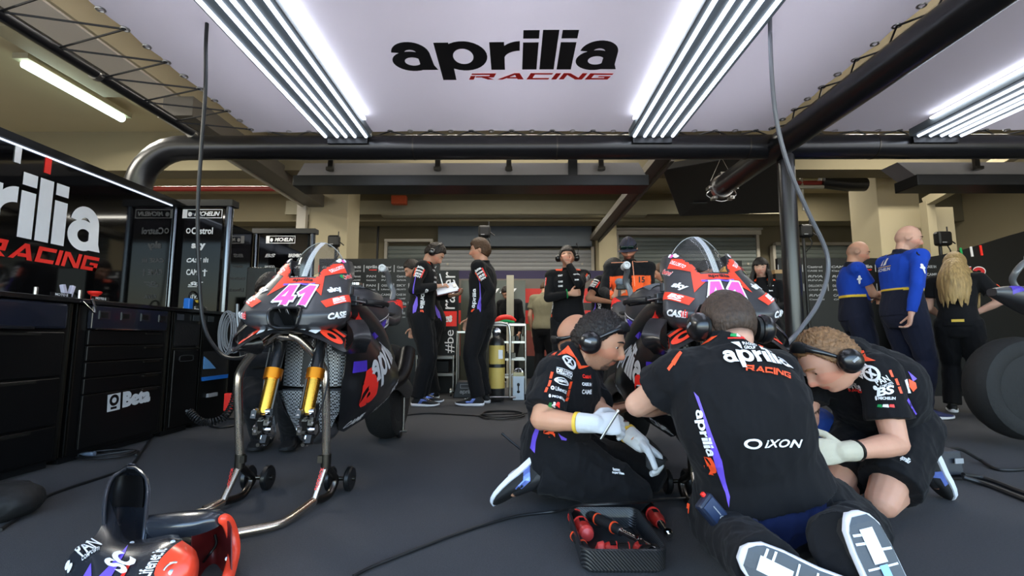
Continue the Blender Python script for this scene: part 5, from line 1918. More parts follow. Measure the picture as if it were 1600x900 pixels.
m = MB()
e = .012
m.loft([rrect(TRX0 + e, TRX1 - e, TRY0 + e, TRY1 - e, .03, 0), rrect(TRX0, TRX1, TRY0, TRY1, .035, .012), rrect(TRX0 - .004, TRX1 + .004, TRY0 - .004, TRY1 + .004, .037, TRH), rrect(TRX0 + .002, TRX1 - .002, TRY0 + .002, TRY1 - .002, .034, TRH + .003), rrect(TRX0 + .006, TRX1 - .006, TRY0 + .006, TRY1 - .006, .03, TRH - .004), rrect(TRX0 + .012, TRX1 - .012, TRY0 + .012, TRY1 - .012, .028, .008)], True, True)
m.build('tray_shell', pattern_mat('tray_carbon', (16, 16, 17), (52, 52, 54), 'wave', 60, rough=.3, bump=.4, coat=.3), tr, angle=.6)
m = MB(); m.tube(rrect(TRX0 + .03, TRX1 - .03, TRY0 + .03, TRY1 - .02, .02, .0085), .003, 6, closed=True); m.build('floor_bead', SATINB, tr)


def power_tool(name, a, b, r, label, cat='power tool', head='ratchet', ring=True, red_end=False, group=None):
    a, b = V(a), V(b)
    t = thing(name, label, cat, (a.x, a.y, 0), group)
    d = (b - a).normalized()
    L = (b - a).length
    q = lambda k: a + d * (L * k)
    m = MB(); m.tube([q(0), q(.02), q(.2), q(.34), q(.36)], [r * .8, r, r * 1.02, r * .9, r * .85], 18, flat=.9); m.build('battery_end', SATINB, t)
    m = MB(); m.tube([q(.36), q(.37), q(.55), q(.66), q(.68)], [r * .86, r * .95, r * 1.05, r * .8, r * .7], 18, flat=.92); m.build('tool_body', M('tool_red', (176, 38, 30), .4, bump=.05), t)
    if ring:
        for k in (.03, .35): 
            m = MB(); m.tube([q(k), q(k + .02)], r * 1.08, 18); m.build('band', M('band_red', (226, 66, 52), .4), t)
    m = MB(); m.box(q(.46) + V((0, 0, r * .9)), (r * .7, r * 1.1, .004), None); m.build('grip_plate', SATINB, t, smooth=False)
    if head == 'ratchet':
        m = MB(); m.tube([q(.68), q(.8), q(.9)], [r * .6, r * .5, r * .45], 14); m.lathe([(r * .5, -.012), (r * .62, -.006), (r * .62, .006), (r * .5, .012)], q(.95), (0, 0, 1), 18); m.tube([q(.95) + V((0, 0, -.008)), q(.95) + V((0, 0, -.02))], .006, 10); m.build('ratchet_head', CHROME, t)
    elif head == 'face':
        m = MB(); m.lathe([(r * .9, 0), (r, .004), (r * .8, .02), (r * .2, .028)], q(.68), d, 20); m.build('front_cap', M('cap_red', (220, 70, 64), .35), t)
    return t


def tp(px, py, z): return at(px, py, Z=z)


power_tool('cordless_ratchet', tp(1008, 788, .035), tp(1046, 836, .03), .026, 'red and black cordless ratchet lying on the floor right of the tray')
power_tool('cordless_driver', tp(898, 806, .04), tp(925, 846, .04), .027, 'red cordless driver at the left inside the tray', head='face')
power_tool('cordless_driver', tp(985, 862, .04), tp(925, 858, .042), .026, 'black and red cordless driver lying across the front of the tray', head='face')
power_tool('cordless_driver', tp(1018, 868, .04), tp(985, 850, .04), .027, 'dark red cordless driver in the front right corner of the tray', head='none', ring=False)
# torque wrench
t = thing('torque_wrench', 'black torque wrench with orange rings lying across the tray', 'wrench', tp(970, 820, 0))
a, b = tp(924, 806, .05), tp(1025, 858, .05)
q = lambda k: a.lerp(b, k)
m = MB(); m.tube([q(0), q(.03), q(.3), q(.5)], [.016, .019, .018, .017], 18); m.build('grip', RUBBER, t)
for k in (.1, .38):
    m = MB(); m.tube([q(k), q(k + .02)], .0205, 18); m.build('ring', ORANGE, t, label='orange ring')
m = MB(); m.tube([q(.5), q(.55), q(.95)], [.013, .009, .008], 14); m.lathe([(.012, -.01), (.016, -.006), (.016, .006), (.012, .01)], q(.98), (0, 0, 1), 20); m.lathe([(.009, 0), (.009, .008)], q(.75) + V((0, 0, .006)), (0, 0, 1), 14); m.build('ratchet_shaft', CHROME, t)
a2, b2 = tp(897, 836, .03), tp(918, 862, .03)
t = thing('screwdriver', 'black screwdriver with orange bands by the left rim of the tray', 'screwdriver', (a2.x, a2.y, 0))
m = MB(); m.tube([a2, a2.lerp(b2, .1), b2], [.013, .016, .015], 14); m.build('grip', RUBBER, t)
for k in (.05, .6):
    m = MB(); m.tube([a2.lerp(b2, k), a2.lerp(b2, k + .06)], .0175, 14); m.build('ring', ORANGE, t, label='orange ring')
m = MB(); m.tube([a2, a2 + (a2 - b2).normalized() * .03], .004, 8); m.build('shaft', STEEL, t)
for i, (px, py, lab) in enumerate(((908, 803, 'bright socket at the back left of the tray'), (917, 802, 'bright socket beside the black wrench grip'), (938, 803, 'small steel socket behind the torque wrench'), (947, 802, 'small socket at the middle of the tray back'), (956, 803, 'small socket next to the steel ratchet handle'))):
    c = tp(px, py, .02); m = MB(); m.lathe([(.006, 0), (.011, 0), (.012, .014), (.010, .028), (.006, .028)], c + V((0, 0, -.01)), (.8, .2, .3), 14)
    Tag(m.build('socket', CHROME), lab, 'socket', 'sockets in the tool tray')
t = thing('ratchet', 'slim steel ratchet lying at the back of the tray', 'ratchet', tp(955, 805, 0))
a, b = tp(948, 797, .045), tp(962, 818, .03)
m = MB(); m.tube([a, b], .005, 10); m.lathe([(.01, -.006), (.012, 0), (.01, .006)], a, (0, 0, 1), 16); m.build('handle', CHROME, t)
m = MB(); m.tube([a + V((0, 0, -.004)), a + V((0, 0, -.02))], .005, 8); m.build('drive', STEEL, t)

# ================================================================ power box at the right
t = thing('power_box', 'flat dark power box with two cables on the floor at the right', 'power box', at(1510, 750, Z=0))
a = at(1472, 748, Z=.0)
m = MB(); m.prism([a + V((0, 0, .01)), a + V((.135, .02, .01)), a + V((.135, .03, .13)), a + V((0, .01, .13))], (0, 0, 0), (.01, .11, 0)); m.build('box_body', M('box_slate', (44, 48, 56), .45, bump=.05), t, smooth=False, bev=.008)
m = MB(); m.box(a + V((.068, .0, .006)), (.16, .06, .008)); m.build('foot_plate', DKSTEEL, t, smooth=False)
m = MB(); m.box(a + V((.10, .006, .085)), (.05, .004, .025), rotm('Z', .15)); m.build('label_plate', GREYP, t, smooth=False)
for k in (.02, .115):
    m = MB(); m.lathe([(.008, 0), (.008, .014)], a + V((k, -.01, .01)), (0, 0, 1), 12); m.build('bolt', SATINB, t)
cable('floor_cable', [at(1455, 712, Z=.10), at(1475, 704, Z=.12), at(1500, 702, Z=.10), at(1530, 718, Z=.02), at(1565, 734, Z=.01), at(1640, 730, Z=.01)], .009, 'black cable leaving the top of the power box to the right')
cable('floor_cable', [at(1505, 742, Z=.03), at(1540, 748, Z=.01), at(1600, 770, Z=.01), at(1660, 790, Z=.01)], .012, 'thick black cable on the floor at the right edge, upper of two', k=6)
cable('floor_cable', [at(1505, 746, Z=.03), at(1540, 757, Z=.01), at(1600, 780, Z=.01), at(1660, 803, Z=.01)], .012, 'thick black cable on the floor at the right edge, lower of two', k=6)

# ================================================================ rack, bottle, white case in the middle background


def rack(x0, x1, y0, y1, z1, shelves, label, n='steel_rack'):
    t = thing(n, label, 'rack', ((x0 + x1) / 2, (y0 + y1) / 2, 0))
    for x in (x0, x1):
        for y in (y0, y1):
            m = MB(); m.tube([(x, y, .06), (x, y, z1)], .014, 10); m.build('post', STEEL, t)
            m = MB(); m.lathe([(.01, -.012), (.035, -.012), (.035, .012), (.01, .012)], (x, y, .035), (1, 0, 0), 16); m.build('caster', RUBBER, t)
    for z in shelves:
        m = MB(); m.box2((x0, y0 - .012, z - .012), (x1, y0 + .012, z + .012)); m.box2((x0, y1 - .01, z - .01), (x1, y1 + .01, z + .01)); m.box2((x0, y0, z - .006), (x1, y1, z)); m.build('shelf', STEEL, t, smooth=False)
    return t


rack(-.28, .135, 5.6, 6.0, .88, (.87, .665, .465, .26), 'silver shelf rack with red and green things on top, left of the white case')
p = at(788, 494, Y=5.75)
t = thing('wing_part', 'small red, white and green fairing piece on top of the silver rack', 'fairing part', (p.x, p.y, .89))
m = MB(); m.tube(spline([(p.x - .12, p.y, .90), (p.x - .04, p.y, .95), (p.x + .06, p.y, .96), (p.x + .14, p.y, .92)], 5), [.02, .03, .045, .05, .055, .055, .055, .055, .052, .05, .048, .045, .04, .035, .03, .02], 12, flat=.7); m.build('red_shell', RED, t)
m = MB(); m.tube(spline([(p.x - .08, p.y - .03, .90), (p.x + .02, p.y - .045, .92), (p.x + .12, p.y - .03, .90)], 5), .018, 8); m.build('green_edge', MATS['flag_green'], t, label='green edge')
m = MB(); m.box((p.x + .05, p.y, .887), (.3, .2, .02)); m.build('tray', SATINB, t, smooth=False)
rnd = random.Random(2)
for i in range(7):
    zz = (.67, .47, .265)[i % 3]; c = V((-.12 + .22 * rnd.random(), 5.72, zz))
    m = MB(); m.tube([c + V((0, 0, .003)), c + V((0, 0, .06 + .03 * rnd.random()))], .02 + .01 * rnd.random(), 10); m.box(c + V((.02, 0, .035)), (.05, .05, .06))
    Tag(m.build('spare_part', SATINB if i % 2 else DKSTEEL, smooth=False), 'dark machine part lying on a shelf of the silver rack', 'machine part', 'parts on the silver rack')
t = thing('gas_bottle', 'yellow gas bottle with pressure gauge beside the silver rack', 'gas bottle', (-.195, 5.47, 0))
m = MB(); m.lathe([(.085, 0), (.09, .02), (.09, .62), (.075, .68), (.03, .72)], (-.195, 5.47, .02), (0, 0, 1), 24); m.build('bottle_body', M('bottle_black', (26, 26, 26), .4), t)
for z0, z1 in ((.42, .63), (.15, .38)):
    m = MB(); m.lathe([(.0915, z0), (.0915, z1)], (-.195, 5.47, 0), (0, 0, 1), 24, cap=False); m.build('yellow_band', M('bottle_yellow', (206, 178, 92), .5), t, label='yellow band')
m = MB(); m.lathe([(.05, 0), (.05, .03), (.01, .04)], (-.2, 5.39, .78), (0, -1, 0), 18); m.tube([(-.195, 5.47, .72), (-.195, 5.47, .8)], .02, 10); m.build('gauge', CHROME, t)
m = MB(); m.box((-.15, 5.382, .53), (.05, .004, .1)); m.build('label_plate', WHITE, t, smooth=False)
m = MB(); m.tube(spline([(-.3, 5.36, .88), (-.12, 5.36, .88), (-.05, 5.36, .82), (-.045, 5.36, .5), (-.045, 5.36, .06)], 6), .015, 10)
m.tube([(-.3, 5.36, .06), (.02, 5.36, .06)], .012, 8)
Tag(m.build('bottle_cart', STEEL), 'bent silver tube frame around the yellow gas bottle', 'tube frame')
c = at(810, 626, Z=0)
t = thing('socket_case', 'white box with a carrying handle and dark keyhole mark on the floor', 'case', (c.x, c.y, 0))
m = MB(); m.box(c + V((0, .08, .14)), (.13, .16, .27)); m.build('case_body', M('case_white', (190, 200, 210), .4), t, smooth=False, bev=.006)
m = MB(); m.box(c + V((0, .08, .295)), (.12, .15, .04)); m.build('lid', M('case_lid', (186, 178, 138), .5), t, smooth=False, bev=.005)
m = MB(); m.torus(c + V((0, .04, .315)), (0, 1, 0), .045, .012, 16, 8, a0=0, a1=180, flat=1); 
for k in (-.03, 0, .03): m.tube([c + V((k, .04, .31)), c + V((k, .04, .36))], .009, 8)
m.build('handle', CHROME, t)
m = MB(); m.ell(c + V((0, -.003, .18)), (.016, .004, .02)); m.box(c + V((0, -.002, .14)), (.014, .006, .07)); m.ell(c + V((0, -.003, .10)), (.018, .004, .016)); m.build('emblem', SATINB, t)
c = at(728, 622, Z=0)
t = thing('wheel_chock', 'dark sloping box with white team name on the floor behind the two men', 'box', (c.x, c.y, 0))
m = MB(); m.prism([c + V((-.16, 0, 0)), c + V((.16, 0, 0)), c + V((.13, 0, .19)), c + V((-.11, 0, .19))], (0, 0, 0), (0, .25, 0)); m.build('box_body', M('chock_grey', (40, 42, 48), .5), t, smooth=False, bev=.01)
m = MB(); decal(m, WORD, None, c + V((.01, -.001, .07)), (1, 0, 0), (0, -1, 0), (.17, .06), lift=.002); decal(m, boxframe(.12, 3), None, c + V((.01, -.001, .14)), (1, 0, 0), (0, -1, 0), (.16, .05), lift=.002); m.build('lettering', GREYP, t, smooth=False)
rack(-.72, -.56, 6.02, 6.2, .80, (.79,), 'low silver trolley frame left of the brown-haired man', 'tube_trolley')
t = thing('step_trolley', 'silver trolley with two low shelves behind the two standing men', 'trolley', (-.9, 6.1, 0))
for x in (-1.22, -.76):
    m = MB(); m.tube([(x, 6.0, .05), (x, 6.0, .5)], .014, 10); m.build('post', STEEL, t)
for z in (.47, .26):
    m = MB(); m.box2((-1.22, 5.99, z - .016), (-.76, 6.28, z + .016)); m.build('shelf', STEEL, t, smooth=False)
m = MB(); m.lathe([(.02, -.012), (.05, -.012), (.05, .012), (.02, .012)], (-.78, 5.98, .05), (1, 0, 0), 16); m.build('caster', STEEL, t)
m = MB(); m.box2((-1.15, 6.03, .278), (-.82, 6.25, .43)); Tag(m.build('storage_box', SATINB, smooth=False, bev=.01), 'black storage box on the silver trolley shelf', 'box')
# ================================================================ people
SKIN_A = M('skin', None, .5, attr=True, spec=.4, bump=.06, bscale=260, sss=.12, var=.05, vscale=40)
CLOTH_A = M('team_cloth', None, .85, attr=True, spec=.2, bump=.10, bscale=500, sheen=.04)
HAIR_A = M('hair', None, .5, attr=True, spec=.35, bump=.5, bscale=180, stretch=(1, 1, .25), var=.3, vscale=90)
GLOVE_W = M('glove_white', (214, 216, 220), .9, bump=.5, bscale=700)
GLOVE_C = M('glove_cream', (206, 198, 176), .9, bump=.5, bscale=700)
GLOVE_G = M('glove_grey', (98, 94, 88), .8, bump=.4, bscale=300)
CUPB = M('ear_cup_black', (17, 17, 19), .28, spec=.5, coat=.3)
PADB = M('ear_pad', (12, 12, 13), .6)
EYEW = M('eye_white', (220, 214, 206), .25)
EYED = M('eye_dark', (30, 20, 14), .15)
SOLEW = M('sole_white', (226, 228, 236), .5, bump=.05)
SHOEB = M('shoe_black', (18, 18, 21), .7, bump=.3, bscale=400)
SHOEI = M('shoe_iridescent', (110, 130, 205), .25, metal=.4)
SKINC = V((.56, .30, .20))
TANC = V((.50, .235, .14))
PALEC = V((.62, .36, .27))
BLK = (.0056, .0056, .0070)
NAVY = (.010, .012, .028)
BLUEC = (.010, .055, .42)
ORAC = (.95, .10, .035)
KHAKI = (.20, .18, .115)


def smooth(a, b, x):
    t = min(1, max(0, (x - a) / (b - a)))
    return t * t * (3 - 2 * t)


def headpt(d):
    """surface of a head for a direction d (x: person's right, y: face, z: up), metres"""
    x, y, z = d
    r0 = 1 / sqrt((x / .076) ** 2 + (y / .098) ** 2 + (z / .118) ** 2)
    p = V((x * r0, y * r0, z * r0))
    p.x *= 1 - .24 * smooth(-.01, -.112, p.z)
    if p.y < 0:
        p.y *= 1 - .42 * smooth(-.02, -.11, p.z)
    p.x *= 1 + .05 * exp(-((p.z - .045) / .04) ** 2) * (1 if p.y < 0.02 else .5)
    fr = smooth(0, .05, p.y)
    ax = abs(p.x)
    if p.y > 0:
        p.y += fr * (.016 * exp(-((p.z + .10) / .018) ** 2 - (ax / .025) ** 2)
                     + .006 * exp(-((p.z - .026) / .010) ** 2 - (ax / .05) ** 4)
                     - .013 * exp(-((p.z - .002) / .014) ** 2 - ((ax - .031) / .017) ** 2)
                     + .005 * exp(-((p.z + .028) / .018) ** 2 - ((ax - .042) / .02) ** 2)
                     - .007 * exp(-((p.z + .087) / .008) ** 2 - (ax / .028) ** 2)
                     + .009 * exp(-((p.z + .067) / .011) ** 2 - (ax / .021) ** 2)
                     - .006 * exp(-((p.z + .0675) / .0028) ** 2 - (ax / .022) ** 2))
        # nose
        nz = 0
        if p.z < .02:
            nz = smooth(.02, -.036, p.z) if p.z > -.038 else smooth(-.056, -.040, p.z)
        wd = .0085 + .007 * smooth(-.012, -.038, p.z)
        p.y += fr * .027 * nz * exp(-(ax / wd) ** 2)
    return p


def sphere_dirs(nu, nv):
    for i in range(nv + 1):
        th = pi * i / nv
        for j in range(nu):
            ph = 2 * pi * j / nu
            s = max(sin(th), .012)
            yield V((s * cos(ph), s * sin(ph), cos(th)))


class Fig:
    """one person: joints in world space, then body, clothes, hair, shoes built from them"""

    def __init__(s, label, h=1.78, skin=SKINC, voxel=.008, seed=1):
        s.k = h / 1.78
        s.skin, s.voxel, s.seed = skin, voxel, seed
        s.label = label
        s.J = {}
        s.fat = 1.07
        s.root = None

    # ---- poses
    def stand(s, x, y, yaw, lean=0., headyaw=0., headpitch=0., feet=.11, headroll=0.):
        """yaw: direction faced, degrees; 0 = away from the camera (+y), 180 = towards the camera"""
        k = s.k
        a = radians(yaw)
        f = V((-sin(a), cos(a), 0)); r = V((cos(a), sin(a), 0))
        s.f, s.r = f, r
        J = s.J
        b = V((x, y, 0))
        J['pelvis'] = b + V((0, 0, .94 * k))
        J['chest'] = J['pelvis'] + (f * sin(lean) + V((0, 0, 1)) * cos(lean)) * .36 * k
        J['neck'] = J['chest'] + (f * sin(lean * 1.25) + V((0, 0, 1)) * cos(lean * 1.25)) * .165 * k
        J['up'] = (J['neck'] - J['chest']).normalized()
        s.shoulders(r)
        for sd, n in ((1, 'R'), (-1, 'L')):
            J['hip' + n] = J['pelvis'] + r * (.09 * k * sd) + V((0, 0, -.02 * k))
            J['an' + n] = b + r * (feet * k * sd) + V((0, 0, .085 * k))
            J['toe' + n] = (f + r * .18 * sd).normalized()
            J['kn' + n] = s.ik(J['hip' + n], J['an' + n], .43 * k, .425 * k, f)
            J['wr' + n] = J['sh' + n] + V((0, 0, -.53 * k)) + f * .06 + r * .05 * sd
        s.head_dir(headyaw + yaw, headpitch, headroll)
        s.base = b
        return s

    def shoulders(s, r, up=None, w=.185):
        J = s.J
        up = up or J['up']
        for sd, n in ((1, 'R'), (-1, 'L')):
            J['sh' + n] = J['neck'] + r * (w * s.k * sd) - up * (.055 * s.k)

    def head_dir(s, yaw, pitch, roll=0.):
        """pitch: degrees, negative looks down"""
        a, p = radians(yaw), radians(pitch)
        f = V((-sin(a) * cos(p), cos(a) * cos(p), sin(p)))
        r = V((cos(a), sin(a), 0))
        u = r.cross(f)
        Q = Matrix.Rotation(radians(roll), 3, f)
        r, u = Q @ r, Q @ u
        s.HR = Matrix((r, f, u)).transposed()
        J = s.J
        if 'head' not in J:
            nu = J.get('up', V((0, 0, 1)))
            J['head'] = J['neck'] + (nu * .5 + u * .5).normalized() * (.155 * s.k) + f * (.035 * s.k)

    @staticmethod
    def ik(a, c, l1, l2, pole):
        d = c - a
        L = min(d.length, (l1 + l2) * .999)
        d.normalize()
        x = (l1 * l1 - l2 * l2 + L * L) / (2 * L)
        h = sqrt(max(l1 * l1 - x * x, 0))
        p = pole - d * pole.dot(d)
        p.normalize()
        return a + d * x + p * h

    def arm(s, n, wrist, pole, hand=None, normal=None, curl=.5, l1=.29, l2=.265):
        J = s.J
        J['wr' + n] = V(wrist)
        J['el' + n] = s.ik(J['sh' + n], J['wr' + n], l1 * s.k, l2 * s.k, V(pole))
        J['hd' + n] = (V(hand) if hand is not None else (J['wr' + n] - J['el' + n])).normalized()
        J['hn' + n] = V(normal) if normal is not None else V((0, 0, -1))
        J['hc' + n] = curl

    # ---- pieces
    def hand_mb(s, m, n, infl=0., k=1.):
        J = s.J
        w, d = J['wr' + n], J['hd' + n]
        nn = J['hn' + n]; nn = (nn - d * nn.dot(d)).normalized()
        side = d.cross(nn)  # towards the thumb for the right hand when palm faces nn
        th = side if n == 'L' else -side
        th = -th
        c = J['hc' + n]
        S = s.k * k
        # palm
        rings = []
        for t, a, b in ((-.012, .026, .019), (.012, .030, .018), (.04, .038, .0165), (.07, .043, .0155), (.094, .042, .013), (.104, .036, .009)):
            rings.append([w + d * (t * S) + th * ((a * S + infl) * cos(q) * (1 if True else 1)) + nn * ((b * S + infl) * sin(q)) for q in np.linspace(0, 2 * pi, 15)[:-1]])
        m.loft(rings)
        for i, (off, L) in enumerate(((.0305, .072), (.0105, .080), (-.010, .075), (-.029, .058))):
            p = w + d * (.092 * S) + th * (off * S)
            ang = radians(8)
            dd = d
            cc = c[i] if isinstance(c, (list, tuple)) else c
            for q, (fr, bend) in enumerate(((.46, 62), (.30, 78), (.24, 48))):
                ang += radians(bend) * cc
                dirv = (d * cos(ang) + nn * sin(ang) + th * (off * .9 * (1 - cc))).normalized()
                e = p + dirv * (L * fr * S)
                r0 = (.0094 - .0009 * q) * S + infl
                m.bone(p, e, [(0, r0), (1, r0 * .93)], 10)
                p = e
        p = w + d * (.022 * S) + th * (.024 * S)
        tc = c[0] if isinstance(c, (list, tuple)) else c
        for q, (L, r0) in enumerate(((.045, .0125), (.034, .0108), (.028, .0095))):
            dirv = (d * (.62 + .12 * q) + th * (.75 - .36 * q * (.4 + tc)) + nn * (.30 + .30 * q * tc)).normalized()
            e = p + dirv * (L * S)
            m.bone(p, e, [(0, r0 * S + infl), (1, r0 * S * .92 + infl)], 10)
            p = e

    def torso_mb(s, m, infl=0., lo=-.13, flare=0., hi=1.02):
        J = s.J
        k = s.k * s.fat
        P, C, N = J['pelvis'], J['chest'], J['neck']
        low = P + (P - C).normalized() * .16 * s.k if 'crotch' not in J else J['crotch']
        path = [low, P, P.lerp(C, .5) + J.get('belly', V((0, 0, 0))), C, N]
        sp = spline(path, 12)
        hs = (J['hipR'] - J['hipL']).normalized()
        ss = (J['shR'] - J['shL']).normalized()
        par = [-.25, 0, .36, .72, 1.0]
        sec = [(-.25, .09, .085), (-.13, .145, .115), (0, .165, .122), (.12, .160, .118), (.32, .147, .108), (.5, .158, .113), (.68, .172, .120), (.8, .175, .112), (.88, .155, .098), (.95, .105, .078), (1.0, .066, .066), (1.05, .058, .06)]
        xs = [q[0] for q in sec]
        rings = []
        T = np.interp(np.arange(len(sp)) / 12, range(5), par)
        for i, p in enumerate(sp):
            t = T[i]
            if t < lo or t > hi: continue
            d = (sp[min(i + 1, len(sp) - 1)] - sp[max(i - 1, 0)]).normalized()
            q = smooth(0, .8, t)
            sd = hs * (1 - q) + ss * q
            sd = (sd - d * sd.dot(d)).normalized()
            fr = d.cross(sd)
            a = np.interp(t, xs, [z[1] for z in sec]) * k + infl
            b = np.interp(t, xs, [z[2] for z in sec]) * k + infl
            if flare and t < .3:
                a += flare * (1 - (t - lo) / (.3 - lo)); b += flare * (1 - (t - lo) / (.3 - lo))
            rings.append([p + sd * (a * (abs(cos(w)) ** .85) * (1 if cos(w) > 0 else -1)) + fr * (b * (abs(sin(w)) ** .9) * (1 if sin(w) > 0 else -1)) for w in np.linspace(0, 2 * pi, 25)[:-1]])
        m.loft(rings)
        # shoulders
        for n in 'RL':
            inner = N.lerp(J['sh' + n], .35) - (N - C).normalized() * .035 * s.k
            m.bone(inner, J['sh' + n], [(0, .062 * k + infl), (1, .062 * k + infl)], 14)
            m.bone(C.lerp(J['sh' + n], .3), J['sh' + n], [(0, .085 * k + infl), (1, .060 * k + infl)], 14)

    def body(s, detail=True):
        J, k = s.J, s.k
        m = MB()
        s.torso_mb(m, -.004)
        for n in 'RL':
            m.bone(J['sh' + n], J['el' + n], [(0, .056 * k), (.3, .052 * k), (.62, .045 * k), (1, .041 * k)])
            m.bone(J['el' + n], J['wr' + n], [(0, .042 * k), (.25, .045 * k), (.62, .036 * k), (1, .0265 * k)], flat=.9)
            s.hand_mb(m, n)
            m.bone(J['hip' + n], J['kn' + n], [(0, .088 * k), (.3, .083 * k), (.7, .064 * k), (1, .056 * k)])
            m.bone(J['kn' + n], J['an' + n], [(0, .055 * k), (.25, .060 * k), (.55, .050 * k), (.9, .036 * k), (1, .036 * k)])
            t = J['toe' + n]
            m.bone(J['an' + n] - V((0, 0, .0)), J['an' + n] + t * .12 * k + s.footdn(n) * .045 * k, [(0, .04 * k), (1, .032 * k)])
        # neck and head
        H, R = J['head'], s.HR
        nb = H + R @ V((0, -.022, -.055)) * k
        m.bone(J['neck'] - (J['neck'] - J['chest']).normalized() * .03, nb, [(0, .062 * k), (.5, .055 * k), (1, .054 * k)])
        nu, nv = 84, 64
        vs = [H + R @ (headpt(d) * k) for d in sphere_dirs(nu, nv)]
        fs = []
        for i in range(nv):
            for j in range(nu):
                q = (j + 1) % nu
                fs.append((i * nu + j, (i + 1) * nu + j, (i + 1) * nu + q, i * nu + q))
        fs += [tuple(range(nu)), tuple(nv * nu + j for j in range(nu - 1, -1, -1))]
        m.add(vs, fs)
        for sd in (1, -1):
            e = H + R @ V((.031 * sd, .073, .003)) * k
            lid = getattr(s, 'lid', .55)
            m.ell(e + R @ V((0, .0005, .0125 - .009 * lid)) * k, (.0155 * k, .0135 * k, .0095 * k), R, 16, 10)
            m.ell(e + R @ V((0, -.001, -.0115)) * k, (.0145 * k, .012 * k, .0075 * k), R, 16, 10)
            er = R @ rotm('Z', radians(-18 * sd)) @ rotm('X', radians(-8))
            c = H + R @ V((.0765 * sd, -.012, -.008)) * k
            m.ell(c, (.009 * k, .019 * k, .033 * k), er)
            m.torus(c + R @ V((.006 * sd, 0, .002)), R @ V((sd, -.3, 0)), .021 * k, .0055 * k, 18, 6, flat=1)
        me = remesh(m, s.voxel, 2 if s.voxel < .006 else 1)
        co = verts_np(me)
        Ri = np.array(R.transposed())
        L = (co - np.array(H)) @ Ri.T / k
        c = np.tile(np.array(s.skin), (len(co), 1))
        near = (np.abs(L[:, 0]) < .12) & (np.abs(L[:, 2]) < .15) & (L[:, 1] > -.02) & (L[:, 1] < .16)
        lips = near & (np.abs(L[:, 0]) < .024) & (np.abs(L[:, 2] + .068) < .0085) & (L[:, 1] > .07)
        c[lips] = c[lips] * [.82, .52, .52]
        bl = near & (np.hypot(np.abs(L[:, 0]) - .045, L[:, 2] + .03) < .025)
        c[bl] = c[bl] * [1.06, .88, .86]
        nose = near & (np.hypot(L[:, 0] / 1.2, L[:, 2] + .038) < .016)
        c[nose] = c[nose] * [1.08, .84, .82]
        if getattr(s, 'stubble', None):
            col, st = s.stubble
            X_, Y_, Z_ = np.abs(L[:, 0]), L[:, 1], L[:, 2]
            sm = lambda a, b, v: np.clip((v - a) / (b - a), 0, 1) ** 2 * (3 - 2 * np.clip((v - a) / (b - a), 0, 1))
            jl = sm(-.045 + .35 * X_, -.075 + .35 * X_, Z_) * (Y_ > -.025) * (X_ < .1) * (Z_ > -.16)
            chin = sm(-.078, -.086, Z_) * sm(.034, .024, X_) * (Y_ > .04) * (Z_ > -.135)
            moust = sm(-.048, -.054, Z_) * sm(-.064, -.060, Z_) * sm(.034, .026, X_) * (Y_ > .06)
            side_ = sm(.034, .028, X_) * sm(.018, .024, X_) * (Z_ < -.05) * (Z_ > -.10) * (Y_ > .05)
            full = getattr(s, 'full_beard', .38)
            wgt = np.maximum(np.maximum(jl * full, chin), np.maximum(moust, side_ * .8)) * st
            wgt[lips] = 0
            rs = np.random.RandomState(s.seed).rand(len(co)) * .25 + .87
            wgt = (wgt * rs)[:, None]
            c = c * (1 - wgt) + np.array(col) * wgt
        if getattr(s, 'shave', None):
            col, st, fn = s.shave
            hm = np.array([fn(V(p)) for p in L])[:, None] * st
            okh = (np.abs(L).max(1) < .16)[:, None]
            c = np.where(okh, c * (1 - hm) + np.array(col) * hm, c)
        if getattr(s, 'tattoo', None):
            n, st = s.tattoo
            a, b = np.array(J['el' + n]), np.array(J['wr' + n])
            for side_ in ((np.array(J['sh' + n]), a), (a, b)):
                ab = side_[1] - side_[0]
                t = ((co - side_[0]) @ ab) / (ab @ ab)
                dist = np.linalg.norm(co - side_[0] - np.clip(t, 0, 1)[:, None] * ab, axis=1)
                for i in np.where((dist < .07) & (t > -.1) & (t < .95))[0]:
                    q = noise.ridged_multi_fractal(V(co[i]) * 26, .8, 2, 3, 1, 2)
                    if q > 1.55: c[i] = c[i] * .3
        for n in 'RL':
            if getattr(s, 'socks', True):
                a = np.array(J['an' + n]); q = a + np.array(J['toe' + n]) * .06
                c[(np.linalg.norm(co - a, axis=1) < .075) | (np.linalg.norm(co - q, axis=1) < .09)] = (.012, .012, .014)
        paint(me, c)
        s.body_me = me
        s.body_o = link_mesh('body', me, SKIN_A, s.root)
        # eyes and brows
        for sd in (1, -1):
            m = MB(); e = H + R @ V((.031 * sd, .0735, .002)) * k
            m.ell(e, (.0115 * k,) * 3, None, 14, 10); m.ell(e + R @ V((0, .0070, -.0015)) * k, (.0072 * k, .0052 * k, .0072 * k), R, 12, 8, 1)
            m.build('eye', [EYEW, EYED], s.root)
            m = MB()
            m.tube(spline([H + R @ (headpt(V((x * sd, sqrt(1 - x * x), .235 + zz)).normalized()) * k) + R @ V((0, .0015, 0)) for x, zz in ((.12, -.01), (.3, .035), (.52, -.01))], 4), [.001, .003, .0036, .004, .0042, .004, .0035, .0025, .001], 6)
            m.build('eyebrow', s.hairmat(), s.root)

    def hairmat(s):
        c = getattr(s, 'haircol', (60, 44, 34))
        return M('brow_%d_%d_%d' % c, c, .6)

    def footdn(s, n):
        return s.J.get('dn' + n, V((0, 0, -1)))

    def attach(s):
        s.root = thing('person', s.label, 'person', s.base)
        return s.root

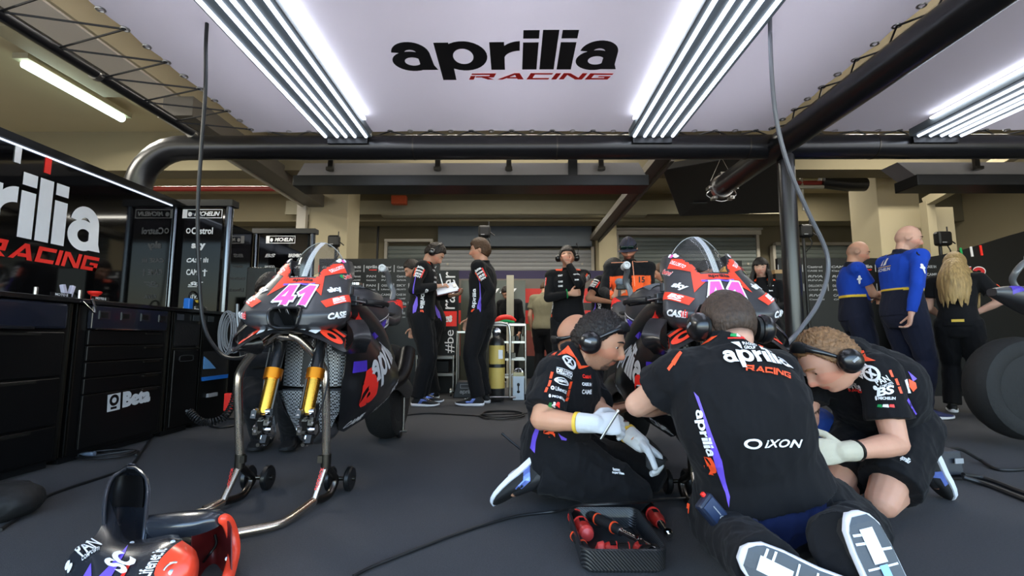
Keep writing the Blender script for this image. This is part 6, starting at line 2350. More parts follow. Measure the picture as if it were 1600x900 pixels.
    def cloth(s, name, mb, voxel, amp, scale, colour, smooth_=4, stretch=(1, 1, 1), colfn=None):
        me = remesh(mb, voxel, smooth_)
        wrinkle(me, amp, scale, stretch, s.seed)
        co = verts_np(me)
        c = np.tile(np.array(colour), (len(co), 1))
        if colfn: c = colfn(co, c)
        paint(me, c)
        return link_mesh(name, me, CLOTH_A, s.root)

    def shirt(s, long=False, colour=BLK, infl=.012, voxel=None, sleeve=.62, colfn=None, hem=-.10, name=None, amp=.0045):
        J, k = s.J, s.k
        m = MB()
        s.torso_mb(m, infl, lo=hem, flare=.008, hi=1.0)
        for n in 'RL':
            a, b, c = J['sh' + n], J['el' + n], J['wr' + n]
            if long:
                m.bone(a, b, [(0, .062 * k + infl * .5), (.5, .050 * k + infl * .6), (1, .043 * k + infl * .7)])
                m.bone(b, a.lerp(b, 1) + (c - b) * .95, [(0, .043 * k + infl * .7), (.5, .040 * k + infl * .6), (.9, .032 * k + infl * .6), (1, .031 * k + infl * .5)], round1=False)
            else:
                m.bone(a, a.lerp(b, sleeve), [(0, .064 * k + infl * .6), (.5, .060 * k + infl), (1, .058 * k + infl * 1.5)], round1=False)
        # collar
        N = J['neck']
        nu = ((J['head'] + s.HR @ V((0, -.03, -.06)) * k) - N).normalized()
        m.tube([N - nu * .03, N + nu * .012, N + nu * .04], [.078 * k, .070 * k, .066 * k], 20)
        s.shirt_o = s.cloth(name or ('jacket' if long else 'shirt'), m, voxel or s.voxel, amp, 9, colour, 4, (1, 1, .6), colfn)
        return s.shirt_o

    def trousers(s, colour=BLK, infl=.018, to=1.0, voxel=None, amp=.006, name='trousers', shorts=False, colfn=None):
        J, k = s.J, s.k
        m = MB()
        s.torso_mb(m, .008, lo=-.26, hi=.12)
        for n in 'RL':
            h, q, a = J['hip' + n], J['kn' + n], J['an' + n]
            if shorts:
                m.bone(h, h.lerp(q, .80), [(0, .093 * k + infl), (.5, .088 * k + infl), (1, .078 * k + infl * 1.4)], round1=False)
            else:
                m.bone(h, q, [(0, .097 * k + infl), (.4, .090 * k + infl), (.8, .072 * k + infl), (1, .062 * k + infl)])
                m.bone(q, q.lerp(a, to), [(0, .060 * k + infl), (.3, .064 * k + infl), (.7, .058 * k + infl), (1, .058 * k + infl)], round1=False)
        s.trou_o = s.cloth(name, m, voxel or s.voxel, amp, 8, colour, 4, (1, 1, .7), colfn)
        return s.trou_o

    def shoe(s, n, sole=None, upper=None, accent=True, length=.29, thin=1.):
        J, k = s.J, s.k
        f = J['toe' + n].normalized()
        d = s.footdn(n)
        d = (d - f * d.dot(f)).normalized()
        u = -d
        r = f.cross(u)
        o = J['an' + n] + d * (.085 * k) - f * (.06 * k)
        K = k * length / .29
        st = [(0, .010, .055, .0), (.010, .024, .068, 0), (.03, .036, .085, 0), (.07, .040, .098, 0), (.10, .040, .098, 0), (.14, .040, .082, 0), (.18, .044, .066, .0), (.22, .047, .054, .004), (.255, .043, .046, .008), (.278, .032, .040, .012), (.290, .019, .036, .016), (.296, .006, .032, .018)]
        rings = []
        for x, w, h, lift in st:
            ring = []
            for q in np.linspace(0, 2 * pi, 19)[:-1]:
                c, sn = cos(q), sin(q)
                zz = lift + .012 + (h - .012 - lift) * (.5 + .5 * (abs(sn) ** .7) * (1 if sn > 0 else -1))
                ring.append(o + f * (x * K) + r * (w * K * (abs(c) ** .7) * (1 if c > 0 else -1)) + u * (zz * K))
            rings.append(ring)
        m = MB(); m.loft(rings)
        sh = m.build('shoe', upper or SHOEB, s.root, angle=1.)
        m = MB()
        rings = []
        for x, w, h, lift in st:
            w2 = w * 1.08 + .002
            ring = []
            th = (.030 if x < .12 else .030 - .010 * (x - .12) / .17) * thin
            lf = lift * .9 + (.008 if x < .01 else 0)
            for q in np.linspace(0, 2 * pi, 17)[:-1]:
                c, sn = cos(q), sin(q)
                ring.append(o + f * ((x * 1.02 - .003) * K) + r * (w2 * K * (abs(c) ** .6) * (1 if c > 0 else -1)) + u * ((lf + th * (.5 + .5 * (abs(sn) ** .4) * (1 if sn > 0 else -1))) * K))
            rings.append(ring)
        m.loft(rings)
        m.build('sole', sole or SOLEW, sh, angle=.9, label='pale sole')
        if accent:
            m = MB()
            for sd in (1, -1):
                decal(m, ([(0, 0), (.35, 0), (.55, .55), (1, .6), (1, 1), (.35, 1)], [(0, 1, 2, 5), (2, 3, 4, 5)]), [sh], o + f * (.13 * K) + r * (.05 * K * sd) + u * (.055 * K), f, r * sd + u * .3, (.10 * K, .045 * K), lift=.0015, step=.02)
            m.build('accent', SHOEI, sh, smooth=False, label='shimmering violet-blue patch')
            m = MB()
            for q in range(4):
                c = o + f * ((.135 + .016 * q) * K) + u * ((.086 - .006 * q) * K)
                m.tube([c - r * .018 * K, c + u * .004, c + r * .018 * K], .0028 * K, 6)
            m.build('laces', WHITE if sole is None else SHOEB, sh, smooth=False)
        s.last = (o, f, r, u, K)
        return sh

    def hair(s, fn, thick=.012, colour=(.02, .013, .009), rough=.35, name='hair', nu=96, nv=72, var=.35, freq=55):
        """fn(local point on head) -> 0..1 cover"""
        H, R, k = s.J['head'], s.HR, s.k
        m = MB()
        P, W = [], []
        for d in sphere_dirs(nu, nv):
            p = headpt(d)
            w = fn(p)
            P.append((d, p)); W.append(w)
        idx = {}
        vs, fs = [], []
        rnd = random.Random(s.seed)

        def pid(i, outer):
            key = (i, outer)
            if key not in idx:
                d, p = P[i]
                if outer:
                    nz = noise.noise(V((d.x * 3, d.y * 3, d.z * 1.2)) * freq / 8 + V((s.seed, 0, 0)))
                    q = p + d * (thick * min(1, W[i] * 1.6) * (1 + rough * nz) + .001)
                else:
                    q = p - d * .004
                idx[key] = len(vs)
                vs.append(H + R @ (q * k))
            return idx[key]
        on = [w > .03 for w in W]
        cnt = {}
        faces = []
        for i in range(nv):
            for j in range(nu):
                q = (j + 1) % nu
                f = (i * nu + j, (i + 1) * nu + j, (i + 1) * nu + q, i * nu + q)
                if all(on[x] for x in f):
                    faces.append(f)
                    for a, b in zip(f, f[1:] + f[:1]):
                        cnt[(a, b)] = cnt.get((a, b), 0) + 1
        if not faces: return None
        for f in faces:
            fs.append(tuple(pid(x, True) for x in f))
            fs.append(tuple(pid(x, False) for x in f[::-1]))
        for (a, b) in cnt:
            if (b, a) not in cnt:
                fs.append((pid(b, True), pid(a, True), pid(a, False), pid(b, False)))
        m.add(vs, fs)
        o = m.build(name, HAIR_A, s.root, angle=2)
        co = verts_np(o.data)
        c = np.tile(np.array(colour), (len(co), 1))
        rs = np.array([noise.noise(V(p) * 120) for p in co])
        paint(o.data, np.clip(c * (1 + var * rs)[:, None], 0, 1))
        return o

    def headset(s, mode='top', cup=.036, tag=None, mic=False, slide=0.):
        """ear defenders: mode top / back / neck gives where the band runs"""
        H, R, k = s.J['head'], s.HR, s.k
        ang = {'top': 0, 'back': 128, 'front': -34, 'fore': -46}[mode]
        m = MB()
        Rx = rotm('X', radians(ang))
        pts, rings, pads = [], [], []
        axn = R @ (Rx @ V((0, 1, 0)))
        for q in np.linspace(-4, 184, 33):
            a = radians(q)
            rad = R @ (Rx @ V((cos(a), 0, sin(a))))
            c = H + R @ (V((0, -.01, -.004)) + Rx @ V((.096 * cos(a), 0, (.118 if mode == 'back' else .140) * sin(a)))) * k
            pts.append(c)
            w = (.007 + .012 * sin(max(0, min(pi, a))) ** 3) * k
            rings.append([c + axn * (w * cos(z)) + rad * (.0055 * k * sin(z)) for z in np.linspace(0, 2 * pi, 11)[:-1]])
            if 55 < q < 125: pads.append([c - rad * .004 + axn * (w * 1.25 * cos(z)) + rad * (.012 * k * sin(z)) for z in np.linspace(0, 2 * pi, 11)[:-1]])
        m.loft(rings)
        t = m.build('headband', CUPB, s.root)
        m = MB(); m.loft(pads); m.build('band_pad', PADB, t)
        for sd in (1, -1):
            c = H + R @ V((.078 * sd, -.010, -.008 - slide)) * k
            ax = R @ V((sd, -.08, -.05)).normalized()
            m = MB(); m.lathe([(.02, .0), (.038, .004), (.040, .014), (.036, .02)], c, ax, 26); pad = m.build('ear_pad', PADB, s.root)
            m = MB(); m.lathe([(cup * k, .016), (cup * 1.12 * k, .022), (cup * 1.12 * k, .032), (cup * 1.0 * k, .046), (cup * .75 * k, .056), (cup * .3 * k, .061), (.001, .062)], c, ax, 28)
            cupo = m.build('ear_cup', CUPB, s.root)
            m = MB(); e = c + ax * .06 * k + R @ V((0, .0, .006)); m.box(e, (.003, .026, .009), R); m.build('cup_mark', GREYP, cupo, smooth=False)
            m = MB(); b = pts[0 if sd > 0 else -1]; m.tube([b, c + ax * .03], .004, 8); m.build('yoke', DKSTEEL, t)
        if mic:
            c = H + R @ V((-.115, -.0, .03)) * k
            m = MB(); m.tube(spline([c, c + R @ V((-.01, .0, .07)), c + R @ V((.005, .01, .115))], 6), .003, 6); m.ell(c + R @ V((.008, .01, .12)), (.008, .008, .014), R); m.build('microphone', PADB, t)


def cap_short(front=.055, side=-.02, back=-.06, wob=.004):
    """hair mask: hairline heights at front, over the ears and at the nape"""
    def fn(p):
        y = p.y / .1
        line = back + (side - back) * smooth(-.9, -.1, y) + (front - side) * smooth(.1, .75, y)
        if p.y > -.01 and p.y < .03 and abs(p.x) > .06: line = max(line, .0)
        return smooth(line - wob, line + .02, p.z)
    return fn


def team_print(s, front=True, back=False, sleeves='RL', side=True, waist=True, rich=True):
    """orange shoulder panels, white sleeve print and violet flank of the team shirt, laid on the cloth"""
    J, k = s.J, s.k
    T = [s.shirt_o]
    mo, mw, mv, mr = MB(), MB(), MB(), MB()
    C, N, P = J['chest'], J['neck'], J['pelvis']
    up = (N - C).normalized()
    r = (J['shR'] - J['shL']).normalized()
    f = r.cross(up) * -1
    f = up.cross(r) if up.cross(r).dot(s.HR @ V((0, 1, 0))) > -2 else f
    s.tf = f
    for sd, n in ((1, 'R'), (-1, 'L')):
        sh = J['sh' + n]
        mid = N.lerp(sh, .52) + up * .05
        decal(mo, ([(0, 0), (1, .1), (.85, .9), (.2, 1)], [(0, 1, 2, 3)]), T, mid + f * .045 * k, r * sd, (up + f * .5), (.10 * k, .055 * k), lift=.002, step=.02, reach=.2)
        if n in sleeves:
            e = J['el' + n]
            ax = (e - sh).normalized()
            out = (r * sd - ax * (r * sd).dot(ax)).normalized()
            fw = ax.cross(out)
            for q, w in ((.16, .07), (.30, .075), (.43, .075), (.54, .06)):
                if not rich and q > .45: continue
                decal(mw, text2d(random.Random(int(q * 100)).choice(['BS', 'PAN', 'ixon', 'Lifenet']), .05, .2), T, sh.lerp(e, q) + out * .07, -fw, out + up * (.5 if q < .2 else 0), (w * k, .026 * k), lift=.003, step=.02, reach=.2)
            for q in (.24, .36, .48):
                decal(mo, ([(.2, 0), (1, .15), (.8, 1), (0, .85)], [(0, 1, 2, 3)]), T, sh.lerp(e, q) + out * .06 + fw * .052 * k, fw, out + fw, (.022 * k, .036 * k), lift=.003, step=.02, reach=.2)
                decal(mr, SQUARE, T, sh.lerp(e, q) + out * .06 - fw * .05 * k, fw, out - fw, (.014 * k, .034 * k), lift=.003, step=.02, reach=.2)
        if side:
            fl = P.lerp(C, .35) + r * .17 * k * sd
            decal(mv, ([(.3, 0), (.6, 0), (1, .5), (.65, .8), (.45, 1.6), (.35, 1.6), (.4, .8), (0, .45)], [(0, 1, 2, 7), (2, 3, 6, 7), (3, 4, 5, 6)]), T, fl - up * .05 - f * .03, f * sd, r * sd, (.05 * k, .28 * k), lift=.002, step=.02, reach=.25)
            decal(mw, WORD, T, fl + f * .03 * k + up * .02, up * -1 if sd > 0 else up, r * sd + f * .5, (.20 * k, .055 * k), lift=.003, step=.02, reach=.25)
            decal(mo, text2d('a', .08), T, fl + f * .03 * k - up * .12, up * -1 if sd > 0 else up, r * sd + f * .5, (.05 * k, .05 * k), lift=.003, step=.02, reach=.25)
    if front:
        for sd, items in ((1, ((.07, .05, 'CAST'), (.0, .05, 'CASE'), (-.05, .05, 'CAME'))), (-1, ((.06, .07, 'apr'), (.0, .04, 'ixon')))):
            for z, w, tx in items:
                decal(mw, WORD if tx == 'apr' else text2d(tx, .04), T, C + up * (z + .03) * k + r * .085 * sd * k + f * .12, -r, f, (w * k, .02 * k), lift=.003, step=.02, reach=.2)
    if back:
        decal(mw, WORD, T, C + up * .06 * k - f * .12, r, -f, (.28 * k, .09 * k), lift=.003, step=.03, reach=.2)
        decal(mo, RACE, T, C + up * .005 * k - f * .12 + r * .04, r, -f, (.2 * k, .022 * k), lift=.003, step=.03, reach=.2)
    for m, nm, mt, lb in ((mw, 'lettering', WHITE, 'white print'), (mo, 'orange_print', ORANGE, 'orange panels'), (mv, 'violet_print', PURPLE, 'violet flash'), (mr, 'red_stripe', RED, 'red stripes')):
        if m.v: m.build(nm, mt, s.shirt_o, smooth=False, label=lb)
# ================================================================ the people in the picture
HAIRB = (.018, .012, .009)
HAIRBR = (.07, .035, .016)
HAIRG = (.21, .11, .05)
BLOND = (.36, .24, .10)


def std(s):
    for n, sd in (('R', 1), ('L', -1)):
        if 'el' + n not in s.J:
            s.arm(n, s.J['wr' + n], -s.f + s.r * (.5 * sd), hand=V((0, 0, -1)) + s.f * .2, normal=-s.r * sd, curl=.35)
    s.attach()
    s.body()
    return s


FR = lambda s, r, f, u: s.base + s.r * r + s.f * f + V((0, 0, u))


# --- man writing on a clipboard
p = Fig('standing man in black team jacket and ear defenders writing on a clipboard', 1.85, seed=11)
p.haircol = (40, 30, 24)
p.stand(-1.02, 5.2, -90, lean=.08, headyaw=2, headpitch=-40)
p.stubble = ((.05, .035, .03), .5)
p.arm('R', at(683, 447, Y=5.02), V((-.6, -.6, -.6)), hand=V((.9, .1, .15)), normal=V((.2, .3, -1)), curl=.65)
p.arm('L', at(704, 462, Y=5.2), V((-.2, .8, -.6)), hand=V((.8, -.2, .1)), normal=V((0, 0, 1)), curl=.4)
std(p)
p.hair(cap_short(.06, -.02, -.075), .016, HAIRB)
p.shirt(long=True); p.trousers()
for n in 'RL': p.shoe(n)
p.headset('top')
team_print(p, sleeves='RL')
clip_man = p
c = at(698, 452, Y=5.02)
t = thing('clipboard', 'clipboard with white sheets held by the man with ear defenders', 'clipboard', c)
Rb = rotm('Z', radians(8)) @ rotm('Y', radians(-14)) @ rotm('X', radians(24))
m = MB(); m.box(c, (.23, .30, .008), Rb); m.build('board', M('board_wine', (70, 22, 26), .5), t, smooth=False)
m = MB(); m.box(c + Rb @ V((0, 0, .008)), (.215, .28, .006), Rb); m.box(c + Rb @ V((.01, .01, .013)), (.21, .27, .002), Rb @ rotm('Z', .06)); m.build('paper', M('paper_white', (226, 230, 240), .7), t, smooth=False)
m = MB(); m.box(c + Rb @ V((.09, 0, .016)), (.03, .1, .012), Rb); m.build('clip', STEEL, t, smooth=False)
m = MB(); m.tube([at(687, 428, Y=5.0), at(692, 446, Y=4.98)], .006, 8); Tag(m.build('pen', WHITE), 'white pen in the hand of the man with the clipboard', 'pen')
# --- colleague behind him, bent towards the board
p = Fig('man in black bending behind the man with the clipboard', 1.76, seed=12)
p.stand(-.98, 5.78, 112, lean=.30, headyaw=0, headpitch=-30)
std(p)
p.hair(cap_short(), .014, HAIRB); p.shirt(long=True); p.trousers()
for n in 'RL': p.shoe(n)
team_print(p, rich=False)
# --- brown-haired man with a hand in his pocket
p = Fig('standing brown-haired man in black team jacket facing left, hand in pocket', 1.86, seed=13)
p.haircol = (70, 48, 34)
p.stand(-.35, 5.22, 76, lean=-.02, headyaw=14, headpitch=-4)
p.arm('L', at(750, 488, Y=5.08), V((.8, -.5, 0)), hand=V((-.25, 0, -1)), normal=V((.3, .9, 0)), curl=.3)
p.arm('R', FR(p, .19, .22, .93), V((.6, .6, 0)), hand=V((-.3, -.2, -1)), normal=V((.3, -.9, 0)), curl=.3)
std(p)
p.hair(cap_short(.05, -.045, -.10), .022, HAIRBR, rough=.2)
p.shirt(long=True); p.trousers()
for n in 'RL': p.shoe(n)
team_print(p)
# --- man with headset, hand at his mouth
p = Fig('standing man in black team jacket with headset, one hand at his mouth', 1.80, seed=14)
p.haircol = (30, 24, 20)
p.stand(.62, 5.42, 176, headyaw=-4, headpitch=2)
p.stubble = ((.06, .04, .03), .3)
p.arm('L', at(888, 412, Y=5.24), V((.5, -.3, -1)), hand=V((-.35, .1, .9)), normal=V((-.3, 1, .3)), curl=.55)
p.arm('R', at(890, 459, Y=5.18), V((-.7, .1, -.7)), hand=V((1, 0, .15)), normal=V((0, 1, 0)), curl=.5)
std(p)
p.hair(cap_short(.05, -.01, -.07), .012, HAIRB)
p.shirt(long=True); p.trousers()
for n in 'RL': p.shoe(n)
p.headset('top', mic=True)
team_print(p)
m = MB(); m.torus(p.J['wrR'] - V((.03, 0, 0)), (1, 0, .1), .045, .010, 18, 8, flat=.6); m.build('wristband', GREEN, p.root, label='green and white wristband')
# --- man with glasses looking down behind the cap man
p = Fig('dark-haired man with glasses looking down, left of the man in the orange bib', 1.74, seed=15, skin=TANC)
p.haircol = (20, 16, 14)
p.stand(1.06, 5.72, -125, lean=.12, headyaw=15, headpitch=-30)
p.arm('R', at(955, 472, Y=5.4), V((-.7, -.3, -.5)), hand=V((1, -.2, 0)), normal=V((0, 0, -1)), curl=.4)
std(p)
p.hair(cap_short(.05, -.01, -.07), .016, (.008, .007, .007)); p.shirt(); p.trousers(); team_print(p)
for n in 'RL': p.shoe(n, accent=False)
m = MB()
for sd in (1, -1):
    c = p.J['head'] + p.HR @ V((.032 * sd, .104, .0)); m.torus(c, p.HR @ V((0, 1, 0)), .022, .0028, 18, 6)
    m.tube([c + p.HR @ V((.022 * sd, 0, .004)), p.J['head'] + p.HR @ V((.08 * sd, -.005, .006))], .0025, 6)
m.tube([p.J['head'] + p.HR @ V((-.01, .108, .003)), p.J['head'] + p.HR @ V((.01, .108, .003))], .0025, 6)
m.build('glasses', SATINB, p.root)
# --- bearded man in cap and orange bib filming
p = Fig('bearded man in dark cap and black and orange bib holding a small camera rig', 1.80, seed=16)
p.haircol = (20, 15, 12)
p.stand(1.20, 4.88, 168, lean=.06, headyaw=-6, headpitch=-26)
p.stubble = ((.012, .009, .008), .95)
p.full_beard = .95
p.arm('R', at(960, 464, Y=4.52), V((-.6, .3, -.7)), hand=V((.4, -.55, .5)), normal=V((.7, .2, .2)), curl=.7)
p.arm('L', at(1000, 478, Y=4.52), V((.6, .3, -.7)), hand=V((-.6, -.6, .2)), normal=V((-.3, .2, .6)), curl=.6)
std(p)
p.hair(cap_short(.02, -.03, -.07), .010, HAIRB)


def bibcol(co, c):
    c = c.copy()
    z0 = p.J['chest'].z - .03
    sel = (co[:, 2] < z0 + .05) & (np.abs((co - np.array(p.J['chest'])) @ np.array(p.r)) < .20) & (np.abs((co - np.array(p.J['chest'])) @ np.array(p.r)) > .02)
    sel &= ((co - np.array(p.J['chest'])) @ np.array(p.f)) > .0
    c[sel] = (.90, .13, .03)
    return c


p.shirt(long=True, name='bib_and_shirt', colfn=bibcol); p.trousers()
for n in 'RL': p.shoe(n, accent=False)
H, R_ = p.J['head'], p.HR
m = MB()
fs = [(H + R_ @ (headpt(d) + d * (.013 if d.z > .3 else .010))) for d in sphere_dirs(48, 36)]
ff = []
for i in range(36):
    for j in range(48):
        th = pi * (i + .5) / 36
        if cos(th) > .22: ff.append((i * 48 + j, (i + 1) * 48 + j, (i + 1) * 48 + (j + 1) % 48, i * 48 + (j + 1) % 48))
m.add(fs, ff)
cap = m.build('cap', M('cap_navy', (44, 44, 62), .85, bump=.1, bscale=400), p.root, angle=2)
m = MB(); g = []
for i in range(7):
    row = []
    for j in range(17):
        a = radians(-62 + 124 * j / 16); q = .088 + .072 * i / 6 * (cos(a) ** .4)
        row.append(H + R_ @ V((q * sin(a) * .82, q * cos(a) + .008, .030 - .012 * (i / 6) - .016 * abs(sin(a)) ** 2)))
    g.append(row)
m.sheet(g, .004); m.build('brim', MATS['cap_navy'], cap)
m = MB()
for sd in (1, -1): m.ell(H + R_ @ V((.034 * sd, .113, .047)), (.030, .008, .019), R_)
m.tube(spline([H + R_ @ V(q) for q in ((.085, .02, .05), (.065, .095, .05), (0, .118, .053), (-.065, .095, .05), (-.085, .02, .05))], 6), .006, 8)
m.build('sunglasses', M('mirror_green', (18, 40, 34), .08, metal=.5), p.root)
mw, mo = MB(), MB()
C = p.J['chest']
decal(mw, text2d('15', .04), [p.shirt_o], C + p.r * -.115 + V((0, 0, -.02)) + p.f * .12, -p.r, p.f, (.06, .06), lift=.003)
for sd in (1, -1):
    T_ = [p.shirt_o]
    for q in range(9):
        t0, t1 = q / 9, (q + 1) / 9
        a = C + p.r * (.03 + .015 * t0) * sd + V((0, 0, .16 - .26 * t0)) + p.f * .12
        decal(mo, SQUARE, T_, a, V((0, 0, 1)), p.f, (.034, .007), lift=.003)
    decal(mo, SQUARE, T_, p.J['neck'].lerp(p.J['sh' + ('R' if sd > 0 else 'L')], .6) + V((0, 0, .03)) + p.f * .05, p.r, V((0, 0, 1)) + p.f, (.14, .007), lift=.003)
mw.build('lettering', M('print_black', (10, 10, 11), .5), p.shirt_o, smooth=False, label='black number 15'); mo.build('piping', M('piping_peach', (250, 160, 120), .5), p.shirt_o, smooth=False, label='peach piping')
cg = at(968, 450, Y=4.42)
t = thing('camera_rig', 'small video camera rig with furry grey microphone held by the man in the bib', 'camera', cg)
m = MB(); m.box(cg + V((.02, .0, .01)), (.10, .04, .05)); m.build('camera_body', SATINB, t, smooth=False, bev=.006)
m = MB(); m.ell(cg + V((0, -.01, .055)), (.045, .045, .035)); me = remesh(m, .005, 1); wrinkle(me, .004, 60, seed=4); link_mesh('fur_cover', me, M('fur_grey', (120, 130, 142), .9, bump=.8, bscale=300), t)
m = MB(); m.tube([cg + V((.0, 0, -.02)), cg + V((-.01, 0, -.10))], .012, 10); m.tube([cg + V((.06, -.02, .01)), cg + V((.06, -.05, .01))], .016, 14); m.box(cg + V((.08, 0, .06)), (.03, .02, .05)); m.build('handle', BLACKM, t)
# --- onlookers behind the right motorcycle
for (px, py, Y, yaw, pitch, hc, lab, kind) in (
        (1041, 418, 5.9, 70, -15, HAIRBR, 'brown-haired onlooker whose head shows left of the right motorcycle screen', 'h'),
        (1058, 411, 6.75, 95, 0, HAIRB, 'dark-haired onlooker half hidden behind the brown-haired one', 'h'),
        (1096, 414, 6.1, -80, -10, HAIRB, 'dark-haired onlooker seen through the right motorcycle screen', 'h'),
        (1131, 424, 6.15, -60, -5, HAIRBR, 'onlooker in a mustard cap seen behind the right motorcycle screen', 'y'),
        (1152, 421, 6.9, 165, -5, HAIRB, 'onlooker in a dark red cap right of the right motorcycle screen', 'p')):
    hp = at(px, py, Y=Y)
    p = Fig(lab, min(1.8, max(1.6, (hp.z + .10))), seed=20 + px % 7, skin=TANC if kind == 'p' else SKINC, voxel=.010)
    p.stand(hp.x, Y, yaw, headyaw=0, headpitch=pitch)
    std(p)
    if kind == 'h': p.hair(cap_short(), .016, hc)
    else:
        p.hair(cap_short(.02), .008, hc)
        m = MB(); H, R_ = p.J['head'], p.HR
        vs = [(H + R_ @ (headpt(d) + d * .012) * p.k) for d in sphere_dirs(36, 28)]
        m.add(vs, [(i * 36 + j, (i + 1) * 36 + j, (i + 1) * 36 + (j + 1) % 36, i * 36 + (j + 1) % 36) for i in range(11) for j in range(36)])
        m.sheet([[H + R_ @ V((q * sin(a) * .8, q * cos(a), .035 - .1 * (q - .09))) for a in np.linspace(-1, 1, 11)] for q in (.09, .12, .15)], .004)
        m.build('cap', M('cap_mustard', (190, 150, 84), .8) if kind == 'y' else M('cap_wine', (120, 40, 52), .8), p.root, angle=2)
    p.shirt(long=True, voxel=.012); p.trousers(voxel=.013)
    for n in 'RL': p.shoe(n, accent=False)
    team_print(p, rich=False)

# --- dark-haired woman
p = Fig('woman with dark fringe and long hair in black team jacket by the column', 1.66, seed=31, skin=PALEC)
p.haircol = (16, 13, 12)
p.stand(2.84, 5.4, 156, headyaw=-8, headpitch=-2)
p.arm('R', FR(p, .05, .24, 1.02), V((0, 0, -1)) + p.r, curl=.5); p.arm('L', FR(p, -.03, .24, 1.0), V((0, 0, -1)) - p.r, curl=.5)
p.fat = .9
std(p)


def fringe(q):
    if q.y > .03 and q.z < .028: return 0
    if q.y > -.01 and q.z < .02 and abs(q.x) < .05: return 0
    return smooth(-.13, -.10, q.z)


p.hair(fringe, .018, (.006, .005, .005), rough=.2)


def long_hair(p, col, length, wide=.11, n=34, name='hair_lengths', back=0.):
    H, R_ = p.J['head'], p.HR
    m = MB(); rnd = random.Random(p.seed)
    for i in range(n):
        a = radians(100 + 340 * (i + .5) / n * .0 + (260 * (i + .5) / n - 130 + 170))
        ang = radians(-130 + 260 * (i + .5) / n)
        d = V((sin(ang), -cos(ang), 0))
        top = H + R_ @ V((d.x * .07, d.y * .085 - .01, .03)) * p.k
        L = length * (.85 + .25 * rnd.random())
        bk = -p.f * (.115 * max(0, cos(ang)) * back)
        pts = [top, top + R_ @ V((d.x * .02, d.y * .02, -.06)) + V((0, 0, -.01)) + bk * .3, top + R_ @ (d * (wide - .07)) + bk + V((0, 0, -L * .55)), top + R_ @ (d * (wide - .085)) + bk * 1.05 + V((rnd.uniform(-.01, .01), rnd.uniform(-.01, .01), -L))]
        m.tube(spline(pts, 5), [.012] * 5 + [.018] * 5 + [.016] * 4 + [.009, .003], 7, flat=.7)
    me = remesh(m, .007, 1)
    wrinkle(me, .003, 30, (1, 1, .2), p.seed)
    c = np.tile(np.array(col), (len(me.vertices), 1)); co = verts_np(me)
    rs = np.array([noise.noise(V((q[0] * 90, q[1] * 90, q[2] * 10))) for q in co])
    paint(me, np.clip(c * (1 + .55 * rs)[:, None], 0, 1))
    link_mesh(name, me, HAIR_A, p.root)


long_hair(p, (.006, .005, .005), .30)
p.shirt(long=True); p.trousers()
for n in 'RL': p.shoe(n, accent=False)
team_print(p)

# --- two men in blue


def tyre_shirt(p, line):
    z0 = line
    P, C = np.array(p.J['pelvis']), np.array(p.J['chest'])
    ax = (C - P) / np.linalg.norm(C - P)

    def fn(co, c):
        c = c.copy()
        t = (co - P) @ ax
        sel = t < z0
        ar = np.zeros(len(co), bool)
        for n in 'RL':
            for a, b in (('sh', 'el'), ('el', 'wr')):
                A, B = np.array(p.J[a + n]), np.array(p.J[b + n])
                ab = B - A
                q = np.clip(((co - A) @ ab) / (ab @ ab), 0, 1)
                ar |= np.linalg.norm(co - A - q[:, None] * ab, axis=1) < .068
        c[sel & ~ar] = NAVY
        c[(np.abs(t - z0) < .009) & ~ar] = (.8, .55, .05)
        top = (co - np.array(p.J['neck'])) @ ax
        c[(top > -.012) & (np.linalg.norm(co - np.array(p.J['neck']), axis=1) < .11)] = NAVY
        return c
    return fn


p = Fig('bald man in blue polo shirt with folded arms facing right', 1.78, seed=41)
p.stand(3.56, 4.95, -112, headyaw=-6, headpitch=-18)
p.shave = ((.16, .12, .10), .45, lambda q: smooth(-.06, -.03, q.z) * smooth(.05, .02, q.z) * smooth(.03, -.02, q.y))
p.arm('R', FR(p, -.10, .26, 1.13), V((0, 0, -1)) + p.r * .7, hand=-p.r + p.f * .2, normal=V((0, 0, -1)), curl=.4)
p.arm('L', FR(p, .06, .28, 1.17), V((0, 0, -1)) - p.r * .7, hand=p.r, normal=V((0, 0, -1)), curl=.4)
std(p)
p.shirt(colour=BLUEC, name='polo_shirt', colfn=tyre_shirt(p, .20)); p.trousers(colour=NAVY)
for n in 'RL': p.shoe(n, accent=False)
m = MB(); e = p.J['shR'].lerp(p.J['elR'], .45)
decal(m, stack2((discshape(12), .3, .6, .4, .4), (discshape(12), .1, .45, .8, .3), (discshape(12), .32, 0, .36, .6)), [p.shirt_o], e + V((-.1, -.08, 0)), (1, -.6, 0), (-.6, -1, 0), (.05, .085), lift=.003); m.build('emblem', WHITE, p.shirt_o, smooth=False, label='white emblem')
m = MB(); m.torus(p.J['neck'] + p.f * .03 + V((0, 0, .0)), V((0, 0, 1)) + p.f * .6, .075, .006, 24, 6); m.build('lanyard', M('lanyard_red', (190, 36, 40), .6), p.root)

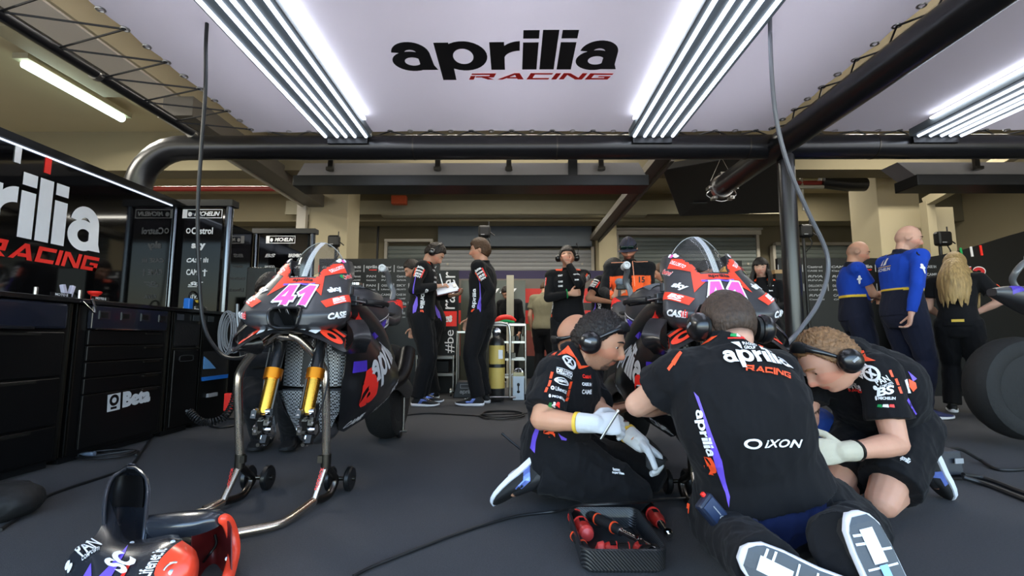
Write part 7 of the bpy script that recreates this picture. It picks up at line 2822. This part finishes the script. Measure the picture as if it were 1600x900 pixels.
p = Fig('bald bearded man in blue and navy pullover standing with his back turned', 1.82, seed=42, skin=PALEC)
p.stand(3.62, 4.42, -88, lean=.06, headyaw=-30, headpitch=-14)
p.shave = ((.16, .11, .08), .25, lambda q: smooth(-.06, -.03, q.z) * smooth(.05, .02, q.z) * smooth(.03, -.02, q.y))
p.stubble = ((.10, .06, .04), .55)
p.arm('R', at(1424, 490, Y=4.16), V((-.5, -.8, 0)), hand=V((-.1, .2, -1)), normal=V((-.8, .4, 0)), curl=.45)
p.arm('L', FR(p, -.22, .14, .93), V((-.4, -.8, 0)), hand=V((0, 0, -1)), normal=V((.9, .1, 0)), curl=.4)
std(p)
p.shirt(long=True, colour=BLUEC, name='pullover', colfn=tyre_shirt(p, .19)); p.trousers(colour=NAVY)
for n in 'RL': p.shoe(n, sole=None, upper=M('shoe_navy', (30, 36, 84), .6), accent=False)
m = MB()
T_ = [p.shirt_o]
e = p.J['shR'].lerp(p.J['elR'], .5)
decal(m, stack2((discshape(12), .3, .6, .4, .4), (discshape(12), .1, .45, .8, .3), (discshape(12), .32, 0, .36, .6)), T_, e + V((.0, -.1, 0)), (1, .2, 0), (.1, -1, 0), (.055, .095), lift=.003)
bc = p.J['chest'] - p.f * .13 + V((0, 0, .07)) - p.r * .05
decal(m, text2d('MICHELIN', .02), T_, bc + V((0, 0, -.045)), p.r, -p.f, (.17, .03), lift=.003)
decal(m, merge2d([poly1([(.1, 0), (.35, .1), (.3, .6), (.15, .9)]), poly1([(.45, 0), (.75, .1), (.85, .95), (.65, .9)])]) + (1,), T_, bc + V((0, 0, .03)), p.r, -p.f, (.10, .075), lift=.003)
m.build('lettering', WHITE, p.shirt_o, smooth=False, label='white print')
m = MB(); decal(m, SQUARE, T_, bc + V((0, 0, -.018)), p.r, -p.f, (.18, .006), lift=.003); m.build('yellow_line', YELLOW, p.shirt_o, smooth=False, label='yellow line')

# --- blonde woman
p = Fig('woman with long blonde hair and black shirt seen from behind', 1.62, seed=43, skin=PALEC)
p.haircol = (150, 110, 60)
p.fat = .95
p.stand(4.31, 4.62, -50, lean=.14, headyaw=0, headpitch=-20)
p.arm('R', at(1518, 492, Y=4.6), V((.6, -1, -.2)), hand=V((-.6, .8, -.2)), normal=V((0, 0, -1)), curl=.4)
p.arm('L', FR(p, -.18, .3, .95), V((-1, -.5, 0)), curl=.4)
std(p)
p.hair(lambda q: smooth(-.12, -.08, q.z) if (q.y < .05 or q.z > .05) else 0, .02, BLOND, rough=.15)
long_hair(p, BLOND, .50, .15, 46, back=1.)
p.shirt(); p.trousers()
for n in 'RL': p.shoe(n, accent=False)
m = MB(); decal(m, SQUARE, [p.shirt_o], p.J['pelvis'] - p.f * .2 + V((.02, 0, .02)), p.r, -p.f, (.09, .025), lift=.004); m.build('yellow_patch', YELLOW, p.shirt_o, smooth=False, label='yellow patch')
m = MB(); e = p.J['shR'].lerp(p.J['elR'], .5); decal(m, SQUARE, [p.shirt_o], e + V((.05, -.08, .02)), (.5, .2, -1), (.5, -1, 0), (.06, .025), lift=.003); m.build('orange_print', ORANGE, p.shirt_o, smooth=False, label='orange panel')

# --- far background figures
for (x, y, yaw, shirt, lab, hc) in ((-.05, 7.75, 150, BLK, 'dark figure standing behind the pale post, before the printed wall', HAIRB), (.47, 7.5, -20, KHAKI, 'man in a khaki shirt with his back turned, behind the man with the headset', HAIRBR)):
    p = Fig(lab, 1.62 if shirt is BLK else 1.70, seed=51 + int(y * 3), voxel=.011)
    p.stand(x, y, yaw, lean=.1, headpitch=-35)
    std(p)
    p.hair(cap_short(), .016, hc); p.shirt(long=shirt is BLK, colour=shirt, voxel=.012); p.trousers(voxel=.013)
    for n in 'RL': p.shoe(n, accent=False)
# ================================================================ kneeling mechanics


def kneel(p, pelvis, chest, neck, head, hyaw, hpitch, hroll, shR, shL, hipw, hdir):
    J = p.J
    J['pelvis'], J['chest'], J['neck'], J['head'] = V(pelvis), V(chest), V(neck), V(head)
    J['shR'], J['shL'] = V(shR), V(shL)
    J['up'] = (J['neck'] - J['chest']).normalized()
    hd = V(hdir).normalized()
    J['hipR'], J['hipL'] = J['pelvis'] + hd * hipw, J['pelvis'] - hd * hipw
    p.head_dir(hyaw, hpitch, hroll)
    p.base = V((J['pelvis'].x, J['pelvis'].y, 0))


def leg(p, n, knee, ankle, toe, dn):
    p.J['kn' + n], p.J['an' + n] = V(knee), V(ankle)
    p.J['toe' + n] = V(toe).normalized(); p.J['dn' + n] = V(dn).normalized()


def glove(p, n, mat_, cuff=None, name='glove'):
    m = MB(); p.hand_mb(m, n, .0022)
    w, d = p.J['wr' + n], p.J['hd' + n]
    fa = (p.J['wr' + n] - p.J['el' + n]).normalized()
    m.bone(w - fa * .045, w + d * .02, [(0, .036), (1, .033)], 14, round0=False)
    me = remesh(m, .0036, 2)
    o = link_mesh(name, me, mat_, p.root)
    if cuff:
        m = MB(); m.tube([w - fa * .052, w - fa * .04], [.0375, .0375], 20); m.build('cuff', cuff, o, label='coloured cuff edge')
    return o


# ---------------------------------------------------------------- left: man in profile, white gloves
p = Fig('kneeling mechanic in black team shirt, ear defenders and white gloves, seen in profile', 1.80, seed=61, voxel=.005, skin=(.57, .29, .18))
p.haircol = (36, 30, 27)
J = p.J
p.fat = 1.06
neck = at(898, 560, Y=2.0)
kneel(p, at(868, 705, Y=2.08), at(882, 618, Y=2.04), neck, at(936, 533, Y=1.97), -111, -18, 0,
      at(866, 586, Y=1.90), at(915, 600, Y=2.22), .10, V((.25, -1, 0)))
p.stubble = ((.022, .018, .017), .85)
p.lid = .9
J['elR'] = at(846, 655, Y=1.80); J['wrR'] = at(921, 662, Y=1.70)
J['hdR'] = V((1, -.05, .02)).normalized(); J['hnR'] = V((.1, .75, -.65)); J['hcR'] = .62
J['elL'] = at(935, 640, Y=2.02); J['wrL'] = at(994, 688, Y=1.84)
J['hdL'] = V((.75, -.25, -.55)).normalized(); J['hnL'] = V((-.4, -.2, -.85)); J['hcL'] = .6
kR = at(985, 742, Y=1.98); kR.z = .085
leg(p, 'R', kR, at(852, 742, Y=1.96), at(795, 772, Y=1.96) - at(840, 730, Y=1.96), V((-.70, .50, .46)))
kL = at(1012, 728, Y=2.22); kL.z = .10
leg(p, 'L', kL, at(880, 740, Y=2.22), V((-1, .1, -.35)), V((-.3, 0, 1)))
p.attach(); p.body()


def curly(q):
    y = q.y / .1
    line = -.085 + .075 * smooth(-.8, -.1, y) + .06 * smooth(.1, .7, y)
    return smooth(line, line + .018, q.z)


p.hair(curly, .0125, (.014, .010, .009), rough=.9, var=.8, freq=120)
p.trousers(amp=.013, to=1.06)


def k1col(co, c):
    c = c.copy()
    N = np.array(p.J['neck']); up = np.array(p.J['up'])
    return c


p.shirt(sleeve=.80, infl=.014, amp=.008)
for n in 'RL': p.shoe(n)
p.headset('fore', cup=.040)
glove(p, 'R', GLOVE_W, YELLOW); glove(p, 'L', GLOVE_W, YELLOW)
m = MB(); w = J['wrL'] + (J['elL'] - J['wrL']).normalized() * .075; ax = (J['wrL'] - J['elL']).normalized()
m.tube([w - ax * .012, w + ax * .012], .036, 18); wt = m.build('watch', SATINB, p.root)
m = MB(); m.box(w + V((.0, -.034, .02)), (.03, .012, .03)); m.build('watch_face', STEEL, wt, smooth=False)
T_ = [p.shirt_o]
mw, mo, mv, mg, mr = MB(), MB(), MB(), MB(), MB()
pxpoly.near = 1.4
pxpoly(mo, T_, [(871, 556), (888, 540), (896, 552), (908, 572), (922, 572), (906, 577), (903, 576), (898, 560), (886, 553)], lift=.0025)
pxpoly(mo, T_, [(858, 558), (868, 543), (874, 547), (866, 556)], lift=.0025)
for q in ((861, 581, 863, 592), (858, 594, 860, 604), (853, 605, 856, 613)):
    pxpoly(mo, T_, [(q[0] - 3, q[3]), (q[0], q[1]), (q[0] + 4, q[1] + 1), (q[0] + 1, q[3])], lift=.0025)
for q in ((890, 596, 608), (887, 609, 620), (885, 621, 627)):
    pxpoly(mo, T_, [(q[0] - 3, q[2]), (q[0], q[1]), (q[0] + 4, q[1]), (q[0] + 1, q[2])], lift=.0025)
pxdecal(mw, stack2((ringshape(.16), 0, 0, 1, 1), (text2d('X', .1), .25, .25, .5, .5)), T_, (878, 562), (899, 570), 17, lift=.003)
pxdecal(mw, stack2((txt('DELLORTO', .05), 0, .15, 1, .7), (SQUARE, 0, 0, 1, .07), (SQUARE, 0, .93, 1, .07)), T_, (869, 579), (893, 587), 10, lift=.003)
pxdecal(mw, stack2((ringshape(.12), 0, 0, 1, 1), (txt('BREMBO', .05), .15, .3, .7, .4)), T_, (866, 594), (887, 601), 11, lift=.003)
pxdecal(mw, stack2((ringshape(.3), 0, .1, .2, .8), (txt('Lifenet.it', .02), .25, .1, .75, .8)), T_, (860, 606), (884, 613), 8, lift=.003)
pxdecal(mw, stack2((txt('MICHELIN', .04, .2), .15, .1, .85, .6), (discshape(), 0, 0, .12, .9)), T_, (857, 619), (881, 626), 6, lift=.003)
pxdecal(mw, txt('CASE IH', .05), T_, (908, 600), (923, 601), 5, lift=.003)
pxdecal(mr, txt('Castrol', .05), T_, (909, 588), (922, 589), 6, lift=.003)
pxdecal(mw, txt('CAME', .04), T_, (908, 612), (923, 612), 7, lift=.003)
for col, a, b in ((mg, 856, 862), (mw, 862, 868), (mr, 868, 874)):
    pxpoly(col, T_, [(a, 634 - (a - 856) * .1), (a + 3, 628), (b, 629), (b, 637)], lift=.0025)
pxpoly(mv, T_, [(829, 700), (833, 680), (840, 662), (845, 665), (838, 690), (836, 708)], lift=.0025)
pxpoly(mv, T_, [(872, 676), (876, 680), (886, 685), (888, 679), (885, 688), (877, 687)], lift=.0025)
pxdecal(mo, text2d('a', .1), T_, (850, 673), (868, 677), 13, lift=.003)
for mm, nm, mt, lb in ((mw, 'lettering', WHITE, 'white print'), (mo, 'orange_print', ORANGE, 'orange panels'), (mv, 'violet_print', PURPLE, 'violet flash'), (mg, 'green_stripe', GREEN, 'green stripe'), (mr, 'red_print', RED, 'red print')):
    if mm.v: mm.build(nm, mt, p.shirt_o, smooth=False, label=lb)
mw = MB(); pxdecal(mw, stack2((txt('aprilia', .06), 0, 0, 1, .5), (txt('ixon', .06), .1, .55, .6, .45)), [p.trou_o], (955, 736), (974, 738), 9, lift=.003); mw.build('lettering', WHITE, p.trou_o, smooth=False)
k1 = p
# his tool, cup and the radio aerial behind him
m = MB(); m.tube([at(967, 641, Y=1.64), at(939, 686, Y=1.66)], .0042, 8); m.tube([at(967, 641, Y=1.64), at(965, 644, Y=1.64)], .007, 10); Tag(m.build('hand_tool', STEEL), 'slim steel tool held in the white-gloved right hand of the kneeling man', 'hand tool')
c = at(1024, 722, Y=1.80)
t = thing('metal_cup', 'dark metal cup held low by the kneeling man in white gloves', 'cup', (c.x, c.y, c.z - .03))
m = MB(); m.lathe([(.012, -.035), (.028, -.025), (.036, 0), (.038, .022), (.034, .022), (.03, 0), (.01, -.028)], c, (.25, -.1, 1), 22, cap=False); m.build('cup_body', M('cup_grey', (96, 98, 100), .3, metal=.7), t)
m = MB(); m.torus(c + V((.006, 0, .022)), (.25, -.1, 1), .037, .003, 22, 6); m.build('rim', SATINB, t)
m = MB(); m.tube([at(784, 677, Y=2.18), at(818, 706, Y=2.16)], [.006, .005], 8); m.tube([at(818, 706, Y=2.16), at(826, 716, Y=2.14)], .012, 10); m.tube(spline([at(826, 716, Y=2.14), at(838, 700, Y=2.13), at(832, 715, Y=2.1)], 5), .004, 6)
Tag(m.build('radio_aerial', SATINB), 'black radio aerial sticking out behind the kneeling man in white gloves', 'aerial')

# ---------------------------------------------------------------- bald man hidden behind him
p = Fig('bald mechanic with ear defenders crouching behind the man in white gloves', 1.76, seed=62, voxel=.008, skin=TANC)
J = p.J
kneel(p, at(905, 650, Y=2.7), at(900, 590, Y=2.66), at(892, 552, Y=2.62), at(898, 524, Y=2.56), -80, -25, 0, at(870, 572, Y=2.5), at(915, 570, Y=2.8), .10, V((.2, -1, 0)))
for n, sd in (('R', -1), ('L', 1)):
    p.arm(n, J['sh' + n] + V((.30, 0, -.22)), V((-.3, 0, -1)), curl=.4)
    k = J['hip' + n] + V((.34, 0, 0)); k.z = .07
    leg(p, n, k, J['hip' + n] + V((-.05, 0, -J['hip' + n].z + .09)), V((-.8, 0, -.5)), V((-.5, 0, .8)))
p.attach(); p.body(); p.shirt(); p.trousers()
for n in 'RL': p.shoe(n, accent=False)
p.headset('back')
# ---------------------------------------------------------------- man crouching behind the left motorcycle
p = Fig('dark-haired man crouching behind the left motorcycle beside its fairing', 1.76, seed=63, voxel=.009)
p.haircol = (26, 20, 17)
J = p.J
kneel(p, at(425, 600, Y=3.2), at(420, 525, Y=3.17), at(420, 487, Y=3.12), at(423, 456, Y=3.08), 205, -24, 0, at(396, 497, Y=3.12), at(442, 497, Y=3.10), .10, V((-1, 0, 0)))
for n, sd in (('R', -1), ('L', 1)):
    p.arm(n, at(455 + 12 * sd, 560, Y=2.95), V((sd * .4, 0, -1)), curl=.5)
    k = J['hip' + n] + V((.12, -.22, 0)); k.z = .32
    leg(p, n, k, J['hip' + n] + V((.05, .0, -J['hip' + n].z + .09)), V((.3, -1, 0)), V((0, 0, -1)))
p.attach(); p.body(); p.hair(cap_short(), .016, HAIRB); p.shirt(long=True); p.trousers(to=1.2)
for n in 'RL': p.shoe(n, sole=SHOEB, accent=False)

# ---------------------------------------------------------------- centre: man seen from behind
p = Fig('kneeling mechanic in black team shirt seen from behind with large white team name', 1.84, seed=64, voxel=.005, skin=(.60, .34, .24))
p.haircol = (70, 52, 40)
J = p.J
p.fat = 1.06
kneel(p, at(1196, 782, Y=1.52), at(1156, 640, Y=1.475), at(1137, 550, Y=1.53), at(1137, 507, Y=1.60), 4, -30, 2, at(1206, 586, Y=1.52), at(1060, 590, Y=1.50), .10, V((1, -.1, 0)))
p.shave = ((.045, .028, .02), .85, lambda q: smooth(-.085, -.055, q.z + .035 * smooth(-.02, .08, q.y)) * (1 - .55 * exp(-((q.x) ** 2 + (q.z - .085) ** 2) / .0012)) * (0 if abs(q.x) > .084 else 1))
J['elL'] = at(997, 632, Y=1.60); J['wrL'] = at(1056, 634, Y=1.74)
J['hdL'] = V((.7, .6, .1)).normalized(); J['hnL'] = V((.3, .2, -1)); J['hcL'] = .5
J['elR'] = at(1240, 660, Y=1.74); J['wrR'] = at(1170, 660, Y=1.92)
J['hdR'] = V((-.7, .5, 0)).normalized(); J['hnR'] = V((-.3, .2, -1)); J['hcR'] = .5
kL = at(1112, 800, Y=1.66); kL.z = .10
kR = at(1345, 790, Y=1.62); kR.z = .10
hL, tL = at(1163, 868, Y=1.15), at(1345, 958, Y=1.09)
hR, tR = at(1336, 806, Y=1.16), at(1428, 1008, Y=1.08)
for n, h, t_, dn in (('L', hL, tL, V((.05, -1, .12))), ('R', hR, tR, V((.10, -1, .06)))):
    f = (t_ - h).normalized()
    d = (dn - f * dn.dot(f)).normalized()
    leg(p, n, kL if n == 'L' else kR, h - d * .075 + f * .055, f, d)
p.attach(); p.body()
ax = (J['chest'] - J['pelvis']).normalized()


def k2t(co, c):
    c = c.copy()
    t = (co - np.array(J['pelvis'])) @ np.array(ax)
    x = co[:, 0] - J['pelvis'].x
    c[(co[:, 1] > J['pelvis'].y - .17) & (t > .06 - .13 * (1 - (x / .125) ** 2)) & (np.abs(x) < .125)] = (.012, .020, .075)
    return c


p.trousers(amp=.012, infl=.014, colfn=k2t, to=1.12)
p.shirt(sleeve=.50, infl=.018, amp=.0075, hem=.075)
p.hair(lambda q: smooth(-.062, -.045, q.z + .03 * smooth(-.02, .08, q.y)) * (1 - 1.3 * exp(-((q.x / 1.1) ** 2 + (q.z - .078) ** 2 + (q.y + .045) ** 2) / .0011)) * (0 if (abs(q.x) > .06 and q.z < .0 and q.y > -.03) else 1), .0035, (.052, .032, .022), rough=.8, var=.7, freq=160)
p.headset('front', cup=.042, slide=.012)
glove(p, 'L', GLOVE_G); glove(p, 'R', GLOVE_G)
SOLEG = M('sole_rubber', (62, 68, 76), .45, bump=.1)
for n in 'RL':
    sh = p.shoe(n, length=.305, accent=False, thin=.7)
    o, f, r, u, K = p.last
    sole = [c for c in sh.children if c.name.startswith('sole')][0]
    T_ = [sole]
    mg, mw, mb_ = MB(), MB(), MB()
    d = -u
    side = -1 if n == 'L' else 1
    wid = lambda x: float(np.interp(x, [0, .01, .03, .07, .10, .14, .18, .22, .255, .278, .290], [.008, .024, .0365, .0405, .0395, .0395, .0445, .0475, .0435, .032, .017]))
    xs_ = np.linspace(.006, .286, 22)
    strip = lambda x0, x1, y0, y1, mm, lf, sk=0.: decal(mm, ([(0, 0), (1, 0), (1 + sk, 1), (sk, 1)], [(0, 1, 2, 3)]), T_, o + f * ((x0 + x1) / 2 * K) + r * ((y0 + y1) / 2 * K * side) + d * .03, f, d, ((x1 - x0) * K, (y1 - y0) * K), lift=lf, step=.01)
    pol = [(x, wid(x)) for x in xs_] + [(x, -wid(x)) for x in xs_[::-1]]
    v2 = [((a + .0) / .292, (b + .05) / .1) for a, b in pol]
    decal(mg, (v2, [(i_, i_ + 1, 2 * 22 - 2 - i_, 2 * 22 - 1 - i_) for i_ in range(21)]), T_, o + f * (.146 * K) + d * .03, f, d, (.292 * K, .1 * K), lift=.002, step=.02)
    strip(.030, .095, -.016, .014, mw, .0035)
    strip(.150, .235, -.014, .016, mw, .0035)
    for x0, x1, y0, y1 in ((.036, .041, -.034, -.016), (.052, .057, -.036, -.016), (.07, .075, .014, .036), (.10, .104, -.034, .034), (.135, .139, -.034, .034), (.160, .164, -.040, -.014), (.185, .189, -.042, -.014), (.175, .179, .016, .042), (.212, .216, -.042, .042), (.238, .242, -.038, .038)):
        strip(x0, x1, y0, y1, mw, .003, .3 if abs(y1 - y0) < .03 else 0)
    strip(.098, .145, -.009, .009, mb_, .0045)
    mg.build('tread_pad', SOLEG, sole, smooth=False, label='grey tread blocks'); mb_.build('shank', M('shank_blue', (120, 160, 205), .2, metal=.3), sole, smooth=False, label='blue shank'); mw.build('tread_line', SOLEW, sole, smooth=False)
T_ = [p.shirt_o]
mw, mo, mv, mg, mr = MB(), MB(), MB(), MB(), MB()
pxpoly.near = 1.2
pxdecal(mw, WORD, T_, (1128, 561), (1230, 573), 29, lift=.006, step=.01)
pxdecal(mo, RACE, T_, (1163, 577), (1233, 590), 8, lift=.006, step=.01)
pxdecal(mw, stack2((poly1([(0, 1), (.33, 1), (.33, 0)]) + (1,), 0, 0, 1, 1), (txt('PIAGGIO', .03), .42, .52, .58, .42), (txt('GROUP', .03), .42, 0, .45, .42)), T_, (1144, 541), (1182, 543), 10, lift=.003)
pxdecal(mw, stack2((ringshape(.2), 0, 0, .3, 1), (txt('iXON', .025, .3, 1.05), .34, .1, .66, .8)), T_, (1161, 692), (1252, 692), 13, lift=.003)
pxpoly(mv, T_, [(1084, 612), (1092, 620), (1113, 680), (1128, 720), (1134, 752), (1141, 776), (1139, 793), (1134, 770), (1120, 735), (1108, 690), (1100, 655)], lift=.0025)
pxdecal(mw, WORD, T_, (1092, 640), (1112, 712), 15, lift=.003)
pxdecal(mo, text2d('a', .1), T_, (1105, 712), (1115, 740), 15, lift=.003)
pxpoly(mo, T_, [(1049, 566), (1062, 549), (1066, 552), (1054, 572)], lift=.0025)
pxpoly(mo, T_, [(1043, 576), (1050, 566), (1053, 570), (1046, 580)], lift=.0025)
pxpoly(mo, T_, [(1096, 540), (1112, 527), (1122, 525), (1108, 535)], lift=.0025)
pxpoly(mo, T_, [(1186, 535), (1192, 542), (1190, 546), (1184, 538)], lift=.0025)
for col, a, b in ((mg, 1141, 1150), (mw, 1150, 1158), (mr, 1158, 1166)):
    pxpoly(col, T_, [(a, 526), (a + 1, 522), (b, 522), (b + 1, 527)], lift=.003)
pxpoly(mr, T_, [(1137, 528), (1166, 527), (1166, 529.5), (1137, 530)], lift=.003)
for mm, nm, mt, lb in ((mw, 'lettering', WHITE, 'white print'), (mo, 'orange_print', ORANGE, 'orange print'), (mv, 'violet_print', PURPLE, 'violet flank stripe'), (mg, 'green_stripe', GREEN, 'green stripe'), (mr, 'red_stripe', RED, 'red stripe')):
    if mm.v: mm.build(nm, mt, p.shirt_o, smooth=False, label=lb)
mo = MB(); pxpoly(mo, [p.trou_o], [(1073, 800), (1075, 786), (1079, 788), (1077, 803)], lift=.003); mo.build('orange_print', ORANGE, p.trou_o, smooth=False, label='orange mark')
k2 = p
# radio pouch
c = at(1118, 805, Y=1.40)
R_ = Matrix((V((.62, -.25, -.74)).normalized(), V((.3, -.8, .5)).normalized(), V((.62, -.25, -.74)).normalized().cross(V((.3, -.8, .5)).normalized()))).transposed()
R_ = (rotm('Y', radians(50)) @ rotm('X', radians(-20)))
t = thing('radio_unit', 'navy radio unit clipped at the hip of the mechanic seen from behind', 'radio', c)
m = MB(); m.box(c, (.115, .03, .058), R_); m.build('case', M('radio_navy', (30, 38, 58), .4), t, smooth=False, bev=.008)
m = MB(); m.box(c + R_ @ V((0, -.017, 0)), (.095, .004, .044), R_); pl = m.build('face_plate', M('radio_face', (40, 54, 84), .35), t, smooth=False, bev=.002)
m = MB(); m.torus(c + R_ @ V((.01, -.02, 0)), R_ @ V((0, 1, 0)), .007, .0015, 16, 6); m.box(c + R_ @ V((-.015, -.0195, .004)), (.03, .001, .003), R_); m.build('round_logo', GREYP, pl, smooth=False)
m = MB(); m.box(c + R_ @ V((-.062, 0, .012)), (.012, .012, .012), R_); m.build('red_button', RED, t, smooth=False, bev=.003, label='red button')
m = MB(); m.box(c + R_ @ V((.055, .0, .032)), (.018, .02, .012), R_); m.build('switch', M('switch_sand', (150, 130, 110), .5), t, smooth=False)
m = MB(); m.lathe([(.006, 0), (.006, .014)], c + R_ @ V((.04, .004, .03)), R_ @ V((0, 0, 1)), 12); m.build('green_knob', GREEN, t, label='green knob')

# ---------------------------------------------------------------- right: man leaning over, cream gloves, shorts
p = Fig('kneeling mechanic in shorts with cream gloves and tattooed arm leaning over at the right', 1.82, seed=65, voxel=.005, skin=(.60, .31, .21))
p.haircol = (150, 104, 66)
p.lid = 1.0
J = p.J
p.fat = 1.08
kneel(p, at(1384, 664, Y=2.12), at(1358, 603, Y=2.03), at(1330, 556, Y=1.98), at(1294, 563, Y=1.87), 88, -36, 2, at(1262, 582, Y=2.10), at(1372, 584, Y=1.86), .10, V((-.25, 1, 0)))
J['elL'] = at(1400, 694, Y=1.80); J['wrL'] = at(1322, 706, Y=1.68)
J['hdL'] = V((-1, -.05, .02)).normalized(); J['hnL'] = V((-.1, .9, -.3)); J['hcL'] = .5
J['elR'] = at(1262, 655, Y=2.06); J['wrR'] = at(1240, 680, Y=1.84)
J['hdR'] = V((-.7, -.4, -.2)).normalized(); J['hnR'] = V((-.2, .2, -1)); J['hcR'] = .4
kL = at(1376, 745, Y=1.84); kL.z = .10
kR = at(1300, 742, Y=2.00); kR.z = .09
leg(p, 'L', kL, at(1434, 726, Y=2.12), V((.35, .2, -.55)), V((.9, .1, .35)))
leg(p, 'R', kR, at(1370, 735, Y=2.34), V((.5, .6, -.5)), V((.3, .2, 1)))
p.tattoo = ('R', 1)
p.attach(); p.body()


def k3hair(q):
    y = q.y / .1
    line = -.075 + .065 * smooth(-.8, -.1, y) + .075 * smooth(.1, .7, y)
    rec = .5 * smooth(.02, .07, q.y) * smooth(.03, .05, abs(q.x))
    return max(0, smooth(line, line + .02, q.z) - rec)


p.hair(k3hair, .015, HAIRG, rough=.6, var=.6, freq=90)
p.trousers(shorts=True, name='shorts', amp=.010)
p.shirt(sleeve=.66, infl=.014, amp=.007)
for n in 'RL': p.shoe(n)
p.headset('front', cup=.040)
glove(p, 'L', GLOVE_C, SATINB); glove(p, 'R', GLOVE_C)
T_ = [p.shirt_o]
mw, mo, mv, mg, mr = MB(), MB(), MB(), MB(), MB()
pxpoly.near = 1.4
pxpoly(mo, T_, [(1336, 546), (1350, 548), (1354, 558), (1368, 564), (1352, 565), (1346, 572), (1342, 586), (1334, 582), (1340, 565)], lift=.0025)
for q in ((1388, 578, 589), (1397, 591, 602), (1402, 604, 615)):
    pxpoly(mo, T_, [(q[0], q[1] + 1), (q[0] + 4, q[1]), (q[0] + 8, q[2]), (q[0] + 4, q[2])], lift=.0025)
pxpoly(mo, T_, [(1268, 588), (1273, 586), (1274, 593), (1269, 593)], lift=.0025)
pxdecal(mw, txt('ixon', .05, .2), T_, (1344, 589), (1352, 568), 8, lift=.003)
pxdecal(mw, stack2((ringshape(.16), 0, 0, 1, 1), (text2d('X', .1), .25, .25, .5, .5)), T_, (1352, 590), (1372, 577), 20, lift=.003)
pxdecal(mw, stack2((txt('PAN', .02), .3, .35, .7, .65), (txt('COMPOSITI', .02), .35, 0, .65, .25), (discshape(8), 0, 0, .22, .5)), T_, (1363, 604), (1390, 593), 12, lift=.003)
pxdecal(mw, txt('BS', .04, .3), T_, (1368, 614), (1398, 608), 10, lift=.003)
pxdecal(mw, stack2((txt('MICHELIN', .04, .2), .15, .1, .85, .6), (discshape(), 0, 0, .12, .9)), T_, (1368, 622), (1399, 622), 6, lift=.003)
pxdecal(mw, WORD, T_, (1315, 601), (1347, 607), 11, lift=.003)
pxdecal(mr, RACE, T_, (1327, 609), (1348, 611), 4, lift=.003)
for col, a, b in ((mg, 1371, 1379), (mw, 1379, 1389), (mr, 1389, 1398)):
    pxpoly(col, T_, [(a, 636), (a + 1, 632), (b - 1, 632), (b, 637)], lift=.0025)
pxdecal(mw, WORD, T_, (1324, 520), (1368, 532), 9, lift=.003)
for a, b, tx in ((1247, 572, 'ixon'), (1249, 582, 'BREMBO'), (1254, 587, 'net.it')): pxdecal(mw, txt(tx, .03), T_, (a, b - 4), (a + 14, b), 5, lift=.003)
for (q0, q1, q2) in (((1418, 580), (1432, 592), (1426, 596)),): pxpoly(mv, T_, [q0, q1, q2], lift=.0025)
pxpoly(mv, T_, [(1418, 622), (1432, 646), (1430, 649), (1416, 626)], lift=.0025)
pxpoly(mo, T_, [(1419, 592), (1430, 598), (1432, 606), (1426, 612), (1420, 604)], lift=.0035)
pxpoly(mw, T_, [(1412, 594), (1417, 592), (1420, 606), (1423, 614), (1418, 614)], lift=.003)
for mm, nm, mt, lb in ((mw, 'lettering', WHITE, 'white print'), (mo, 'orange_print', ORANGE, 'orange panels'), (mv, 'violet_print', PURPLE, 'violet flash'), (mg, 'green_stripe', GREEN, 'green stripe'), (mr, 'red_print', RED, 'red print')):
    if mm.v: mm.build(nm, mt, p.shirt_o, smooth=False, label=lb)
mw = MB(); pxdecal(mw, WORD, [p.trou_o], (1407, 716), (1420, 724), 7, lift=.003); mw.build('lettering', WHITE, p.trou_o, smooth=False)
k3 = p
# dark blue cloth on the floor between the two right-hand mechanics
m = MB(); m.ell(at(1268, 668, Y=2.3), (.12, .14, .10)); me = remesh(m, .009, 3); wrinkle(me, .012, 9, seed=8); 
Tag(link_mesh('cloth_bundle', me, M('denim_blue', (26, 62, 140), .8)), 'bundle of bright blue cloth behind the tattooed arm of the right mechanic', 'cloth')
# ================================================================ render look
SC.view_settings.view_transform = 'Standard'
SC.view_settings.look = 'None'
SC.view_settings.exposure = 0.0
SC.view_settings.gamma = 1
SC.view_settings.use_curve_mapping = False
SC.cycles.use_denoising = True
SC.cycles.max_bounces = 8
SC.cycles.diffuse_bounces = 5
SC.cycles.transparent_max_bounces = 12
SC.cycles.sample_clamp_indirect = 6
